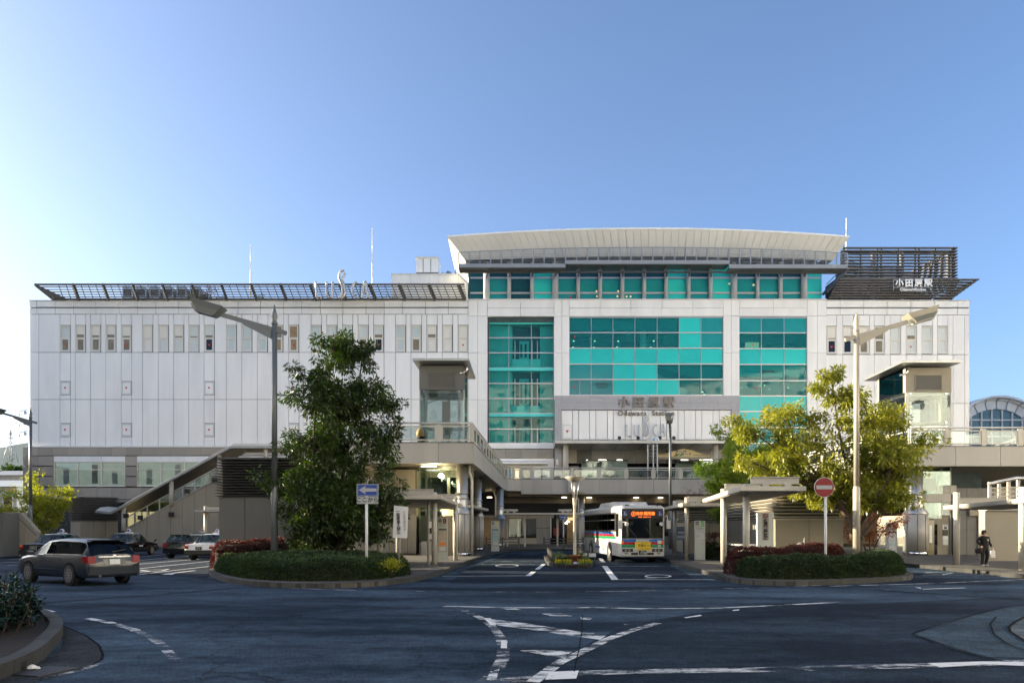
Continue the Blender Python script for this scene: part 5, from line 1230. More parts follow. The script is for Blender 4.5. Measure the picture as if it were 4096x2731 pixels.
# ============================================================ vaulted hall at the far right
HYY = 96.0
hx = lambda x: GX(x, HYY); hz = lambda y: GZ(y, HYY)
vh = thing('vaulted_hall', 'white barrel-vaulted hall with arched window beyond the right deck', 'hall', (hx(3985), HYY, 0))
cx, cz = hx(3985), hz(1807); s_ = HYY/F
def ringseg(r0, r1, y, th, name, mt, n=14, gap=.012):
    for k in range(n):
        a0, a1 = math.pi*k/n+gap, math.pi*(k+1)/n-gap
        am = (a0+a1)/2
        P = [(cx+r*math.cos(a), y, cz+r*math.sin(a)) for (r, a) in ((r0,a0),(r1,a0),(r1,am),(r1,a1),(r0,a1),(r0,am))]
        MB().prism(P, (0,th,0)).build(name, mt, vh)
ringseg(172*s_, 205*s_, HYY, .4, 'arch_panel', M['white_panel']); ringseg(205*s_, 214*s_, HYY-.3, .8, 'arch_moulding', M['frame_white']); ringseg(214*s_, 222*s_, HYY-.9, 30, 'vault', M['roof_metal'], 10, 0)
for a, b in ((0,1),): pass
mb = MB(); mb.poly([(cx+172*s_*math.cos(math.pi*k/24), HYY+.3, cz+172*s_*math.sin(math.pi*k/24)) for k in range(25)] + [(cx-172*s_,HYY+.3,6),(cx+172*s_,HYY+.3,6)]); mb.build('window_glass', M['pane_tan'] if False else mat('hall_glass', (.10,.20,.22), .06, var=.3, scale=.25, spec=.8), vh)
for x in (3845,3887,3929,3970,4011,4052,4092,4134):
    d = (x-3985); h = math.sqrt(max(1, 172**2-d*d))*s_; piece('mullion', M['frame_white'], vh, hx(x)-.10, hx(x)+.10, HYY+.1, HYY+.25, 6, cz+h)
for y in (1679,1745): piece('transom', M['frame_white'], vh, cx-172*s_, cx+172*s_, HYY+.08, HYY+.27, hz(y)-.1, hz(y)+.1)
for sgn in (-1,1): piece('wall_panel', M['white_panel'], vh, cx+sgn*172*s_-(0 if sgn>0 else 1.6), cx+sgn*172*s_+(1.6 if sgn>0 else 0), HYY, HYY+.4, 0, cz)
bpiece('stair_rail', M['steel'], dk, (GX(3960,60),60,GZ(1790,60)), (GX(4120,60),60,GZ(1735,60)), .1, .1); bpiece('stair_rail', M['steel'], dk, (GX(3960,60),60,GZ(1800,60)), (GX(4120,60),60,GZ(1752,60)), .06, .06)

# ============================================================ louvred vent boxes and kiosks
def vent_box(name, label, wx, dy, zl, zt, ns, pan, slatm, loc, rz, joints, cat='vent'):
    t = thing(name, label, cat)
    piece('core', M['slat_back'], t, .12, wx-.12, .12, dy-.12, .0, zt-.02)
    for k in range(joints):
        a, b = wx*k/joints, wx*(k+1)/joints
        piece('wall_panel', M[pan], t, a+.012, b-.012, 0, .1, 0, zl); piece('wall_panel', M[pan], t, a+.012, b-.012, dy-.1, dy, 0, zl)
    nj = max(1, round(dy/1.2))
    for k in range(nj):
        a, b = .11+(dy-.22)*k/nj, .11+(dy-.22)*(k+1)/nj
        piece('wall_panel', M[pan], t, 0, .1, a+.012, b-.012, 0, zl); piece('wall_panel', M[pan], t, wx-.1, wx, a+.012, b-.012, 0, zl)
    piece('ledge', M[slatm], t, -.03, wx+.03, -.03, dy+.03, zl, zl+.05)
    p = (zt-zl-.05)/ns
    for k in range(ns):
        z = zl+.06+p*k; o1, o0 = .16, -.08
        rings = [(o0, z), (o1, z+p*.42), (o1, z+p*.52), (o0, z+p*.62)]
        vs = []; fs = []
        for (o, zz) in rings: vs += [(-o,-o,zz),(wx+o,-o,zz),(wx+o,dy+o,zz),(-o,dy+o,zz)]
        for r_ in range(3):
            for j in range(4): fs.append((r_*4+j, r_*4+(j+1) % 4, r_*4+4+(j+1) % 4, r_*4+4+j))
        MB().add(vs, fs).build('slat', M[slatm], t)
    piece('lid', M[slatm], t, -.05, wx+.05, -.05, dy+.05, zt-.02, zt+.05)
    t.location = loc; t.rotation_euler = (0,0,rz); return t
vent_box('vent_tower', 'dark louvred vent tower behind the red hedge and left lamp post', 3.5, 4.0, 3.0, 4.8, 14, 'grey_panel', 'steel_dark', (GX(876,33.8), 33.8, .15), 0, 3, 'vent tower')
vb = vent_box('vent_tower', 'grey louvred vent tower set cornerwise beside the small yellow tree', 3.3, 3.3, 2.4, 4.75, 15, 'beige_panel', 'slat', (GX(322,71), 71, .05), R(45), 3, 'vent tower')
k1 = vent_box('kiosk', 'cream kiosk with louvred top behind the no-entry sign', 3.1, 11.0, 2.05, 3.25, 7, 'beige_panel', 'slat_cream', (GX(3100,35), 35, .15), R(-4.5), 2, 'kiosk')
k2 = vent_box('kiosk', 'cream louvred kiosk farther back beside bus stop pylon 5', 2.6, 6.0, 2.0, 3.1, 7, 'beige_panel', 'slat_cream', (GX(2756,49), 49, .15), R(-4.5), 2, 'kiosk')
# low planter boxes and a door along the sunlit kiosk side
kp = thing('kiosk_plinth', 'low white panelled plinth along the sunlit side of the kiosk', 'plinth', (GX(2990,33), 36, .15))
for k in range(6): piece('plinth_panel', M['post_white'], kp, 11.05+.075*k, 11.17+.075*k, 34.6+.92*k, 35.48+.92*k, .15, .95)
piece('plinth_top', M['concrete'], kp, 11.0, 11.9, 34.5, 40.2, .955, 1.02)
# ============================================================ bus shelters
def shelter(label, corners, zs, posts, beams, th=.16, r=.125):
    cx_ = sum(c[0] for c in corners)/4; cy_ = sum(c[1] for c in corners)/4
    t = thing('bus_shelter', label, 'bus shelter', (cx_, cy_, .15), 'bus shelters with flat white roofs')
    top = [(c[0], c[1], z) for c, z in zip(corners, zs)]
    MB().prism(top, (0,0,-th)).build('roof', M['post_white'], t)
    ins = [(c[0]+(cx_-c[0])*.06, c[1]+(cy_-c[1])*.06, z-th-.004) for c, z in zip(corners, zs)]
    MB().prism(ins, (0,0,-.03)).build('roof_lining', M['wall_cream'], t)
    for (x, y) in posts: MB().lathe((x,y,.15), [(r,0),(r,3.28)], 16).build('post', M['post_white'], t)
    for (a, b, z) in beams:
        bpiece('beam_web', M['deck_panel'], t, (*a,z), (*b,z), .06, .22)
        for dz in (-.12,.12): bpiece('beam_flange', M['deck_panel'], t, (*a,z+dz), (*b,z+dz), .2, .025)
        for q in (.3,.75):
            c = Vector(a).lerp(Vector(b), q); piece('bracket', M['deck_panel_b'], t, c.x-.12, c.x+.12, c.y-.1, c.y+.1, z-.32, z-.13)
    return t
sR = shelter('sunlit bus shelter in front of the cream kiosk, nearest on the right platform', [(7.9,26),(10.2,26),(11.2,36),(9.15,36)], [3.26,3.26,3.2,3.2], [(8.62,27.6),(8.75,31)], [((8.65,27.2),(10.4,27.2),3.53),((8.8,31),(10.6,31),3.5)])
shelter('second bus shelter on the right platform beside pylon 5', [(8.75,38.5),(11.0,38.5),(11.6,48),(9.5,48)], [3.1,3.1,3.1,3.1], [(9.2,39.5),(9.65,44.5)], [((9.25,39.4),(10.9,39.4),3.34),((9.7,44.4),(11.1,44.4),3.34)], r=.11)
shelter('bus shelter over stop 8 on the left platform', [(-6.6,31.8),(-3.0,31.8),(-2.75,42),(-6.2,42)], [3.2,3.2,3.12,3.12], [(-3.52,34),(-2.92,38.9),(-6.0,34),(-5.9,38.9)], [((-6.2,33.5),(-3.5,33.5),3.42),((-6,38.7),(-2.95,38.7),3.42)])
shelter('small bus shelter behind the deck columns near pylon 7', [(-4.6,48),(-2.5,48),(-1.75,56),(-4.2,56)], [3.3,3.3,3.25,3.25], [(-3.3,49.5),(-2.9,54.5)], [((-4.4,50),(-2.8,50),3.55)])
shelter('bus shelter over the pedestrian at the right edge', [(19.8,25.5),(22.6,25.5),(22.9,35.2),(20.25,35.2)], [3.05,3.05,2.85,2.85], [(20.15,34.0),(20.15,29.6)], [((20.2,34),(22.4,34),3.05)], r=.14)
t = thing('drain_pipe', 'thin pale drain pipe beside the front post of the stop 8 shelter', 'pipe', (-3.62,33.5,.15)); MB().tube([(-3.75,33.6,.15),(-3.75,33.6,2.9),(-3.6,33.3,3.05)], .05, 8).build('pipe', M['post_white'], t)
# stair railing in the sun at the right edge
sr = thing('stair_railing', 'sunlit white stair railing behind the right bus shelter', 'railing', (26, 38, 2.5))
for k in range(6):
    x, y, z = 24.2+.55*k, 38+.1*k, 3.3+.02*k
    piece('post', M['post_white'], sr, x-.07, x+.07, y-.05, y+.05, z-.2, z+.85+.22*min(k,2)*.3)
for dz in (.1,.32,.54): bpiece('rail', M['post_white'], sr, (24.2,38,3.3+dz), (27,38.5,3.4+dz), .05, .05)
MB().tube([(24.1,37.95,4.02),(25.6,38.1,4.35),(26.2,38.2,4.35),(28,38.4,3.2)], .09, 8).build('handrail', M['alu'], sr); piece('base', M['deck_panel'], sr, 24.0, 28, 37.9, 38.6, 2.7, 3.1)
MB().prism([(24.0,38.05,.15),(28.5,38.05,.15),(28.5,38.05,2.7),(26.5,38.05,2.7),(24.0,38.05,2.7)], (0,.5,0)).build('stair_wall', M['beige_panel'], sr)

# ============================================================ bus stop pylons and signs
def pylon(label, x, Y, wd, h, num, ncol, sub, paper, extra=None):
    X = GX(x, Y); t = thing('stop_pylon', label, 'bus stop', (X, Y, .15), 'bus stop pylons')
    piece('board', M['pylon_sign'], t, X-wd/2, X+wd/2, Y, Y+.14, .15, .15+h); y = Y-.012
    piece('bus_icon', M['ink'], t, X-wd*.42, X-wd*.12, y, Y, h-.05, h+.09); piece('bus_icon_bar', M['sign_white'], t, X-wd*.37, X-wd*.17, y-.004, y, h+.0, h+.03)
    text('バス', wd*.2, M['ink'], t, (X-wd*.27, y, h-.12)); text(num, wd*.72, M[ncol], t, (X+wd*.22, y, h-.03), bold=.03)
    text(sub, wd*.115, M['ink_grey'], t, (X, y, h-.26))
    if paper:
        fr = MB(); a, b, c, d = X-wd*.36, X+wd*.36, .15+h*.2, h*.80
        for (p, q, r_, s) in ((a,b,d,d+.025),(a,b,c-.025,c),(a-.025,a,c-.025,d+.025),(b,b+.025,c-.025,d+.025)): fr.box(p, q, y-.01, Y, r_, s)
        f = fr.build('case_frame', M['ink_grey'], t)
        piece('timetable', M[paper], f, a, b, y, Y-.002, c, d); piece('timetable_head', M['ink'], f, a, b, y-.004, y, d-.06, d)
        piece('leaflet', M['orange_ink' if num == '8' else 'paper_b'], f, a+.02, b-.02, y-.004, y, c+(d-c)*.26, c+(d-c)*.40); piece('leaflet', M['sign_white'], f, a+.02, b-.02, y-.004, y, c+.02, c+(d-c)*.2)
        for k in range(9): piece('print_line', M['ink_grey'], f, a+.03, b-.03-.1*(k % 3)*wd, y-.004, y, d-.14-.055*k, d-.13-.055*k)
    return t, X, y
pylon('bus stop pylon with red number 8 under the left shelter', 1770, 39.5, .52, 2.2, '8', 'sign_red', '箱根町方面', 'paper')
pylon('bus stop pylon with yellow number 7 far back on the left platform', 1981, 54, .58, 2.15, '7', 'yellow_ink', '箱根登山バス', 'paper_b')
t5, X5, y5 = pylon('bus stop pylon with green number 5 on the right platform', 2800, 39, .54, 2.05, '5', 'green_ink', '伊豆箱根バス', None)
piece('map', M['sign_white'], t5, X5-.22, X5+.2, y5, 38.998, 1.25, 1.55); 
for k in range(6): piece('map_line', M['ink_grey'], t5, X5-.17+.055*k, X5-.15+.05*k, y5-.004, y5, 1.3+.03*(k % 3), 1.5-.04*(k % 2))
piece('seam', M['ink_grey'], t5, X5-.27, X5+.27, y5+.006, 38.999, 1.0, 1.006)
t6, X6, y6 = pylon('white bus stop pylon behind the right lamp post', 3568, 42, .58, 2.0, '6', 'sign_red', '箱根湯本方面', 'sign_white')
# pylon-shaped board: crossing prohibited
bd = thing('notice_pylon', 'white notice pylon 広場内横断禁止 with no-crossing symbol beside the cream kiosk', 'sign', (GX(3062,31), 31, .15))
X = GX(3062,31); piece('board', M['pylon_sign'], bd, X-.34, X+.34, 31, 31.12, .15, GZ(2050,31)); piece('strip', M['wall_cream'], bd, X-.13, X+.13, 30.992, 31, GZ(2160,31), GZ(2052,31))
text('広場内', .165, M['ink'], bd, (X, 30.985, GZ(2093,31)), bold=.03, vert=True, line=.62); text('横断禁止', .165, M['ink'], bd, (X, 30.985, GZ(2136,31)), bold=.03, vert=True, line=.62)
n = 24; mb = MB(); cc = (X, GZ(2062,31))
for k in range(n):
    a0, a1 = 2*math.pi*k/n, 2*math.pi*(k+1)/n; mb.add([(cc[0]+r_*math.cos(a), 30.985, cc[1]+r_*math.sin(a)) for r_, a in ((.1,a0),(.1,a1),(.075,a1),(.075,a0))], [(0,1,2,3)])
mb.build('prohibition_ring', M['sign_red'], bd); bpiece('prohibition_bar', M['sign_red'], bd, (X-.065,30.984,cc[1]+.065), (X+.065,30.984,cc[1]-.065), .004, .02)
mb = MB(); mb.bar((X,30.988,cc[1]+.02),(X+.01,30.988,cc[1]-.03),.004,.025); mb.bar((X,30.988,cc[1]-.03),(X-.035,30.988,cc[1]-.06),.004,.015); mb.bar((X,30.988,cc[1]-.03),(X+.03,30.988,cc[1]-.06),.004,.015); mb.bar((X-.03,30.988,cc[1]),(X+.035,30.988,cc[1]+.01),.004,.012); mb.build('walking_figure', M['ink'], bd)
# blue arrow sign
def roadsign(name, label, cat, x, Y, ybase, r=.045, pm='sign_white'):
    return thing(name, label, cat, (GX(x,Y), Y, .1)), GX(x,Y)
t, X = roadsign('road_sign', 'blue one-way sign with white left arrow and ここから plate on a white post', 'road sign', 1468, 25, 0)
MB().lathe((GX(1465,25),25.06,.1), [(.048,0),(.048,GZ(1940,25)-.1)], 12).build('post', M['sign_white'], t)
sb = piece('sign_plate', M['sign_white'], t, GX(1427,25), GX(1513,25), 25.0, 25.015, GZ(1983,25), GZ(1935,25)); piece('blue_field', M['sign_blue'], sb, GX(1429,25), GX(1511,25), 24.995, 25.0, GZ(1982,25), GZ(1936,25))
def arrow(x0, x1, zc, h, y, mt, parent, d):
    tip, tail = (x0, x1) if d < 0 else (x1, x0); s = -d*abs(x1-x0)
    P = [(tip,y,zc),(tip+s*.42,y,zc+h*.5),(tip+s*.36,y,zc+h*.2),(tail,y,zc+h*.16),(tail,y,zc-h*.16),(tip+s*.36,y,zc-h*.2),(tip+s*.42,y,zc-h*.5)]
    MB().add([tuple(p) for p in P], [(0,1,2),(0,2,5),(0,5,6),(2,3,4,5)]).build('arrow', mt, parent)
arrow(GX(1434,25), GX(1506,25), GZ(1958.5,25), .30, 24.99, M['sign_grey'], sb, -1)
fr = MB()
for (a, b, c, d) in ((1432,1508,1938,1939),(1432,1508,1979,1980),(1432,1433,1938,1980),(1507,1508,1938,1980)): fr.box(GX(a,25), GX(b,25), 24.99, 24.995, GZ(d,25), GZ(c,25))
fr.build('border', M['sign_grey'], sb)
sb = piece('sign_plate', M['sign_grey'], t, GX(1427,25), GX(1513,25), 25.0, 25.015, GZ(2014,25), GZ(1985,25)); text('ここから', .19, M['ink'], sb, (GX(1470,25), 24.993, GZ(1999,25)), bold=.02)
t, X = roadsign('road_sign', 'small blue sign with white right arrow behind the bus lanes', 'road sign', 2254, 62, 0)
piece('post', M['sign_white'], t, X-.05, X+.05, 62.03, 62.1, .15, GZ(2062,62)); sb = piece('sign_plate', M['sign_white'], t, GX(2239,62), GX(2271,62), 62.0, 62.02, GZ(2077,62), GZ(2060,62)); piece('blue_field', M['sign_blue'], sb, GX(2240,62), GX(2270,62), 61.99, 62.0, GZ(2076,62), GZ(2061,62)); arrow(GX(2242,62), GX(2268,62), GZ(2068.5,62), .26, 61.985, M['sign_grey'], sb, 1)
# white board: general vehicles no entry
t, X = roadsign('notice_sign', 'white board 一般車進入禁止 on a dark post in the left hedge', 'sign', 1604, 26, 0)
MB().lathe((GX(1594,26),26.06,.2), [(.045,0),(.045,1.6)], 10).build('post', M['steel_brown'], t)
P = [(GX(1571,26),26,GZ(2150,26)),(GX(1629,26),26,GZ(2151,26)),(GX(1633,26),26,GZ(2026,26)),(GX(1576,26),26,GZ(2021,26))]
sb = MB().prism(P, (0,.02,0)).build('board', M['sign_white'], t)
text('一般車進入禁止', .142, M['ink'], sb, (GX(1594,26), 25.99, GZ(2087,26)), bold=.012, vert=True, line=.86, rot=(R(90),R(-2),0)); text('バスのりばにつき', .085, M['ink'], sb, (GX(1618,26), 25.99, GZ(2082,26)), vert=True, line=1.02, rot=(R(90),R(-2),0))
# no entry
t, X = roadsign('road_sign', 'round red no-entry sign with white bar on a white post in the right hedge', 'road sign', 3297, 25.5, 0)
MB().lathe((GX(3305,25.5),25.56,.1), [(.045,0),(.045,GZ(1985,25.5)-.1)], 12).build('post', M['sign_white'], t)
c = (GX(3297,25.5), 25.5, GZ(1948,25.5)); sb = MB().lathe(c, [(.34,0),(.34,.02)], 40, axis='y').build('sign_disc', M['sign_white'], t); MB().lathe((c[0],25.494,c[2]), [(.325,0),(.325,.004)], 40, axis='y').build('red_field', M['sign_red'], sb); piece('white_bar', M['sign_grey'], sb, c[0]-.27, c[0]+.27, 25.486, 25.493, c[2]-.065, c[2]+.065)
# poster of a castle on the right platform: a framed picture
t = thing('poster_board', 'blue and white picture poster on a board behind bus stop 5', 'poster', (GX(2720,50), 50, .15))
piece('picture', M['wall_blue'], t, GX(2690,50), GX(2738,50), 50, 50.05, GZ(2158,50), GZ(2106,50)); 
for k, (a, b, y0, y1, m_) in enumerate(((2708,2738,2118,2124,'ink_grey'),(2712,2736,2124,2134,'sign_white'),(2704,2738,2134,2139,'ink_grey'),(2708,2738,2139,2152,'sign_white'))): piece('print', M[m_], t, GX(a,50), GX(b,50), 49.99, 50, GZ(y1,50), GZ(y0,50))
for x in (2692,2736): piece('leg', M['steel_dark'], t, GX(x,50)-.04, GX(x,50)+.04, 50.05, 50.12, .15, GZ(2158,50))
t = thing('stone_statue', 'small grey stone figure on the ledge in front of the cream kiosk', 'statue', (GX(3215,33.2), 33.2, 1.0))
X = GX(3210,33.2); piece('plinth', M['concrete'], t, X-.35, X+.35, 33.0, 33.5, .15, .92)
mb = MB(); mb.lathe((X-.05,33.25,.92), [(.2,0),(.22,.12),(.12,.24),(.04,.28)], 10); mb.lathe((X+.13,33.25,.95), [(.08,0),(.10,.2),(.06,.32),(.07,.36),(.03,.45)], 10); mb.build('figure', M['stone_dark'], t)

# ============================================================ street lamps
def lamp(label, loc, rz, pm, H=10.2):
    t = thing('street_lamp', label, 'street lamp', (0,0,0), 'tall street lamps with a boxy head')
    MB().lathe((0,0,0), [(.135,0),(.135,3.2),(.115,3.25),(.115,3.3)], 18).build('base_sleeve', M[pm], t)
    MB().lathe((0,0,3.3), [(.105,0),(.10,H-4.1)], 18).build('pole', M[pm], t); MB().lathe((0,0,H-.8), [(.105,0),(.12,.02),(.12,.08),(.09,.12),(.09,.2),(.12,.32),(.06,.55),(.005,.78)], 14).build('finial', M[pm], t)
    a0 = Vector((-.45,0,H-1.12)); a1 = Vector((2.0,0,H-.42))
    bpiece('arm', M[pm], t, a0, a1, .11, .15); d = (a1-a0).normalized()
    MB().prism([(.1,-.05,H-1.05),(1.25,-.05,H-.70),(1.2,-.05,H-.78),(.1,-.05,H-1.35)], (0,.1,0)).build('arm_gusset', M[pm], t)
    # head: two frusta tilted with the arm
    c = Vector((2.55,0,H-.18)); ux = d; uz = Vector((-d.z,0,d.x)); uy = Vector((0,1,0))
    def frustum(l0, w0, h0, l1, w1, h1, nm, mt, par):
        vs = [c+ux*sx_*l0+uy*sy_*w0+uz*h0 for sx_, sy_ in ((-1,-1),(1,-1),(1,1),(-1,1))] + [c+ux*sx_*l1+uy*sy_*w1+uz*h1 for sx_, sy_ in ((-1,-1),(1,-1),(1,1),(-1,1))]
        return MB().add(vs, [(0,3,2,1),(4,5,6,7),(0,1,5,4),(1,2,6,5),(2,3,7,6),(3,0,4,7)]).build(nm, mt, par)
    hd = frustum(.62,.31,.20,.50,.25,-.02,'head',M[pm],t)
    frustum(.51,.26,-.021,.35,.17,-.22,'lens',M['lens'],hd)
    fr = MB()
    low = [c+ux*sx_*.35+uy*sy_*.17-uz*.22 for sx_, sy_ in ((-1,-1),(1,-1),(1,1),(-1,1))]; up_ = [c+ux*sx_*.51+uy*sy_*.26-uz*.02 for sx_, sy_ in ((-1,-1),(1,-1),(1,1),(-1,1))]
    for k in range(4): fr.bar(low[k], low[(k+1) % 4], .05, .05); fr.bar(up_[k], low[k], .05, .05)
    fr.build('lens_frame', M[pm], hd)
    for sg in (-1,1): frustum(.34,.1,-.07,.34,.1,-.16,'reflector',M['ink'],hd) if sg < 0 else None
    t.location = loc; t.rotation_euler = (0,0,rz); return t
lamp('tall grey street lamp rising from the left hedge, head to the left', (GX(1098,28.6), 28.6, .15), R(180), 'post_grey')
lamp('tall cream street lamp rising from the right hedge, head to the right', (GX(3426,29.6), 29.6, .15), 0, 'post_cream')
lamp('street lamp at the left edge beside the small yellow tree', (GX(122,53), 53, .15), R(178), 'post_grey')
lamp('grey street lamp behind the bus in front of the deck', (GX(2681,60), 60, .15), R(256), 'post_grey')
# torch lamp in the centre planter
LY = 38.5; X = GX(2299,LY)
t = thing('planter_lamp', 'torch-shaped pale lamp standing in the centre planter', 'lamp', (X, LY, .14))
zb = GZ(1990,LY); zt = GZ(1925,LY)
MB().lathe((X,LY,.14), [(.10,0),(.10,.25),(.082,.3),(.08,1.9),(.075,2.6),(.08,zb-.14-.45),(.125,zb-.14)], 18).build('pole', M['post_cream'], t)
for k in range(3):
    a = R(100+120*k); MB().tube([(X+.10*math.cos(a),LY+.10*math.sin(a),zb-.05),(X+.26*math.cos(a),LY+.26*math.sin(a),zt+.05)], .02, 8).build('arm', M['alu'], t)
MB().lathe((X,LY,zb-.1), [(.02,0),(.02,zt-zb+.1)], 10).build('stem', M['alu'], t); MB().lathe((X,LY,zt-.02), [(.22,0),(.30,.04),(.50,.22),(.50,.25),(.44,.26)], 24).build('bowl', M['post_cream'], t)
t = thing('flower_tub', 'brown terracotta flower tub at the foot of the planter lamp', 'planter', (X, LY-.5, .14)); MB().lathe((X-.02,LY-.45,.14), [(.30,0),(.36,.28),(.38,.3),(.33,.3),(.3,.2)], 14).build('tub', M['terracotta'], t)
t = thing('name_plate', 'small white name plate on stakes in the centre planter', 'sign', (X+1.0, 37.5, .14)); piece('plate', M['sign_white'], t, X+.35, X+.95, 37.3, 37.33, .38, .56); 
for dx in (.4,.9): piece('stake', M['steel_dark'], t, X+dx-.015, X+dx+.015, 37.33, 37.36, .14, .6)
piece('plate_text', M['paper_b'], t, X+.42, X+.88, 37.29, 37.3, .44, .5)
pf = thing('planter_fence', 'low black stake fence round the centre planter', 'fence', (2.9, 38, .14))
q = resample([(p.x+(.18 if p.x < 2.9 else -.18), p.y+(.2 if p.y < 35 else 0)) for p in cpl], .62)
for p in q: MB().tube([(p.x,p.y,.14),(p.x,p.y,.72)], .016, 5).build('stake', M['black'], pf)
MB().tube([(p.x,p.y,.62) for p in q], .008, 4).build('wire', M['black'], pf)
# underground passage wall at the left edge
Y_ = 47.5; t = thing('passage_wall', 'cream concrete wall with sloping top at the left edge', 'wall', (GX(60,Y_), Y_, 0))
q = [(15,2216),(15,2046),(82,2049),(150,2127),(150,2216)]
for (a, b) in ((15,52),(52,98),(98,150)):
    def top(x): return 2047 if x <= 82 else 2049+(x-82)*78/68
    pts = [(GX(a,Y_)+.012,Y_,.05),(GX(b,Y_)-.012,Y_,.05),(GX(b,Y_)-.012,Y_,GZ(top(b),Y_))] + ([(GX(82,Y_),Y_,GZ(2049,Y_))] if a < 82 < b else []) + [(GX(a,Y_)+.012,Y_,GZ(top(a),Y_))]
    MB().prism(pts, (0,.4,0)).build('wall_panel', M['beige_panel'], t)
MB().prism([(GX(-260,46),46,.05),(GX(13,46),46,.05),(GX(13,46),46,GZ(2050,46)),(GX(-260,46),46,GZ(2050,46))], (0,2,0)).build('wall_end', M['grey_panel'], t)
bpiece('groove', M['joint'], t, (GX(15,Y_),Y_-.01,GZ(2072,Y_)), (GX(78,Y_),Y_-.01,GZ(2074,Y_)), .02, .04); bpiece('groove', M['joint'], t, (GX(78,Y_),Y_-.01,GZ(2074,Y_)), (GX(145,Y_),Y_-.01,GZ(2140,Y_)), .02, .04)
t = thing('platform_post', 'white taxi-rank canopy post left of the dark vent tower', 'canopy', (GX(822,56), 56, .05)); MB().lathe((GX(822,56),56,.05), [(.12,0),(.12,3.4)], 12).build('post', M['post_white'], t); piece('roof', M['post_white'], t, GX(788,56), GX(960,56), 55.5, 58, GZ(2046,56), GZ(2040,56)); piece('beam', M['post_white'], t, GX(818,56), GX(920,56), 56, 56.2, GZ(2036,56), GZ(2028,56)); piece('signal_box', M['post_cream'], t, GX(829,56), GX(837,56), 55.9, 56.1, GZ(2075,56), GZ(2050,56))

# ============================================================ vehicles (local +X is forward)
def ring_of(s):
    x, wb, zs, zb, wr, zr = s
    wl = wb*.95; L = lambda t: (wl+(wr-wl)*t, zb+(zr-.05-zb)*t)
    return [(x,0,zs),(x,wb*.90,zs),(x,wb*.985,zs+.10),(x,wb,zs+.45*(zb-zs)),(x,wb*.99,zb-.08),(x,wl,zb),(x,*L(.10)),(x,*L(.90)),(x,wr,zr-.05),(x,wr*.62,zr-.012),(x,0,zr)]
def smooth_st(S, n=4):
    out = []
    for i in range(len(S)-1):
        g = lambda j: S[max(0, min(len(S)-1, j))]
        for k in range(n):
            t = k/n; row = []
            for q in range(6):
                p0, p1, p2, p3 = g(i-1)[q], g(i)[q], g(i+1)[q], g(i+2)[q]
                lin = p1+(p2-p1)*t; cr = .5*(2*p1+(p2-p0)*t+(2*p0-5*p1+4*p2-p3)*t*t+(3*p1-p0-3*p2+p3)*t*t*t)
                row.append(lin*.6+cr*.4 if q else lin)
            out.append((tuple(row), i))
    out.append((tuple(S[-1]), len(S)-2)); return out
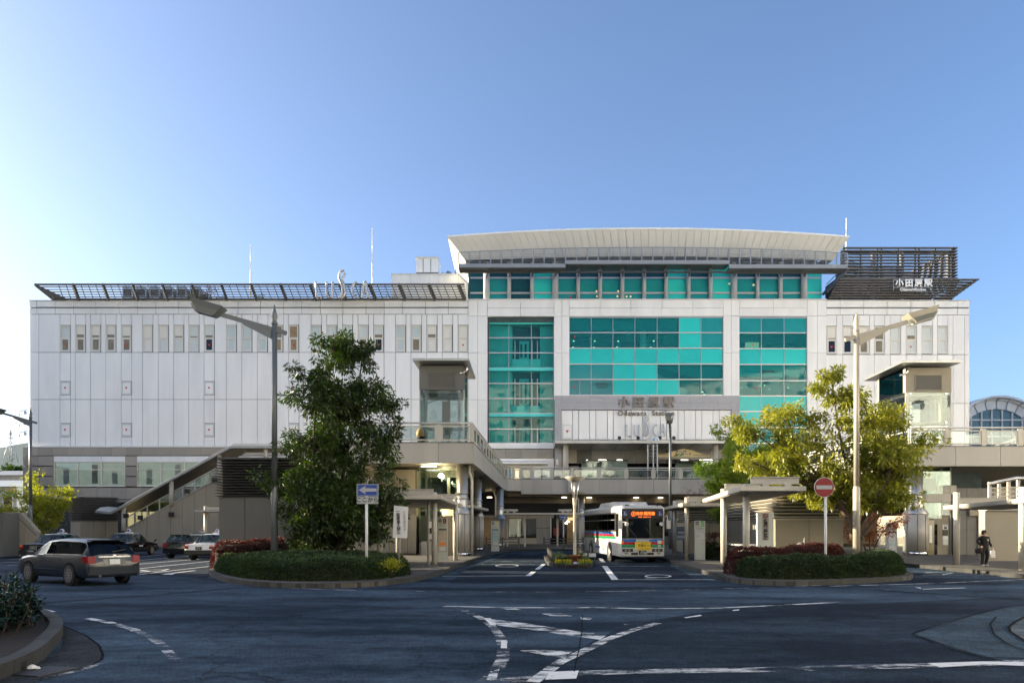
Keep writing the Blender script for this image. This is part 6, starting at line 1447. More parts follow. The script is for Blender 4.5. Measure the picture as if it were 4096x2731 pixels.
def make_car(name, label, S, rear_iv, front_iv, cab, pillars, body, lower, wheels, wr_, gl, grp=None, two=False):
    t = thing(name, label, 'car', (0,0,0), grp)
    st_ = smooth_st(S); rings = []
    for s, i in st_:
        h = ring_of(s); rings.append(h + [(p[0],-p[1],p[2]) for p in h[-2:0:-1]])
    n = len(rings[0]); V = [p for r_ in rings for p in r_]
    parts = {'body':[], 'bumper':[], 'windscreen':[], 'rear_window':[], 'side_l':[], 'side_r':[], 'pillar':[]}
    H = 11
    for i in range(len(rings)-1):
        iv = st_[i][1]; xm = (rings[i][0][0]+rings[i+1][0][0])/2
        for j in range(n):
            f = (i*n+j, i*n+(j+1) % n, (i+1)*n+(j+1) % n, (i+1)*n+j)
            jj = j if j < 10 else 19-j                      # mirrored face row
            key = 'body'
            if iv == rear_iv and jj in (8,9): key = 'rear_window'
            elif iv == front_iv and jj in (8,9): key = 'windscreen'
            elif jj == 6 and cab[0] < xm < cab[1] and not any(a < xm < b for a, b in pillars): key = 'side_l' if j < 10 else 'side_r'
            elif jj == 6 and iv == front_iv: key = 'pillar'
            elif two and jj in (0,1,2): key = 'bumper'
            parts[key].append(f)
    def sub(fs, nm, mt, smooth=True, push=0):
        ids = sorted({v for f in fs for v in f}); mp = {v:k for k, v in enumerate(ids)}
        mb = MB(); mb.add([V[v] for v in ids], [tuple(mp[v] for v in f) for f in fs], 0, smooth); return mb.build(nm, mt, t)
    bd = parts['body'] + [tuple(range(n))[::-1], tuple((len(rings)-1)*n+k for k in range(n))]
    sub(bd, 'body', M[body])
    if parts['pillar']: sub(parts['pillar'], 'front_pillar', M['car_trim'])
    if two: sub(parts['bumper'], 'lower_body', M[lower])
    for k, nm in (('windscreen','windscreen'),('rear_window','rear_window'),('side_l','side_window'),('side_r','side_window')):
        if parts[k]: sub(parts[k], nm, M[gl])
    wb = max(s[1] for s in S)
    for (x, sg) in [(x, sg) for x in wheels for sg in (-1,1)]:
        MB().lathe((x, sg*(wb-.006) if sg > 0 else sg*(wb-.006)-.012, wr_+.02), [(wr_+.055,0),(wr_+.055,.014)], 24, axis='y').build('wheel_arch', M['car_trim'], t)
        y0 = sg*wb - (.19 if sg > 0 else .02)
        w_ = MB().lathe((x,y0,wr_), [(wr_*.6,-.0),(wr_*.94,.0),(wr_,.03),(wr_,.18),(wr_*.94,.21),(wr_*.6,.21)], 24, axis='y').build('tyre', M['rubber'], t)
        yr = sg*(wb+.024)
        rim = MB(); rim.lathe((x,yr-.006,wr_), [(wr_*.20,0),(wr_*.20,.012)], 12, axis='y')
        for k in range(10):
            a = 2*math.pi*k/10; rim.obox((x+math.cos(a)*wr_*.36, yr, wr_+math.sin(a)*wr_*.36), (math.cos(a)*wr_*.24,0,math.sin(a)*wr_*.24), (-math.sin(a)*wr_*.06,0,math.cos(a)*wr_*.06), (0,.007,0))
        for k in range(20):
            a = 2*math.pi*(k+.5)/20; rim.obox((x+math.cos(a)*wr_*.61, yr, wr_+math.sin(a)*wr_*.61), (math.cos(a)*wr_*.05,0,math.sin(a)*wr_*.05), (-math.sin(a)*wr_*.10,0,math.cos(a)*wr_*.10), (0,.009,0))
        rim.build('rim', M['hub'], w_)
    # cabin: seats and dark floor seen through the glass
    for x in (.25,-.65):
        for y in (-.36,.36): MB().box(x-.12,x+.06,y-.22,y+.22,.5,1.12).box(x-.1,x+.02,y-.12,y+.12,1.12,1.28).build('seat', M['seat'], t)
    return t
WAG = [(-2.37,.78,.36,.70,.60,.74),(-2.31,.835,.27,.93,.70,.99),(-1.86,.865,.24,.95,.60,1.41),(-1.3,.87,.24,.94,.615,1.455),(-.3,.872,.24,.93,.63,1.475),(.35,.87,.24,.92,.62,1.435),(.62,.868,.24,.91,.60,1.36),(1.38,.86,.24,.91,.70,.97),(1.9,.845,.24,.83,.68,.89),(2.22,.80,.26,.70,.62,.77),(2.36,.68,.34,.56,.52,.62)]
wg = make_car('station_wagon', 'silver grey station wagon driving left in front of the taxi rank', WAG, 1, 6, (-2.26,.72), ((-.96,-.93),(.05,.08)), 'car_silver', 'car_bumper', (-1.36,1.31), .325, 'glass_tint')
def rear_bits_wagon(t, silver='chrome', plate='plate_white'):
    for sg in (-1,1):
        MB().prism([(-2.385,sg*.56,.71),(-2.385,sg*.80,.70),(-2.345,sg*.815,.92),(-2.345,sg*.60,.93)], (.05,0,0)).prism([(-2.36,sg*.812,.70),(-2.14,sg*.860,.78),(-2.10,sg*.850,.92),(-2.32,sg*.812,.92)], (0,sg*.016,0)).build('tail_lamp', M['tail_red'], t)
        bpiece('door_handle', M['chrome'], t, (.0,sg*.875,.80), (.22,sg*.875,.80), .02, .035); bpiece('door_handle', M['chrome'], t, (-.98,sg*.875,.81), (-.76,sg*.875,.81), .02, .035)
        bpiece('belt_trim', M['chrome'], t, (-1.85,sg*.838,.952), (1.1,sg*.836,.925), .012, .02); bpiece('side_moulding', M['chrome'], t, (-.9,sg*.874,.50), (.9,sg*.874,.49), .012, .025)
        m_ = MB().prism([(.86,sg*.88,.90),(1.02,sg*.88,.92),(1.02,sg*1.07,.94),(.90,sg*1.07,.92)], (0,0,.13)).build('mirror', M['car_silver' if silver == 'chrome' else 'car_black'], t)
        MB().prism([(2.30,sg*.35,.58),(2.12,sg*.70,.60),(2.02,sg*.80,.74),(2.24,sg*.45,.74)], (.02,0,0)).build('head_lamp', M['lens'], t)
        MB().prism([(-.02,sg*.72,1.16),(.02,sg*.72,1.16),(.02,sg*.74,.95),(-.02,sg*.74,.95)], (0,0,.0)) 
    bpiece('tailgate_trim', M[silver], t, (-2.352,-.50,.905), (-2.352,.50,.905), .03, .045)
    MB().prism([(-2.375,-.30,.66),(-2.375,.30,.66),(-2.345,.36,.83),(-2.345,-.36,.83)], (-.008,0,0)).build('plate_recess', M['car_silver' if silver == 'chrome' else 'car_black'], t); MB().prism([(-2.392,-.165,.665),(-2.392,.165,.665),(-2.380,.165,.83),(-2.380,-.165,.83)], (-.008,0,0)).build('number_plate', M[plate], t)
    MB().prism([(-2.40,-.80,.36),(-2.40,.80,.36),(-2.41,.78,.60),(-2.41,-.78,.60)], (.12,0,0)).build('bumper', M['car_silver' if silver == 'chrome' else 'car_black'], t)
    bpiece('wiper', M['black'], t, (-2.26,.02,1.05), (-2.20,-.45,1.12), .02, .03); piece('spoiler', M['car_trim'], t, -1.99, -1.84, -.57, .57, 1.395, 1.425)
    MB().lathe((-2.38,.45,.32), [(.045,0),(.045,.12)], 10, axis='x').build('exhaust', M['steel_dark'], t); piece('badge', M['chrome'], t, -2.372, -2.36, -.05, .05, .915, .965)
rear_bits_wagon(wg)
SED = [(-2.34,.74,.40,.70,.66,.75),(-2.30,.815,.30,.88,.70,.94),(-1.42,.84,.24,.90,.68,1.0),(-.98,.845,.24,.90,.60,1.44),(-.5,.845,.24,.90,.61,1.50),(.1,.845,.24,.89,.61,1.505),(.48,.843,.24,.89,.60,1.45),(1.12,.84,.24,.89,.68,.98),(1.8,.83,.24,.84,.68,.91),(2.28,.80,.28,.74,.66,.82),(2.34,.74,.38,.62,.60,.68)]
tx = make_car('taxi', 'taxi', SED, 2, 6, (-1.05,.66), ((-.68,-.60),(-.02,.08)), 'car_black', 'car_bumper', (-1.33,1.36), .31, 'glass_taxi', 'taxis waiting at the rank', two=True)
def taxi_bits(t, black=True):
    for sg in (-1,1):
        MB().prism([(-2.345,sg*.80,.66),(-2.345,sg*.58,.66),(-2.315,sg*.58,.86),(-2.315,sg*.80,.86)], (-.012,0,0)).build('tail_lamp', M['tail_red'], t); MB().prism([(-2.36,sg*.79,.77),(-2.36,sg*.60,.77),(-2.345,sg*.60,.85),(-2.345,sg*.79,.85)], (-.008,0,0)).build('turn_lamp', M['tail_amber'], t)
        bpiece('belt_trim', M['chrome'], t, (-1.0,sg*.808,.905), (.9,sg*.806,.895), .012, .018)
        for x in (-.45,.35): bpiece('door_handle', M['chrome'], t, (x-.1,sg*.848,.78), (x+.1,sg*.848,.78), .02, .035)
        MB().prism([(1.9,sg*.72,.88),(1.98,sg*.72,.88),(1.98,sg*.86,.94),(1.9,sg*.86,.94)], (0,0,.09)).build('fender_mirror', M['car_black'], t)
        piece('head_lamp', M['lens'], t, 2.31, 2.35, sg*.5-.16, sg*.5+.16, .60, .74)
        MB().box(-.25,.20,sg*.851-.004,sg*.851+.004,.60,.70).build('door_sticker', M['sign_white'], t)
    MB().box(-2.36,-2.34,-.19,.19,.60,.78).build('plate_recess', M['alu'], t); o = piece('number_plate', M['plate_green'], t, -2.375, -2.362, -.165, .165, .61, .77)
    piece('trunk_handle', M['chrome'], t, -2.345, -2.325, -.22, .22, .80, .83); piece('bumper', M['car_bumper'], t, -2.42, -2.28, -.80, .80, .36, .58); piece('bumper', M['car_bumper'], t, 2.26, 2.42, -.78, .78, .36, .56)
    l = piece('roof_lamp_base', M['sign_white'], t, -.1, .16, -.22, .22, 1.50, 1.55); MB().tube([(.03,-.001,1.66),(.03,.001,1.66)], .0, 4)
    lm_ = MB().lathe((-.06,0,1.64), [(.10,0),(.115,.03),(.115,.13),(.10,.16)], 10, axis='x').build('roof_lamp', M['sign_white'], t); 
    mb = MB()
    for k in range(5):
        a = R(90+72*k); mb.lathe((-.068, .055*math.cos(a), 1.64+.055*math.sin(a)), [(.036,0),(.036,.006)], 8, axis='x')
    mb.build('petal_mark', M['bus_blue'], lm_); MB().lathe((-.075,0,1.64), [(.03,0),(.03,.006)], 8, axis='x').build('petal_heart', M['red'], lm_)
taxi_bits(tx)
def place(root, x, y, rz, label): root.location = (x, y, .012); root.rotation_euler = (0,0,rz); root['label'] = label
place(wg, -14.45, 24.85, math.atan2(.55,-.83), 'silver grey station wagon driving left in front of the taxi rank')
white_map = {'car_black': M['car_white']}
up = R(90)
taxis = [((-26.05,43.4,.012), R(86), 'black taxi sedan at the left end of the rank beside the cream wall', None, '30-15'),
         ((-25.25,49.4,.012), R(88), 'black taxi sedan showing its right side and hubcaps above the wagon roof', None, None),
         ((-23.1,56.0,.012), R(88), 'black taxi mostly hidden behind another black taxi by the covered stair', None, None),
         ((-17.2,43.8,.012), R(87), 'white and black taxi sedan parked next to the dark vent tower', white_map, '32-57')]
place(tx, taxis[0][0][0], taxis[0][0][1], taxis[0][1], taxis[0][2])
made = [tx]
for loc, rz, lbl, mm, num in taxis[1:]: made.append(inst(tx, loc, rz, lbl, mm))
for root, (loc, rz, lbl, mm, num) in zip(made, taxis):
    if num:
        m_ = Matrix.Translation(loc) @ Matrix.Rotation(rz, 4, 'Z')
        o = text(num, .085, M['sign_white'], None, (-2.378,0,.675), rot=(R(90),0,R(-90)), bold=.02, name='plate_number')
        o.parent = root
        o2 = text('小田原 500', .045, M['sign_white'], None, (-2.378,0,.735), rot=(R(90),0,R(-90)), name='plate_number'); o2.parent = root
bk = copy_tree(wg, None, {'car_silver': M['car_black'], 'chrome': M['car_trim'], 'plate_white': M['plate_green'], 'glass_tint': M['glass_taxi']})
bk.location = (-19.55,46.2,.012); bk.rotation_euler = (0,0,R(88)); tag(bk, 'black hatchback taxi between the white taxi and the covered stair', 'car', 'taxis waiting at the rank'); bk.name = 'taxi'
ta = thing('tow_sign', 'x', 'x') if False else None
# --- the bus
bs = thing('bus', 'white city bus with blue, red and green stripes pulling out of the right lane', 'bus', (0,0,0))
LB, WB, HB = 9.2, 2.42, 2.98
h = LB/2
def rr(w_, z0, z1, r, n=4):
    P = []
    for (cy_, cz_, a0) in ((w_/2-r, z1-r, 0), (-w_/2+r, z1-r, 90), (-w_/2+.05, z0+.05, 180), (w_/2-.05, z0+.05, 270)):
        rad = r if a0 < 180 else .05
        for k in range(n+1):
            a = R(a0+90*k/n); P.append((cy_+rad*math.cos(a), cz_+rad*math.sin(a)))
    return P
mb = MB(); secs = []
for (x, w_, z0, z1, r_) in ((-h,WB-.16,.42,HB-.10,.2),(-h+.08,WB,.36,HB,.2),(h-.35,WB,.34,HB,.2),(h-.10,WB-.06,.34,HB-.03,.2),(h,WB-.22,.36,HB-.14,.2)):
    secs.append([(x, p[0], p[1]) for p in rr(w_, z0, z1, r_)])
n = len(secs[0])
for i in range(len(secs)-1):
    for j in range(n): mb.add([secs[i][j], secs[i][(j+1) % n], secs[i+1][(j+1) % n], secs[i+1][j]], [(0,1,2,3)])
mb.poly(secs[0][::-1]); mb.poly(secs[-1]); mb.build('body', M['bus_white'], bs)
for sg in (-1,1):
    y = sg*(WB/2+.006); yo = sg*.008
    piece('window_band', M['black'], bs, -h+.12, h-.75, y-.006, y+.004, 1.62, 2.62)
    wb_ = bs
    for k in range(5):
        a = -h+.2+1.62*k; b = a+1.54
        if b > h-.75: b = h-.85
        piece('side_window', M['glass_tint'], bs, a, b, y+sg*.012-.004, y+sg*.012+.004, 1.70, 2.55); piece('window_bar', M['mullion_grey'], bs, a, b, y+sg*.014-.004, y+sg*.014+.004, 2.22, 2.25)
    piece('driver_window', M['glass_tint'], bs, h-.74, h-.22, y-.004, y+.010, 1.36, 2.55)
    for (z0, z1, m_) in ((1.48,1.60,'bus_blue'),(1.36,1.48,'bus_red'),(1.23,1.36,'bus_green')):
        c0, c1 = h-1.5+(1.60-z1)*2.4, h-1.5+(1.60-z0)*2.4
        MB().prism([(-h+.06,y,z0),(c1,y,z0),(c0,y,z1),(-h+.06,y,z1)], (0,yo,0)).build('side_stripe', M[m_], bs)
    for x in (-2.5,2.35):
        yy = sg*(WB/2+.004)
        MB().lathe((x, yy-.008, .50), [(.58,0),(.58,.016)], 28, axis='y').build('wheel_arch', M['black'], bs)
        w_ = MB().lathe((x, sg*WB/2-(.26 if sg > 0 else .03), .47), [(.28,0),(.44,0),(.47,.04),(.47,.25),(.44,.29),(.28,.29)], 28, axis='y').build('tyre', M['rubber'], bs)
        MB().lathe((x, sg*(WB/2+.03)-.01, .47), [(.27,0),(.27,.01),(.16,.03),(.06,.03)] if sg > 0 else [(.06,-.01),(.16,-.01),(.27,.01),(.27,.02)], 18, axis='y').build('rim', M['hub'], w_)
    # round green emblem and name on the side
    n_ = 28; mb = MB()
    for k in range(n_-3):
        a0, a1 = 2*math.pi*k/n_+.6, 2*math.pi*(k+1)/n_+.6; mb.add([(.95+r_*math.cos(a), y+sg*.004, .92+r_*math.sin(a)) for r_, a in ((.36,a0),(.36,a1),(.30,a1),(.30,a0))], [(0,1,2,3)])
    mb.build('emblem', M['bus_green'], bs)
    text('IZUHAKONE BUS', .17, M['bus_blue'], bs, (-.55,y+sg*.006,.72), rot=(R(90),0,R(180) if sg > 0 else 0))
    for (a, b, c, d) in ((-h+.25,-h+.55,.85,1.12),(-h+.25,-h+.6,.5,.8)): piece('vent_grille', M['ink_grey'], bs, a, b, y-.004, y+.004, c, d)
XF = h+.004
piece('windscreen_mask', M['black'], bs, h-.06, XF, -1.08, 1.08, 1.26, 2.80); piece('windscreen', M['glass_tint'], bs, XF+.002, XF+.008, -1.04, 1.04, 1.30, 2.28); piece('destination_board', M['ink'], bs, XF+.002, XF+.010, -.76, .76, 2.32, 2.70)
rf = (R(90),0,R(90))
text('関所跡', .20, M['led'], bs, (XF+.014,.36,2.54), rot=rf, bold=.01); text('箱根', .19, M['led'], bs, (XF+.014,-.16,2.54), rot=rf); text('Z', .18, M['led'], bs, (XF+.014,-.48,2.53), rot=rf, bold=.02); text('元箱根・SEKISHO-ATO', .065, M['led'], bs, (XF+.014,.1,2.37), rot=rf)
mb = MB()
for k in range(24):
    a0, a1 = 2*math.pi*k/24, 2*math.pi*(k+1)/24; mb.add([(XF+.014,-.48+r_*math.cos(a),2.53+r_*math.sin(a)) for r_, a in ((.125,a0),(.125,a1),(.11,a1),(.11,a0))], [(0,1,2,3)])
mb.build('route_ring', M['led'], bs)
for yy in (-.92,.92):
    p = piece('access_symbol', M['sign_blue'], bs, XF+.006, XF+.012, yy-.11, yy+.11, 2.42, 2.68); mb = MB(); mb.lathe((XF+.014,yy-.02,2.63), [(.02,0),(.02,.004)], 8, axis='x'); mb.bar((XF+.016,yy-.02,2.61),(XF+.016,yy-.02,2.53),.02,.02,up=(1,0,0)); mb.bar((XF+.016,yy-.02,2.53),(XF+.016,yy+.05,2.53),.02,.02); mb.bar((XF+.016,yy+.05,2.53),(XF+.016,yy+.07,2.46),.02,.02,up=(1,0,0))
    for k in range(14):
        a0, a1 = R(120)+2*math.pi*k/22, R(120)+2*math.pi*(k+1)/22; mb.add([(XF+.016,yy-.01+r_*math.cos(a),2.50+r_*math.sin(a)) for r_, a in ((.06,a0),(.06,a1),(.045,a1),(.045,a0))], [(0,1,2,3)])
    mb.build('wheelchair_mark', M['sign_white'], p)
for (z0, z1, m_) in ((1.09,1.24,'bus_blue'),(.95,1.09,'bus_red'),(.80,.95,'bus_green')): piece('front_stripe', M[m_], bs, h-.3, XF+.004, -1.10, 1.10, z0, z1)
piece('front_badge', M['bus_white'], bs, XF+.004, XF+.010, -.34, .34, 1.11, 1.22)
bb = piece('banner', M['banner_yellow'], bs, XF+.02, XF+.03, -.40, .43, .66, 1.10); text('交通ルール', .15, M['ink'], bb, (XF+.036,.12,.90), rot=rf, bold=.015); text('みんなで守ろう', .06, M['ink_grey'], bb, (XF+.036,.08,1.04), rot=rf); text('しっかり守ってすてきなまち', .05, M['ink_grey'], bb, (XF+.036,.05,.73), rot=rf)
for k in range(4): MB().prism([(XF+.034,-.38+.08*k,.68),(XF+.034,-.33+.08*k,.68),(XF+.034,-.36+.06*k,.80-.02*k),(XF+.034,-.39+.06*k,.80-.02*k)], (.002,0,0)).build('banner_stripe', M['sign_white'], bb)
p = piece('number_plate', M['plate_green'], bs, XF+.012, XF+.022, -.20, .20, .44, .65); text('17-58', .13, M['sign_white'], p, (XF+.028,.02,.525), rot=rf, bold=.02); text('湘南 230', .05, M['sign_white'], p, (XF+.028,0,.61), rot=rf)
for sg in (-1,1):
    hl = piece('headlamp_housing', M['black'], bs, XF-.02, XF+.008, sg*.78-.28, sg*.78+.28, .58, .74)
    for dy in (-.10,.08): MB().lathe((XF+.008, sg*.78+dy, .66), [(.06,0),(.06,.01)], 12, axis='x').build('head_lamp', M['lens'], hl)
    piece('turn_lamp', M['tail_amber'], bs, XF-.1, XF+.006, sg*1.05-.06, sg*1.05+.06, .98, 1.16); piece('fog_lamp', M['ink_grey'], bs, XF, XF+.006, sg*.85-.09, sg*.85+.09, .47, .55); piece('bumper_slot', M['ink'], bs, XF, XF+.006, sg*.42-.18, sg*.42+.18, .42, .54)
    MB().tube([(h-.1,sg*1.12,2.35),(h+.25,sg*1.22,2.45),(h+.35,sg*1.24,2.15)], .022, 8).build('mirror_arm', M['bus_white'], bs); MB().obox((h+.35,sg*1.26,1.98),(.05,0,0),(0,.10,0),(0,0,.22)).build('mirror', M['bus_white'], bs)
    MB().tube([(h-.05,sg*1.08,2.1),(h+.25,sg*.98,2.12),(h+.32,sg*.92,2.05)], .015, 6).build('mirror_arm', M['bus_white'], bs); MB().lathe((h+.3,sg*.90,2.0), [(.11,0),(.09,.03),(.04,.05)], 12, axis='x').build('mirror', M['sign_white'], bs); piece('marker_lamp', M['ink'], bs, h-.2, h-.08, sg*.8-.08, sg*.8+.08, HB-.03, HB+.02)
bpiece('wiper', M['black'], bs, (XF+.02,-.3,1.30), (XF+.02,-.75,1.85), .02, .03); bpiece('wiper', M['black'], bs, (XF+.02,.6,1.30), (XF+.02,.15,1.80), .02, .03); piece('round_badge', M['sign_white'], bs, XF+.006, XF+.012, .79, .99, .99, 1.17); piece('card_sign', M['sign_white'], bs, XF+.006, XF+.012, .82, .95, .83, .93); text('IC', .07, M['sign_red'], bs, (XF+.016,.885,.88), rot=rf, bold=.03)
ac = MB(); ac.prism([(-1.6,-.95,HB-.02),(1.9,-.95,HB-.02),(1.7,-.85,HB+.26),(-1.4,-.85,HB+.26)], (0,1.9,0)); ac.build('roof_unit', M['bus_white'], bs); MB().prism([(1.4,.0,HB-.02),(2.9,.0,HB-.02),(2.7,.05,HB+.14),(1.5,.05,HB+.14)], (0,.75,0)).build('roof_hatch', M['bus_white'], bs); piece('roof_grille', M['ink_grey'], bs, 1.3, 1.75, -.72, -.5, HB+.05, HB+.2); MB().tube([(2.2,.9,HB-.05),(2.2,.9,HB+.3)], .015, 6).build('antenna', M['black'], bs)
piece('bumper_lip', M['ink_grey'], bs, h-.2, XF+.01, -1.1, 1.1, .33, .37); piece('driver_seat', M['seat'], bs, h-1.6, h-1.4, .3, .8, .9, 2.0)
fw = Vector((.10,-1,0)).normalized(); fc = Vector((GX(2570,38.6), 38.6, .012)); bs.location = fc - fw*h; bs.rotation_euler = (0,0,math.atan2(fw.y, fw.x))

# ============================================================ trees, hedges, planting
rnd = random.Random(11)
def rv(s=1.0): return Vector((rnd.uniform(-s,s), rnd.uniform(-s,s), rnd.uniform(-s,s)))
def leaf(mb_v, mb_f, p, ln, wd, d, up):
    s = d.cross(up)
    if s.length < 1e-4: s = Vector((1,0,0))
    s.normalize(); nrm = s.cross(d)
    b = len(mb_v); m = p + d*ln*.5
    mb_v += [p, m + s*wd*.5 + nrm*ln*.05, p + d*ln - nrm*ln*.08, m - s*wd*.5 + nrm*ln*.05]
    mb_f.append((b, b+1, b+2, b+3))
def leafmesh(name, V, Fc, mt, parent, kind=None):
    me = bpy.data.meshes.new(name); me.from_pydata([tuple(v) for v in V], [], Fc); me.materials.append(mt); me.update()
    o = bpy.data.objects.new(name, me); COL.objects.link(o); setparent(o, parent)
    if kind: o['kind'] = kind
    return o
def clump(V, Fc, c, r, n, ln, wd, droop=.35, flat=.75):
    for _ in range(n):
        d = rv().normalized(); q = c + Vector((d.x*r, d.y*r, d.z*r*flat))*rnd.uniform(.35,1)**.6
        dd = (d*.7 + rv(.6) + Vector((0,0,-droop))).normalized()
        leaf(V, Fc, q, ln*rnd.uniform(.7,1.25), wd*rnd.uniform(.8,1.2), dd, (Vector((0,0,1)) + rv(.7)).normalized())
def tree(name, label, base, stems, env, nbr, leaves, ln, wd, mt, bark, z0, trunk_r, cat='tree', clr=.34, group=None, seed=3, sub=4, rise=.45):
    """stems: list of polylines relative to base; env(z, ang) -> reach of the crown round the nearest stem"""
    global rnd
    rnd = random.Random(seed)
    t = thing(name, label, cat, base, group); B = Vector(base)
    tb = MB(); V, Fc = [], []; tips = []
    for st_ in stems:
        pts = crom([Vector(p) for p in st_], 5); k = len(pts)
        rad = [trunk_r*(1-.86*i/(k-1)) for i in range(k)]
        tb.tube([B+p for p in pts], rad, 8, caps=True)
        L = k-1
        for b in range(nbr):
            f = rnd.uniform(.0,1)**.85; i = min(L-1, int(f*L)); p = pts[i].lerp(pts[i+1], f*L-i)
            if p.z < z0: continue
            a = rnd.uniform(0, 2*math.pi); reach = env(p.z, a)*rnd.uniform(.55,1.0)
            if reach < .15: tips.append(p); continue
            d = Vector((math.cos(a), math.sin(a), 0)); end = p + d*reach + Vector((0,0,reach*rise*rnd.uniform(.4,1.3)))
            mid = p.lerp(end,.5) + rv(.12*reach) - Vector((0,0,.06*reach))
            r0 = max(.012, rad[i]*.42); tb.tube([B+p, B+mid, B+end], [r0, r0*.6, .006], 5, caps=False)
            for s in range(sub):
                q = mid.lerp(end, rnd.uniform(.0,1.0)); e2 = q + (d*.5+rv(.9))*reach*.34
                tb.tube([B+q, B+e2], [.010,.004], 4, caps=False); tips.append(e2)
            tips.append(end)
        tips.append(pts[-1])
    per = max(4, leaves//max(1,len(tips)))
    for c in tips: clump(V, Fc, B+c, clr*rnd.uniform(.6,1.25), int(per*rnd.uniform(.5,1.5)), ln, wd)
    tb.build('trunk', M[bark], t); leafmesh('crown', V, Fc, M[mt], t)
    return t
# big dark tree on the left island (several stems)
def envL(z, a): 
    e = 1.25 if z < 2.6 else 1.2 if z < 5 else 1.1 if z < 7 else .85
    return e*(1 if z < 8.2 else max(.25, (9.9-z)/1.7))*(1+.25*math.sin(3*a+z))
b0 = (GX(1305,29.6), 29.6, .15)
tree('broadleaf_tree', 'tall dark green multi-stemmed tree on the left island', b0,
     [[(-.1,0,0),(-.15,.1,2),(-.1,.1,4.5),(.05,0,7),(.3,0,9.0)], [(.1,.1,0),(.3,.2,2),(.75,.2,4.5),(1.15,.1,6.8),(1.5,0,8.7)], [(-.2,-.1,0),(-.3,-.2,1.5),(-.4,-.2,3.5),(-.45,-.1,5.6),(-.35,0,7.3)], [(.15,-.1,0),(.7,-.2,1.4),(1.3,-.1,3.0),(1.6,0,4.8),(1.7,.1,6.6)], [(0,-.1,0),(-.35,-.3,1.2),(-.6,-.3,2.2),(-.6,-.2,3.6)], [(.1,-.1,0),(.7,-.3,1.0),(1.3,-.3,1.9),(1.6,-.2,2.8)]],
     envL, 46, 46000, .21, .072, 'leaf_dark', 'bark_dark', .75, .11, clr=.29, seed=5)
def envR(z, a):
    e = 1.0 if z < 3 else 1.2 if z < 6 else 1.05
    return e*(1 if z < 7 else max(.3, (9.0-z)/2.0))*(1+.25*math.sin(2*a+z))
b1 = (GX(3425,32.5), 32.5, .15)
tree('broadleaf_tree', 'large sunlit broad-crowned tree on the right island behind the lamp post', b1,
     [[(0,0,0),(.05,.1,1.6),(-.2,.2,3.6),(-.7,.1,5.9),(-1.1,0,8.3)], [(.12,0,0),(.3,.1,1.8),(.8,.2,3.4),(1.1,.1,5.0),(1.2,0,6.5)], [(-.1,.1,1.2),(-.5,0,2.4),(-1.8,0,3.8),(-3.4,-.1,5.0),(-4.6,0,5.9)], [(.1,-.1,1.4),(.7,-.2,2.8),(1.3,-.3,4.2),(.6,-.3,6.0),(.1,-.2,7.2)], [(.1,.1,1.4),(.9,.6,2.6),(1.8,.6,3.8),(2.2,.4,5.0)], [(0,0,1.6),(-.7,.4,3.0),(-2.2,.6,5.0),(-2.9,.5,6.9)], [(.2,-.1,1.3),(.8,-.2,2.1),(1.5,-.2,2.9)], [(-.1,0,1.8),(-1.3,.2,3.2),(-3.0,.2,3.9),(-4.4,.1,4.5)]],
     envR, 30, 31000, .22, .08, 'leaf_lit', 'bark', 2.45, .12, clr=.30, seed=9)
def envS(z, a): return (1.6 if z < 4 else 1.2)*(1+.2*math.sin(3*a))
b2 = (GX(2985,46), 46, .15)
tree('broadleaf_tree', 'light green feathery tree left of the large sunlit tree', b2, [[(0,0,0),(.1,0,2.5),(-.3,0,5),(-.6,0,7.2)], [(.1,0,0),(.9,.2,2.6),(1.7,.2,4.8),(1.9,.1,6.3)], [(0,.1,0),(-.8,.2,2.5),(-1.6,.1,4.2),(-1.9,0,5.3)]],
     envS, 38, 26000, .21, .08, 'leaf_light', 'bark', 1.9, .11, clr=.36, seed=21)
b3 = (GX(140,60), 60, .05)
tree('small_tree', 'small yellow-green tree at the left edge beside the cream wall', b3, [[(0,0,0),(.1,0,1.7),(.3,0,3.8),(.4,0,6.2)], [(0,0,.6),(-.7,.1,2.4),(-1.5,.1,4.4)], [(0,0,.8),(.8,.1,2.6),(2.0,.1,4.7)], [(0,0,.9),(-1.0,0,2.0),(-2.2,0,3.2)], [(0,0,1.2),(.9,0,2.6),(1.6,0,3.4)]],
     lambda z, a: 1.15 if z < 4.6 else .8, 26, 11000, .20, .10, 'leaf_yellow', 'bark', 1.0, .08, clr=.36, seed=31)
b4 = (GX(2795,52), 52, .15)
tree('bare_shrub_tree', 'nearly leafless dark twiggy tree in front of the deck', b4, [[(0,0,0),(-.2,0,2),(-.9,0,4.0)], [(0,0,0),(.3,.1,2),(1.0,.1,4.1)], [(0,0,0),(.0,.1,2.4),(.1,.1,4.5)]],
     lambda z, a: 1.2, 20, 1000, .08, .04, 'leaf_bronze', 'bark_dark', 1.2, .06, clr=.25, seed=41, rise=.6)
b5 = (GX(3250,44), 44, .15)
tree('maple_shrub', 'low orange maple behind the trunk of the large right tree', (GX(3480,39),39,.15), [[(0,0,0),(-.6,0,1.3),(-1.4,0,2.3)], [(0,0,0),(.5,0,1.2),(1.2,0,2.0)], [(0,0,0),(0,.1,2.4)]], lambda z, a: .7, 14, 2200, .11, .07, 'leaf_orange', 'bark_dark', .9, .05, clr=.3, seed=51)
tree('small_shrub', 'dark red-leaved shrub in front of the farther kiosk', (GX(2862,40),40,.15), [[(0,0,0),(-.2,0,.8),(-.4,0,1.35)], [(0,0,0),(.2,0,.9),(.2,0,1.3)]], lambda z, a: .35, 14, 900, .08, .05, 'leaf_red', 'bark_dark', .7, .03, clr=.18, seed=61)
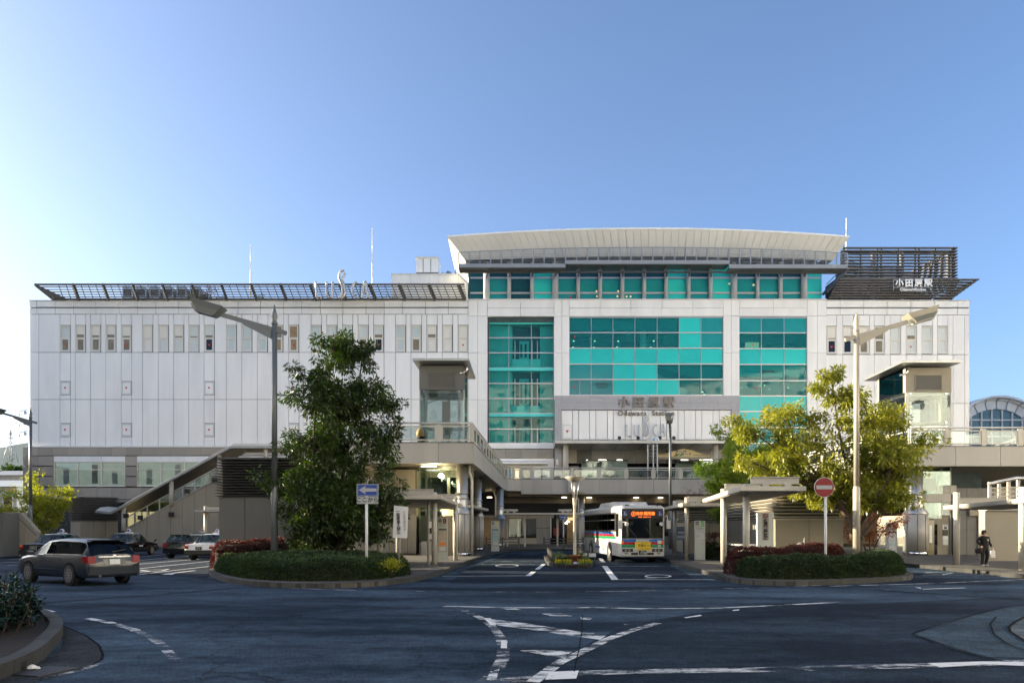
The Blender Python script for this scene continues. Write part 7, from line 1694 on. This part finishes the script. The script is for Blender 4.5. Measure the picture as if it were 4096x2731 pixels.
for k, (x, y, h_, rr_, m_) in enumerate(((790,1170,1.5,1.0,'leaf_yellow'),(865,1160,2.0,1.1,'leaf_bronze'),(1033,1175,1.4,.7,'leaf_dark'),(960,1185,.7,.6,'leaf_hedge'),(1555,1180,1.1,.7,'leaf_dark'),(1290,1182,.9,.8,'leaf_hedge'))):
    Y_ = 85.0; lbs = ('yellowish rooftop bush just right of the cooling units','brownish rooftop bush above the left lamp head','round dark rooftop bush left of the rooftop letters','tiny low rooftop bush between two larger bushes','small dark rooftop bush in front of the penthouse','low rooftop bush behind the rooftop letters')
    zb = w(1203); tree('rooftop_bush', lbs[k], (GX(x,Y_),Y_,zb), [[(0,0,0),(.1,0,h_*.7),(.1,0,h_*1.4)], [(0,0,0),(-.4,0,h_*.9)]], lambda z, a: rr_, 12, 900, .2, .11, m_, 'bark_dark', .2, .05, clr=.4, seed=70+k, group='bushes on the roof')
# hedges: leaf skins over mounded cores
def hedge(name, label, outline, hfun, mt, core, dens, ln, wd, z0=.12, seed=1, cat='hedge'):
    global rnd
    rnd = random.Random(seed)
    xs_ = [p[0] for p in outline]; ys_ = [p[1] for p in outline]
    t = thing(name, label, cat, (sum(xs_)/len(xs_), sum(ys_)/len(ys_), z0))
    def inside(x, y):
        c = False; j = len(outline)-1
        for i in range(len(outline)):
            xi, yi = outline[i][:2]; xj, yj = outline[j][:2]
            if (yi > y) != (yj > y) and x < (xj-xi)*(y-yi)/(yj-yi)+xi: c = not c
            j = i
        return c
    O = [Vector((p[0],p[1])) for p in outline]
    def edge_d(x, y):
        q = Vector((x,y)); m = 9e9
        for a, b in zip(O, O[1:]+O[:1]):
            ab = b-a; tt = max(0, min(1, (q-a).dot(ab)/max(ab.length_squared,1e-9))); m = min(m, (q-a-ab*tt).length)
        return m
    def H(x, y, d): 
        e = min(1, d/.42); return z0 + hfun(x, y)*(e*(2-e))**.5
    V, Fc = [], []; st_ = .22; x = min(xs_); core_mb = MB(); grid = {}
    nx, ny = int((max(xs_)-min(xs_))/st_)+2, int((max(ys_)-min(ys_))/st_)+2
    for i in range(nx):
        for j in range(ny):
            x, y = min(xs_)+i*st_, min(ys_)+j*st_
            if inside(x, y):
                d = edge_d(x, y); grid[(i,j)] = len(core_mb.v); core_mb.v.append((x, y, max(z0, H(x,y,d)-.10)))
    for (i,j), a in grid.items():
        if all(k in grid for k in ((i+1,j),(i+1,j+1),(i,j+1))): core_mb.f.append([a, grid[(i+1,j)], grid[(i+1,j+1)], grid[(i,j+1)]]); core_mb.m.append(0); core_mb.sm.append(True)
    n0 = len(O); cc = sum(O, Vector((0,0)))/n0; b0_ = len(core_mb.v)
    ring_in = [o_ + (cc-o_).normalized()*min(.16, (cc-o_).length*.3) for o_ in O]
    for o_ in ring_in: core_mb.v.append((o_.x, o_.y, z0-.1))
    for o_ in ring_in: core_mb.v.append((o_.x, o_.y, z0+hfun(o_.x,o_.y)*.66))
    for k_ in range(n0): core_mb.f.append([b0_+k_, b0_+(k_+1) % n0, b0_+n0+(k_+1) % n0, b0_+n0+k_]); core_mb.m.append(0); core_mb.sm.append(True)
    core_mb.build('twig_mass', M[core], t)
    cells = list(grid.keys())
    tot = int(len(cells)*st_*st_*dens)
    for _ in range(tot):
        i, j = rnd.choice(cells); x, y = min(xs_)+(i+rnd.uniform(-.5,.5))*st_, min(ys_)+(j+rnd.uniform(-.5,.5))*st_
        if not inside(x, y): continue
        d = edge_d(x, y); z = H(x, y, d) + rnd.gauss(0,.028)
        lump = .05*math.sin(x*5.1+y*2.3)*math.sin(y*4.7-x*1.9)
        dr = (Vector((rnd.uniform(-1,1), rnd.uniform(-1,1), rnd.uniform(.1,1.2)))).normalized()
        leaf(V, Fc, Vector((x,y,z+lump)), ln*rnd.uniform(.7,1.3), wd*rnd.uniform(.8,1.2), dr, (Vector((0,0,1))+rv(.8)).normalized())
    per = sum((b-a).length for a, b in zip(O, O[1:]+O[:1]))
    for a, b in zip(O, O[1:]+O[:1]):                         # the steep sides
        L_ = (b-a).length; nn = (b-a).normalized(); nn = Vector((nn.y,-nn.x)); m0 = (a+b)/2
        if inside(*(m0+nn*.05)): nn = -nn
        for _ in range(int(L_*dens*.55)):
            q = a.lerp(b, rnd.random()); hh = hfun(q.x,q.y); f = rnd.random(); ins = .42*(1-math.sqrt(max(0,1-f*f)))*.9
            p = Vector((q.x-nn.x*ins+rnd.gauss(0,.03), q.y-nn.y*ins+rnd.gauss(0,.03), z0+hh*f*.98))
            dr = (Vector((nn.x,nn.y,.3))+rv(.9)).normalized(); leaf(V, Fc, p, ln*rnd.uniform(.7,1.3), wd*rnd.uniform(.8,1.2), dr, (Vector((0,0,1))+rv(.8)).normalized())
    leafmesh('foliage', V, Fc, M[mt], t); return t
def inset(pts, c, s): return [(c[0]+(p[0]-c[0])*s, c[1]+(p[1]-c[1])*s) for p in pts]
hl = crom([(-3.75,27.2),(-3.9,25.7),(-4.5,24.2),(-5.6,23.5),(-7.2,23.6),(-8.7,24.7),(-10.2,26.8),(-11.4,29.0),(-11.6,30.2),(-9.6,31.2),(-7,30.6),(-5,29.4)], 4, True)
hedge('hedge', 'clipped dark green hedge mound on the left island', hl, lambda x, y: .62+.16*math.exp(-((x+7.5)/2.2)**2-((y-27.5)/2.0)**2)+.07*math.sin(x*1.9)*math.cos(y*1.3), 'leaf_hedge', 'hedge_core', 1150, .070, .040, seed=3)
hr_ = crom([(-12.2,30.4),(-12.6,32.2),(-12.3,33.2),(-9.5,33.4),(-7.6,33.0),(-7.5,31.4),(-9.6,31.3),(-11.4,30.3)], 4, True)
hedge('hedge', 'dark red hedge behind the green mound on the left island', hr_, lambda x, y: 1.12+.06*math.sin(x*2.3), 'leaf_red', 'hedge_core_red', 1000, .065, .038, seed=4)
hg = crom([(7.75,25.5),(8.3,24.4),(9.6,24.3),(11.6,25.0),(13.4,26.2),(14.7,28.2),(15.0,30.2),(14.2,30.4),(13.2,28.3),(11.5,26.6),(9.6,25.9),(8.2,26.4)], 4, True)
hedge('hedge', 'dark green hedge along the front kerb of the right island', hg, lambda x, y: .70+.05*math.sin(x*2.1)+.09*max(0,min(1,(x-12.6)/1.2)), 'leaf_hedge', 'hedge_core', 1300, .070, .040, seed=6)
hq = crom([(7.8,26.7),(8.3,27.0),(9.7,26.5),(11.4,27.2),(12.7,28.6),(13.3,29.9),(12.6,30.2),(10.5,29.2),(8.6,28.6),(7.9,27.8)], 4, True)
hedge('hedge', 'rounded rust-red hedge behind the green hedge on the right island', hq, lambda x, y: .88+.10*max(0,min(1,(x-9.6)/.8))-.06*math.sin(x*2), 'leaf_red', 'hedge_core_red', 1250, .065, .038, seed=7)
hedge('shrub', 'dark low shrub beside bus stop pylon 5', crom([(10.2,39.5),(10.3,41),(11.6,41),(11.8,39.5)],4,True), lambda x, y: .8, 'leaf_hedge', 'hedge_core', 500, .08, .045, seed=8, cat='shrub')
# glossy shrub in the near left corner
sh = thing('shrub', 'glossy dark broad-leaved shrub in the near left kerb corner', 'shrub', (-8.6, 12.3, .12))
rnd = random.Random(77); V, Fc = [], []; tb = MB()
for k in range(400):
    a, rr_ = rnd.uniform(0,6.3), 1.0*math.sqrt(rnd.random()); bx_ = Vector((-9.35+rr_*math.cos(a)*1.3, 12.0+rr_*math.sin(a)*2.0, .12)); hh = rnd.uniform(.35,1.2)*(1-.45*rr_*rr_)
    tp = bx_ + Vector((rnd.uniform(-.2,.3),rnd.uniform(-.3,.2),hh)); tb.tube([bx_, bx_.lerp(tp,.5)+rv(.05), tp], [.014,.01,.005], 5, caps=False)
    for j in range(34):
        q = bx_.lerp(tp, rnd.uniform(.2,1.0)); dd = (rv()+Vector((0,0,.35))).normalized(); leaf(V, Fc, q+dd*.03, rnd.uniform(.09,.15), rnd.uniform(.04,.06), dd, (Vector((0,0,1))+rv(.6)).normalized())
tb.build('stems', M['bark_dark'], sh); leafmesh('foliage', V, Fc, M['leaf_gloss'], sh)
# flowers and low box in the centre planter
rnd = random.Random(5)
for (x0, x1, y0, y1, lbl, mt, fl) in ((2.0,2.75,34.4,35.6,'yellow-green bedding flowers at the left front of the centre planter','leaf_yellow',1),(3.1,3.7,34.4,35.6,'yellow-green bedding flowers at the right front of the centre planter','leaf_yellow',1)):
    t = thing('flower_bed', lbl, 'flowers', ((x0+x1)/2, (y0+y1)/2, .14)); V, Fc = [], []; V2, F2 = [], []
    for k in range(700): p = Vector((rnd.uniform(x0,x1),rnd.uniform(y0,y1),.14+rnd.uniform(.0,.16))); leaf(V, Fc, p, .08, .04, (rv()+Vector((0,0,.5))).normalized(), (Vector((0,0,1))+rv(.6)).normalized())
    for k in range(50): p = Vector((rnd.uniform(x0,x1),rnd.uniform(y0,y1),.30+rnd.uniform(0,.04))); leaf(V2, F2, p, .06, .06, (rv()+Vector((0,-.5,.3))).normalized(), Vector((0,0,1)))
    leafmesh('leaves', V, Fc, M[mt], t, 'stuff'); leafmesh('petals', V2, F2, M['flower_yellow'], t, 'stuff')
hedge('shrub', 'low clipped green shrub left of the planter lamp', [(2.1,36.2),(2.1,40.5),(2.8,40.5),(2.8,36.2)], lambda x, y: .34, 'leaf_hedge', 'hedge_core', 700, .06, .035, z0=.14, seed=12, cat='shrub')
hedge('shrub', 'low clipped green shrub right of the planter lamp', [(3.45,36.2),(3.5,42),(3.8,42),(3.75,36.2)], lambda x, y: .32, 'leaf_hedge', 'hedge_core', 700, .06, .035, z0=.14, seed=13, cat='shrub')
t = thing('stone_ornament', 'small reddish and white ornament stones in the centre planter', 'ornament', (2.9, 35.2, .14)); MB().lathe((2.75,35.6,.14), [(.22,0),(.25,.06),(.12,.16)], 9, smooth=False).build('stone', M['terracotta'], t); MB().lathe((3.0,35.1,.14), [(.16,0),(.14,.05),(.05,.1)], 8, smooth=False).build('stone', M['sign_white'], t)
t = thing('yellow_shrub', 'small yellow-leaved bush growing in the left green hedge by the notice board', 'shrub', (-3.95, 25.6, .6)); rnd = random.Random(8); V, Fc = [], []
for k in range(500): p = Vector((-3.95,24.65,.62)) + Vector((rnd.gauss(0,.17),rnd.gauss(0,.12),rnd.gauss(0,.09))); leaf(V, Fc, p, .07, .04, (rv()+Vector((0,0,.5))).normalized(), (Vector((0,0,1))+rv(.6)).normalized())
leafmesh('leaves', V, Fc, M['leaf_yellow'], t); MB().tube([(-3.95,24.7,.12),(-3.95,24.65,.65)], .02, 5).build('stem', M['bark_dark'], t)

# ============================================================ the pedestrian
def person(label, base, H, face):
    t = thing('person', label, 'person', base)
    s = H/1.7
    J = {'pel':(0,0,.92),'spi':(0,.01,1.12),'che':(0,.0,1.32),'nec':(0,.0,1.47),'hea':(0,-.01,1.56),'top':(0,0,1.66),
         'hl':(.10,0,.88),'kl':(.11,-.06,.50),'al':(.11,.05,.10),'tl':(.12,-.10,.04),'hr':(-.10,0,.88),'kr':(-.12,-.02,.48),'ar':(-.13,.0,.10),'tr':(-.15,-.15,.04),
         'sl':(.19,.0,1.40),'el':(.30,.04,1.14),'wl':(.40,-.02,.92),'sr':(-.19,0,1.40),'er':(-.36,.06,1.18),'wr':(-.27,-.08,.98)}
    E = [('pel','spi'),('spi','che'),('che','nec'),('nec','hea'),('hea','top'),('pel','hl'),('hl','kl'),('kl','al'),('al','tl'),('pel','hr'),('hr','kr'),('kr','ar'),('ar','tr'),('che','sl'),('sl','el'),('el','wl'),('che','sr'),('sr','er'),('er','wr')]
    Rr = {'pel':(.19,.14),'spi':(.19,.14),'che':(.21,.13),'nec':(.065,.065),'hea':(.09,.10),'top':(.07,.08),'hl':(.11,.11),'kl':(.085,.085),'al':(.065,.065),'tl':(.05,.045),'hr':(.11,.11),'kr':(.085,.085),'ar':(.065,.065),'tr':(.05,.045),'sl':(.085,.085),'el':(.065,.065),'wl':(.05,.05),'sr':(.085,.085),'er':(.065,.065),'wr':(.05,.05)}
    ks = list(J); me = bpy.data.meshes.new('person_body'); me.from_pydata([tuple(Vector(J[k])*s) for k in ks], [(ks.index(a), ks.index(b)) for a, b in E], [])
    ob = bpy.data.objects.new('tmp_person', me); COL.objects.link(ob); sk = ob.modifiers.new('skin','SKIN'); sk.use_smooth_shade = True
    for i, k in enumerate(ks): me.skin_vertices[0].data[i].radius = (Rr[k][0]*s, Rr[k][1]*s)
    me.skin_vertices[0].data[0].use_root = True
    sb_ = ob.modifiers.new('sub','SUBSURF'); sb_.levels = 1; sb_.render_levels = 1
    dg = bpy.context.evaluated_depsgraph_get(); m2 = bpy.data.meshes.new_from_object(ob.evaluated_get(dg)); bpy.data.objects.remove(ob)
    m2.materials.clear(); m2.materials.append(M['cloth_black']); m2.materials.append(M['skin']); m2.materials.append(M['sign_white'])
    for p in m2.polygons:
        c = p.center/s; p.use_smooth = True
        p.material_index = 1 if c.z > 1.44 or (c.z < .95 and abs(c.x) > .36) else 2 if c.z < .09 else 0
    o = bpy.data.objects.new('body', m2); COL.objects.link(o); setparent(o, t)
    o.location = Vector(base); o.rotation_euler = (0,0,face); o.location = Vector(base); o.parent = t; o.matrix_parent_inverse = Matrix.Translation(Vector(base)).inverted()
    T = Matrix.Translation(Vector(base)) @ Matrix.Rotation(face,4,'Z') @ Matrix.Scale(s,4)
    def part(nm, mb, mt): mb.v = [tuple(T @ Vector(v)) for v in mb.v]; return mb.build(nm, M[mt], t)
    hair = MB(); hair.lathe((0,.03,1.50), [(.05,0),(.10,.04),(.115,.12),(.105,.19),(.05,.235)], 14); part('hair', hair, 'hair_black')
    fc_ = MB(); fc_.lathe((.03,-.085,1.585), [(.012,0),(.012,.012)], 6); fc_.lathe((-.03,-.085,1.585), [(.012,0),(.012,.012)], 6); part('eyes', fc_, 'ink')
    ns = MB().lathe((0,-.105,1.545), [(.018,0),(.010,.03)], 6); part('nose', ns, 'skin')
    for side, (hx_, hy_, hz_) in ((1,(.41,-.03,.86)),(-1,(-.25,-.11,.93))):
        hd = MB()
        for k, ln_ in enumerate((.055,.065,.062,.05)): hd.tube([(hx_-.03+.02*k,hy_,hz_),(hx_-.03+.02*k,hy_-.015,hz_-ln_)], .009, 5)
        hd.tube([(hx_-.04*side,hy_-.01,hz_+.02),(hx_-.055*side,hy_-.03,hz_-.02)], .010, 5); hd.obox((hx_,hy_,hz_+.02),(.04,0,0),(0,.015,0),(0,0,.035)); part('hand', hd, 'skin')
    lg = MB(); lg.box(.02,.10,-.145,-.135,1.22,1.30); part('shirt_print', lg, 'sign_white')
    return t, T
base = (GX(3938,32.5), 32.5, .15)
pt_, T = person('pedestrian in black clothes and white shoes walking under the right shelter', base, 1.55, R(12))
tote = thing('shopping_bag', 'white shopping bag with dark dots carried by the pedestrian', 'bag', base)
mb = MB(); mb.prism([(.32,-.06,.42),(.56,-.06,.42),(.54,-.06,.74),(.36,-.06,.74)], (0,.09,0)); mb.v = [tuple(T @ Vector(v)) for v in mb.v]; mb.build('bag', M['bag_white'], tote)
mb = MB(); mb.tube([(.40,-.02,.74),(.42,-.02,.86),(.47,-.02,.86),(.50,-.02,.74)], .008, 5); mb.v = [tuple(T @ Vector(v)) for v in mb.v]; mb.build('handle', M['bag_white'], tote)
mb = MB(); 
for (a, b) in ((.40,.5),(.47,.58),(.42,.66),(.50,.48)): mb.box(a-.012,a+.012,-.066,-.062,b-.012,b+.012)
mb.v = [tuple(T @ Vector(v)) for v in mb.v]; mb.build('print', M['ink_grey'], tote)
hbag = thing('handbag', 'black shoulder bag hanging at the hip of the pedestrian', 'bag', base)
mb = MB(); mb.lathe((-.34,-.02,.62), [(.10,0),(.16,.04),(.17,.18),(.12,.26)], 10); mb.v = [tuple(T @ Vector(v)) for v in mb.v]; mb.build('bag', M['cloth_black'], hbag)
mb = MB(); mb.tube([(-.30,-.02,.86),(-.22,-.03,1.2),(-.16,0,1.44)], .012, 5); mb.v = [tuple(T @ Vector(v)) for v in mb.v]; mb.build('strap', M['cloth_black'], hbag)

# ============================================================ far background on the left and the hills
def hill_strip(name, pts, Y, mt, back=400):
    mb = MB(); n = len(pts)
    top = [(GX(x,Y), Y, GZ(y,Y)) for x, y in pts]
    for k in range(n-1):
        a, b = top[k], top[k+1]
        mb.add([(a[0],a[1]-260,-2),(b[0],b[1]-260,-2),b,a], [(0,1,2,3)], 0, True); mb.add([a,b,(b[0],b[1]+back,-2),(a[0],a[1]+back,-2)], [(0,1,2,3)], 0, True)
    return struct(mb.build(name, M[mt]))
hill_strip('hill', [(-1800,1850),(-900,1840),(-300,1815),(0,1790),(60,1778),(110,1770),(200,1755),(400,1745),(700,1770),(1400,1880),(2400,1960),(3400,1930),(4400,1900),(5600,1960)], 1500, 'hill')
PYL = 900; px_ = 42
t = thing('power_pylon', 'lattice power pylon on the hill at the left edge', 'pylon', (GX(px_,PYL), PYL, GZ(1840,PYL)))
zb_, zt_ = GZ(1850,PYL), GZ(1722,PYL); X = GX(px_,PYL)
mb = MB()
def wd_(f): return 5.2*(1-f)**1.3+.5
for sx_ in (-1,1):
    for sy_ in (-1,1): mb.tube([(X+sx_*wd_(f), PYL+sy_*wd_(f), zb_+(zt_-zb_)*f) for f in (0,.3,.6,1)], .35, 4)
for k in range(8):
    f0, f1 = k/8, (k+1)/8
    mb.bar((X-wd_(f0),PYL,zb_+(zt_-zb_)*f0), (X+wd_(f1),PYL,zb_+(zt_-zb_)*f1), .35, .35); mb.bar((X+wd_(f0),PYL,zb_+(zt_-zb_)*f0), (X-wd_(f1),PYL,zb_+(zt_-zb_)*f1), .35, .35)
mb.build('tower', M['steel'], t)
for f, l in ((.92,3.5),(.78,5.0),(.62,5.2)): MB().bar((X-l,PYL,zb_+(zt_-zb_)*f), (X+l,PYL,zb_+(zt_-zb_)*f), .4, .4).build('crossarm', M['steel'], t)
t = thing('catenary_mast', 'railway overhead line brackets at the left corner of the station', 'mast', (GX(86,130), 130, 0))
MB().tube([(GX(124,130),130,0),(GX(124,130),130,GZ(1630,130))], .2, 6).build('mast', M['steel_dark'], t)
for y in (1640,1682,1724): MB().tube([(GX(108,130),130,GZ(y,130)),(GX(80,130),130,GZ(y+3,130)),(GX(76,130),130,GZ(y+24,130))], .09, 5).build('arm', M['steel'], t); MB().lathe((GX(100,130),130,GZ(y+16,130)), [(.2,0),(.3,.2),(.2,.5)], 8).build('insulator', M['alu'], t)
rnd = random.Random(3)
tree('background_tree', 'round dark evergreen beyond the low houses at the left edge', (GX(60,150),150,0), [[(0,0,0),(0,0,7),(0,0,13)], [(0,0,4),(1.5,0,8),(2,0,11)], [(0,0,4),(-1.5,0,8),(-2,0,11)]], lambda z, a: 1.6, 40, 12000, .8, .5, 'leaf_dark', 'bark_dark', 4, .4, clr=1.6, seed=91)
tree('background_tree', 'pale olive tree at the far left edge of the picture', (GX(-10,170),170,0), [[(0,0,0),(0,0,8),(0,0,14)], [(0,0,4),(3,0,9)], [(0,0,4),(-3,0,9)]], lambda z, a: 3.6, 30, 5000, .8, .5, 'leaf_hedge', 'bark_dark', 4, .4, clr=1.5, seed=92)
def house(label, x0, x1, yt, yb, Y, wallm, roofm):
    t = thing('low_house', label, 'house', (GX((x0+x1)/2,Y), Y, 0), 'low buildings at the left edge')
    X0, X1, Z1 = GX(x0,Y), GX(x1,Y), GZ(yt,Y)
    piece('wall', M[wallm], t, X0, X1, Y, Y+10, 0, Z1); MB().prism([(X0-.4,Y-.4,Z1),(X0-.4,Y+10.4,Z1),(X0-.4,Y+5,Z1+1.1)], (X1-X0+.8,0,0)).build('roof', M[roofm], t)
    for k in range(3):
        a = X0+(X1-X0)*(k+.2)/3; piece('window', M['pane_black'], t, a, a+(X1-X0)*.16, Y-.04, Y+.02, Z1-2.4, Z1-1.0)
house('grey-roofed house at the left edge under the dark evergreen', -60, 78, 1900, 2000, 120, 'wall_cream', 'roof_grey')
house('pale blue low building at the left edge', -120, 66, 1945, 2060, 95, 'wall_blue', 'wall_blue')
house('brown shop front behind the small yellow tree', -40, 210, 2080, 2160, 88, 'wall_brown', 'roof_grey')
t = thing('shop_sign', 'small green lit shop sign behind the small yellow tree', 'sign', (GX(36,86), 86, 5)); piece('panel', M['teal'], t, GX(22,86), GX(51,86), 86, 86.2, GZ(1980,86), GZ(1968,86)); piece('frame', M['wall_brown'], t, GX(18,86), GX(54,86), 86.05, 86.3, GZ(1984,86), GZ(1950,86)); piece('post', M['steel_dark'], t, GX(36,86)-.15, GX(36,86)+.15, 86.3, 86.5, 0, GZ(1975,86))
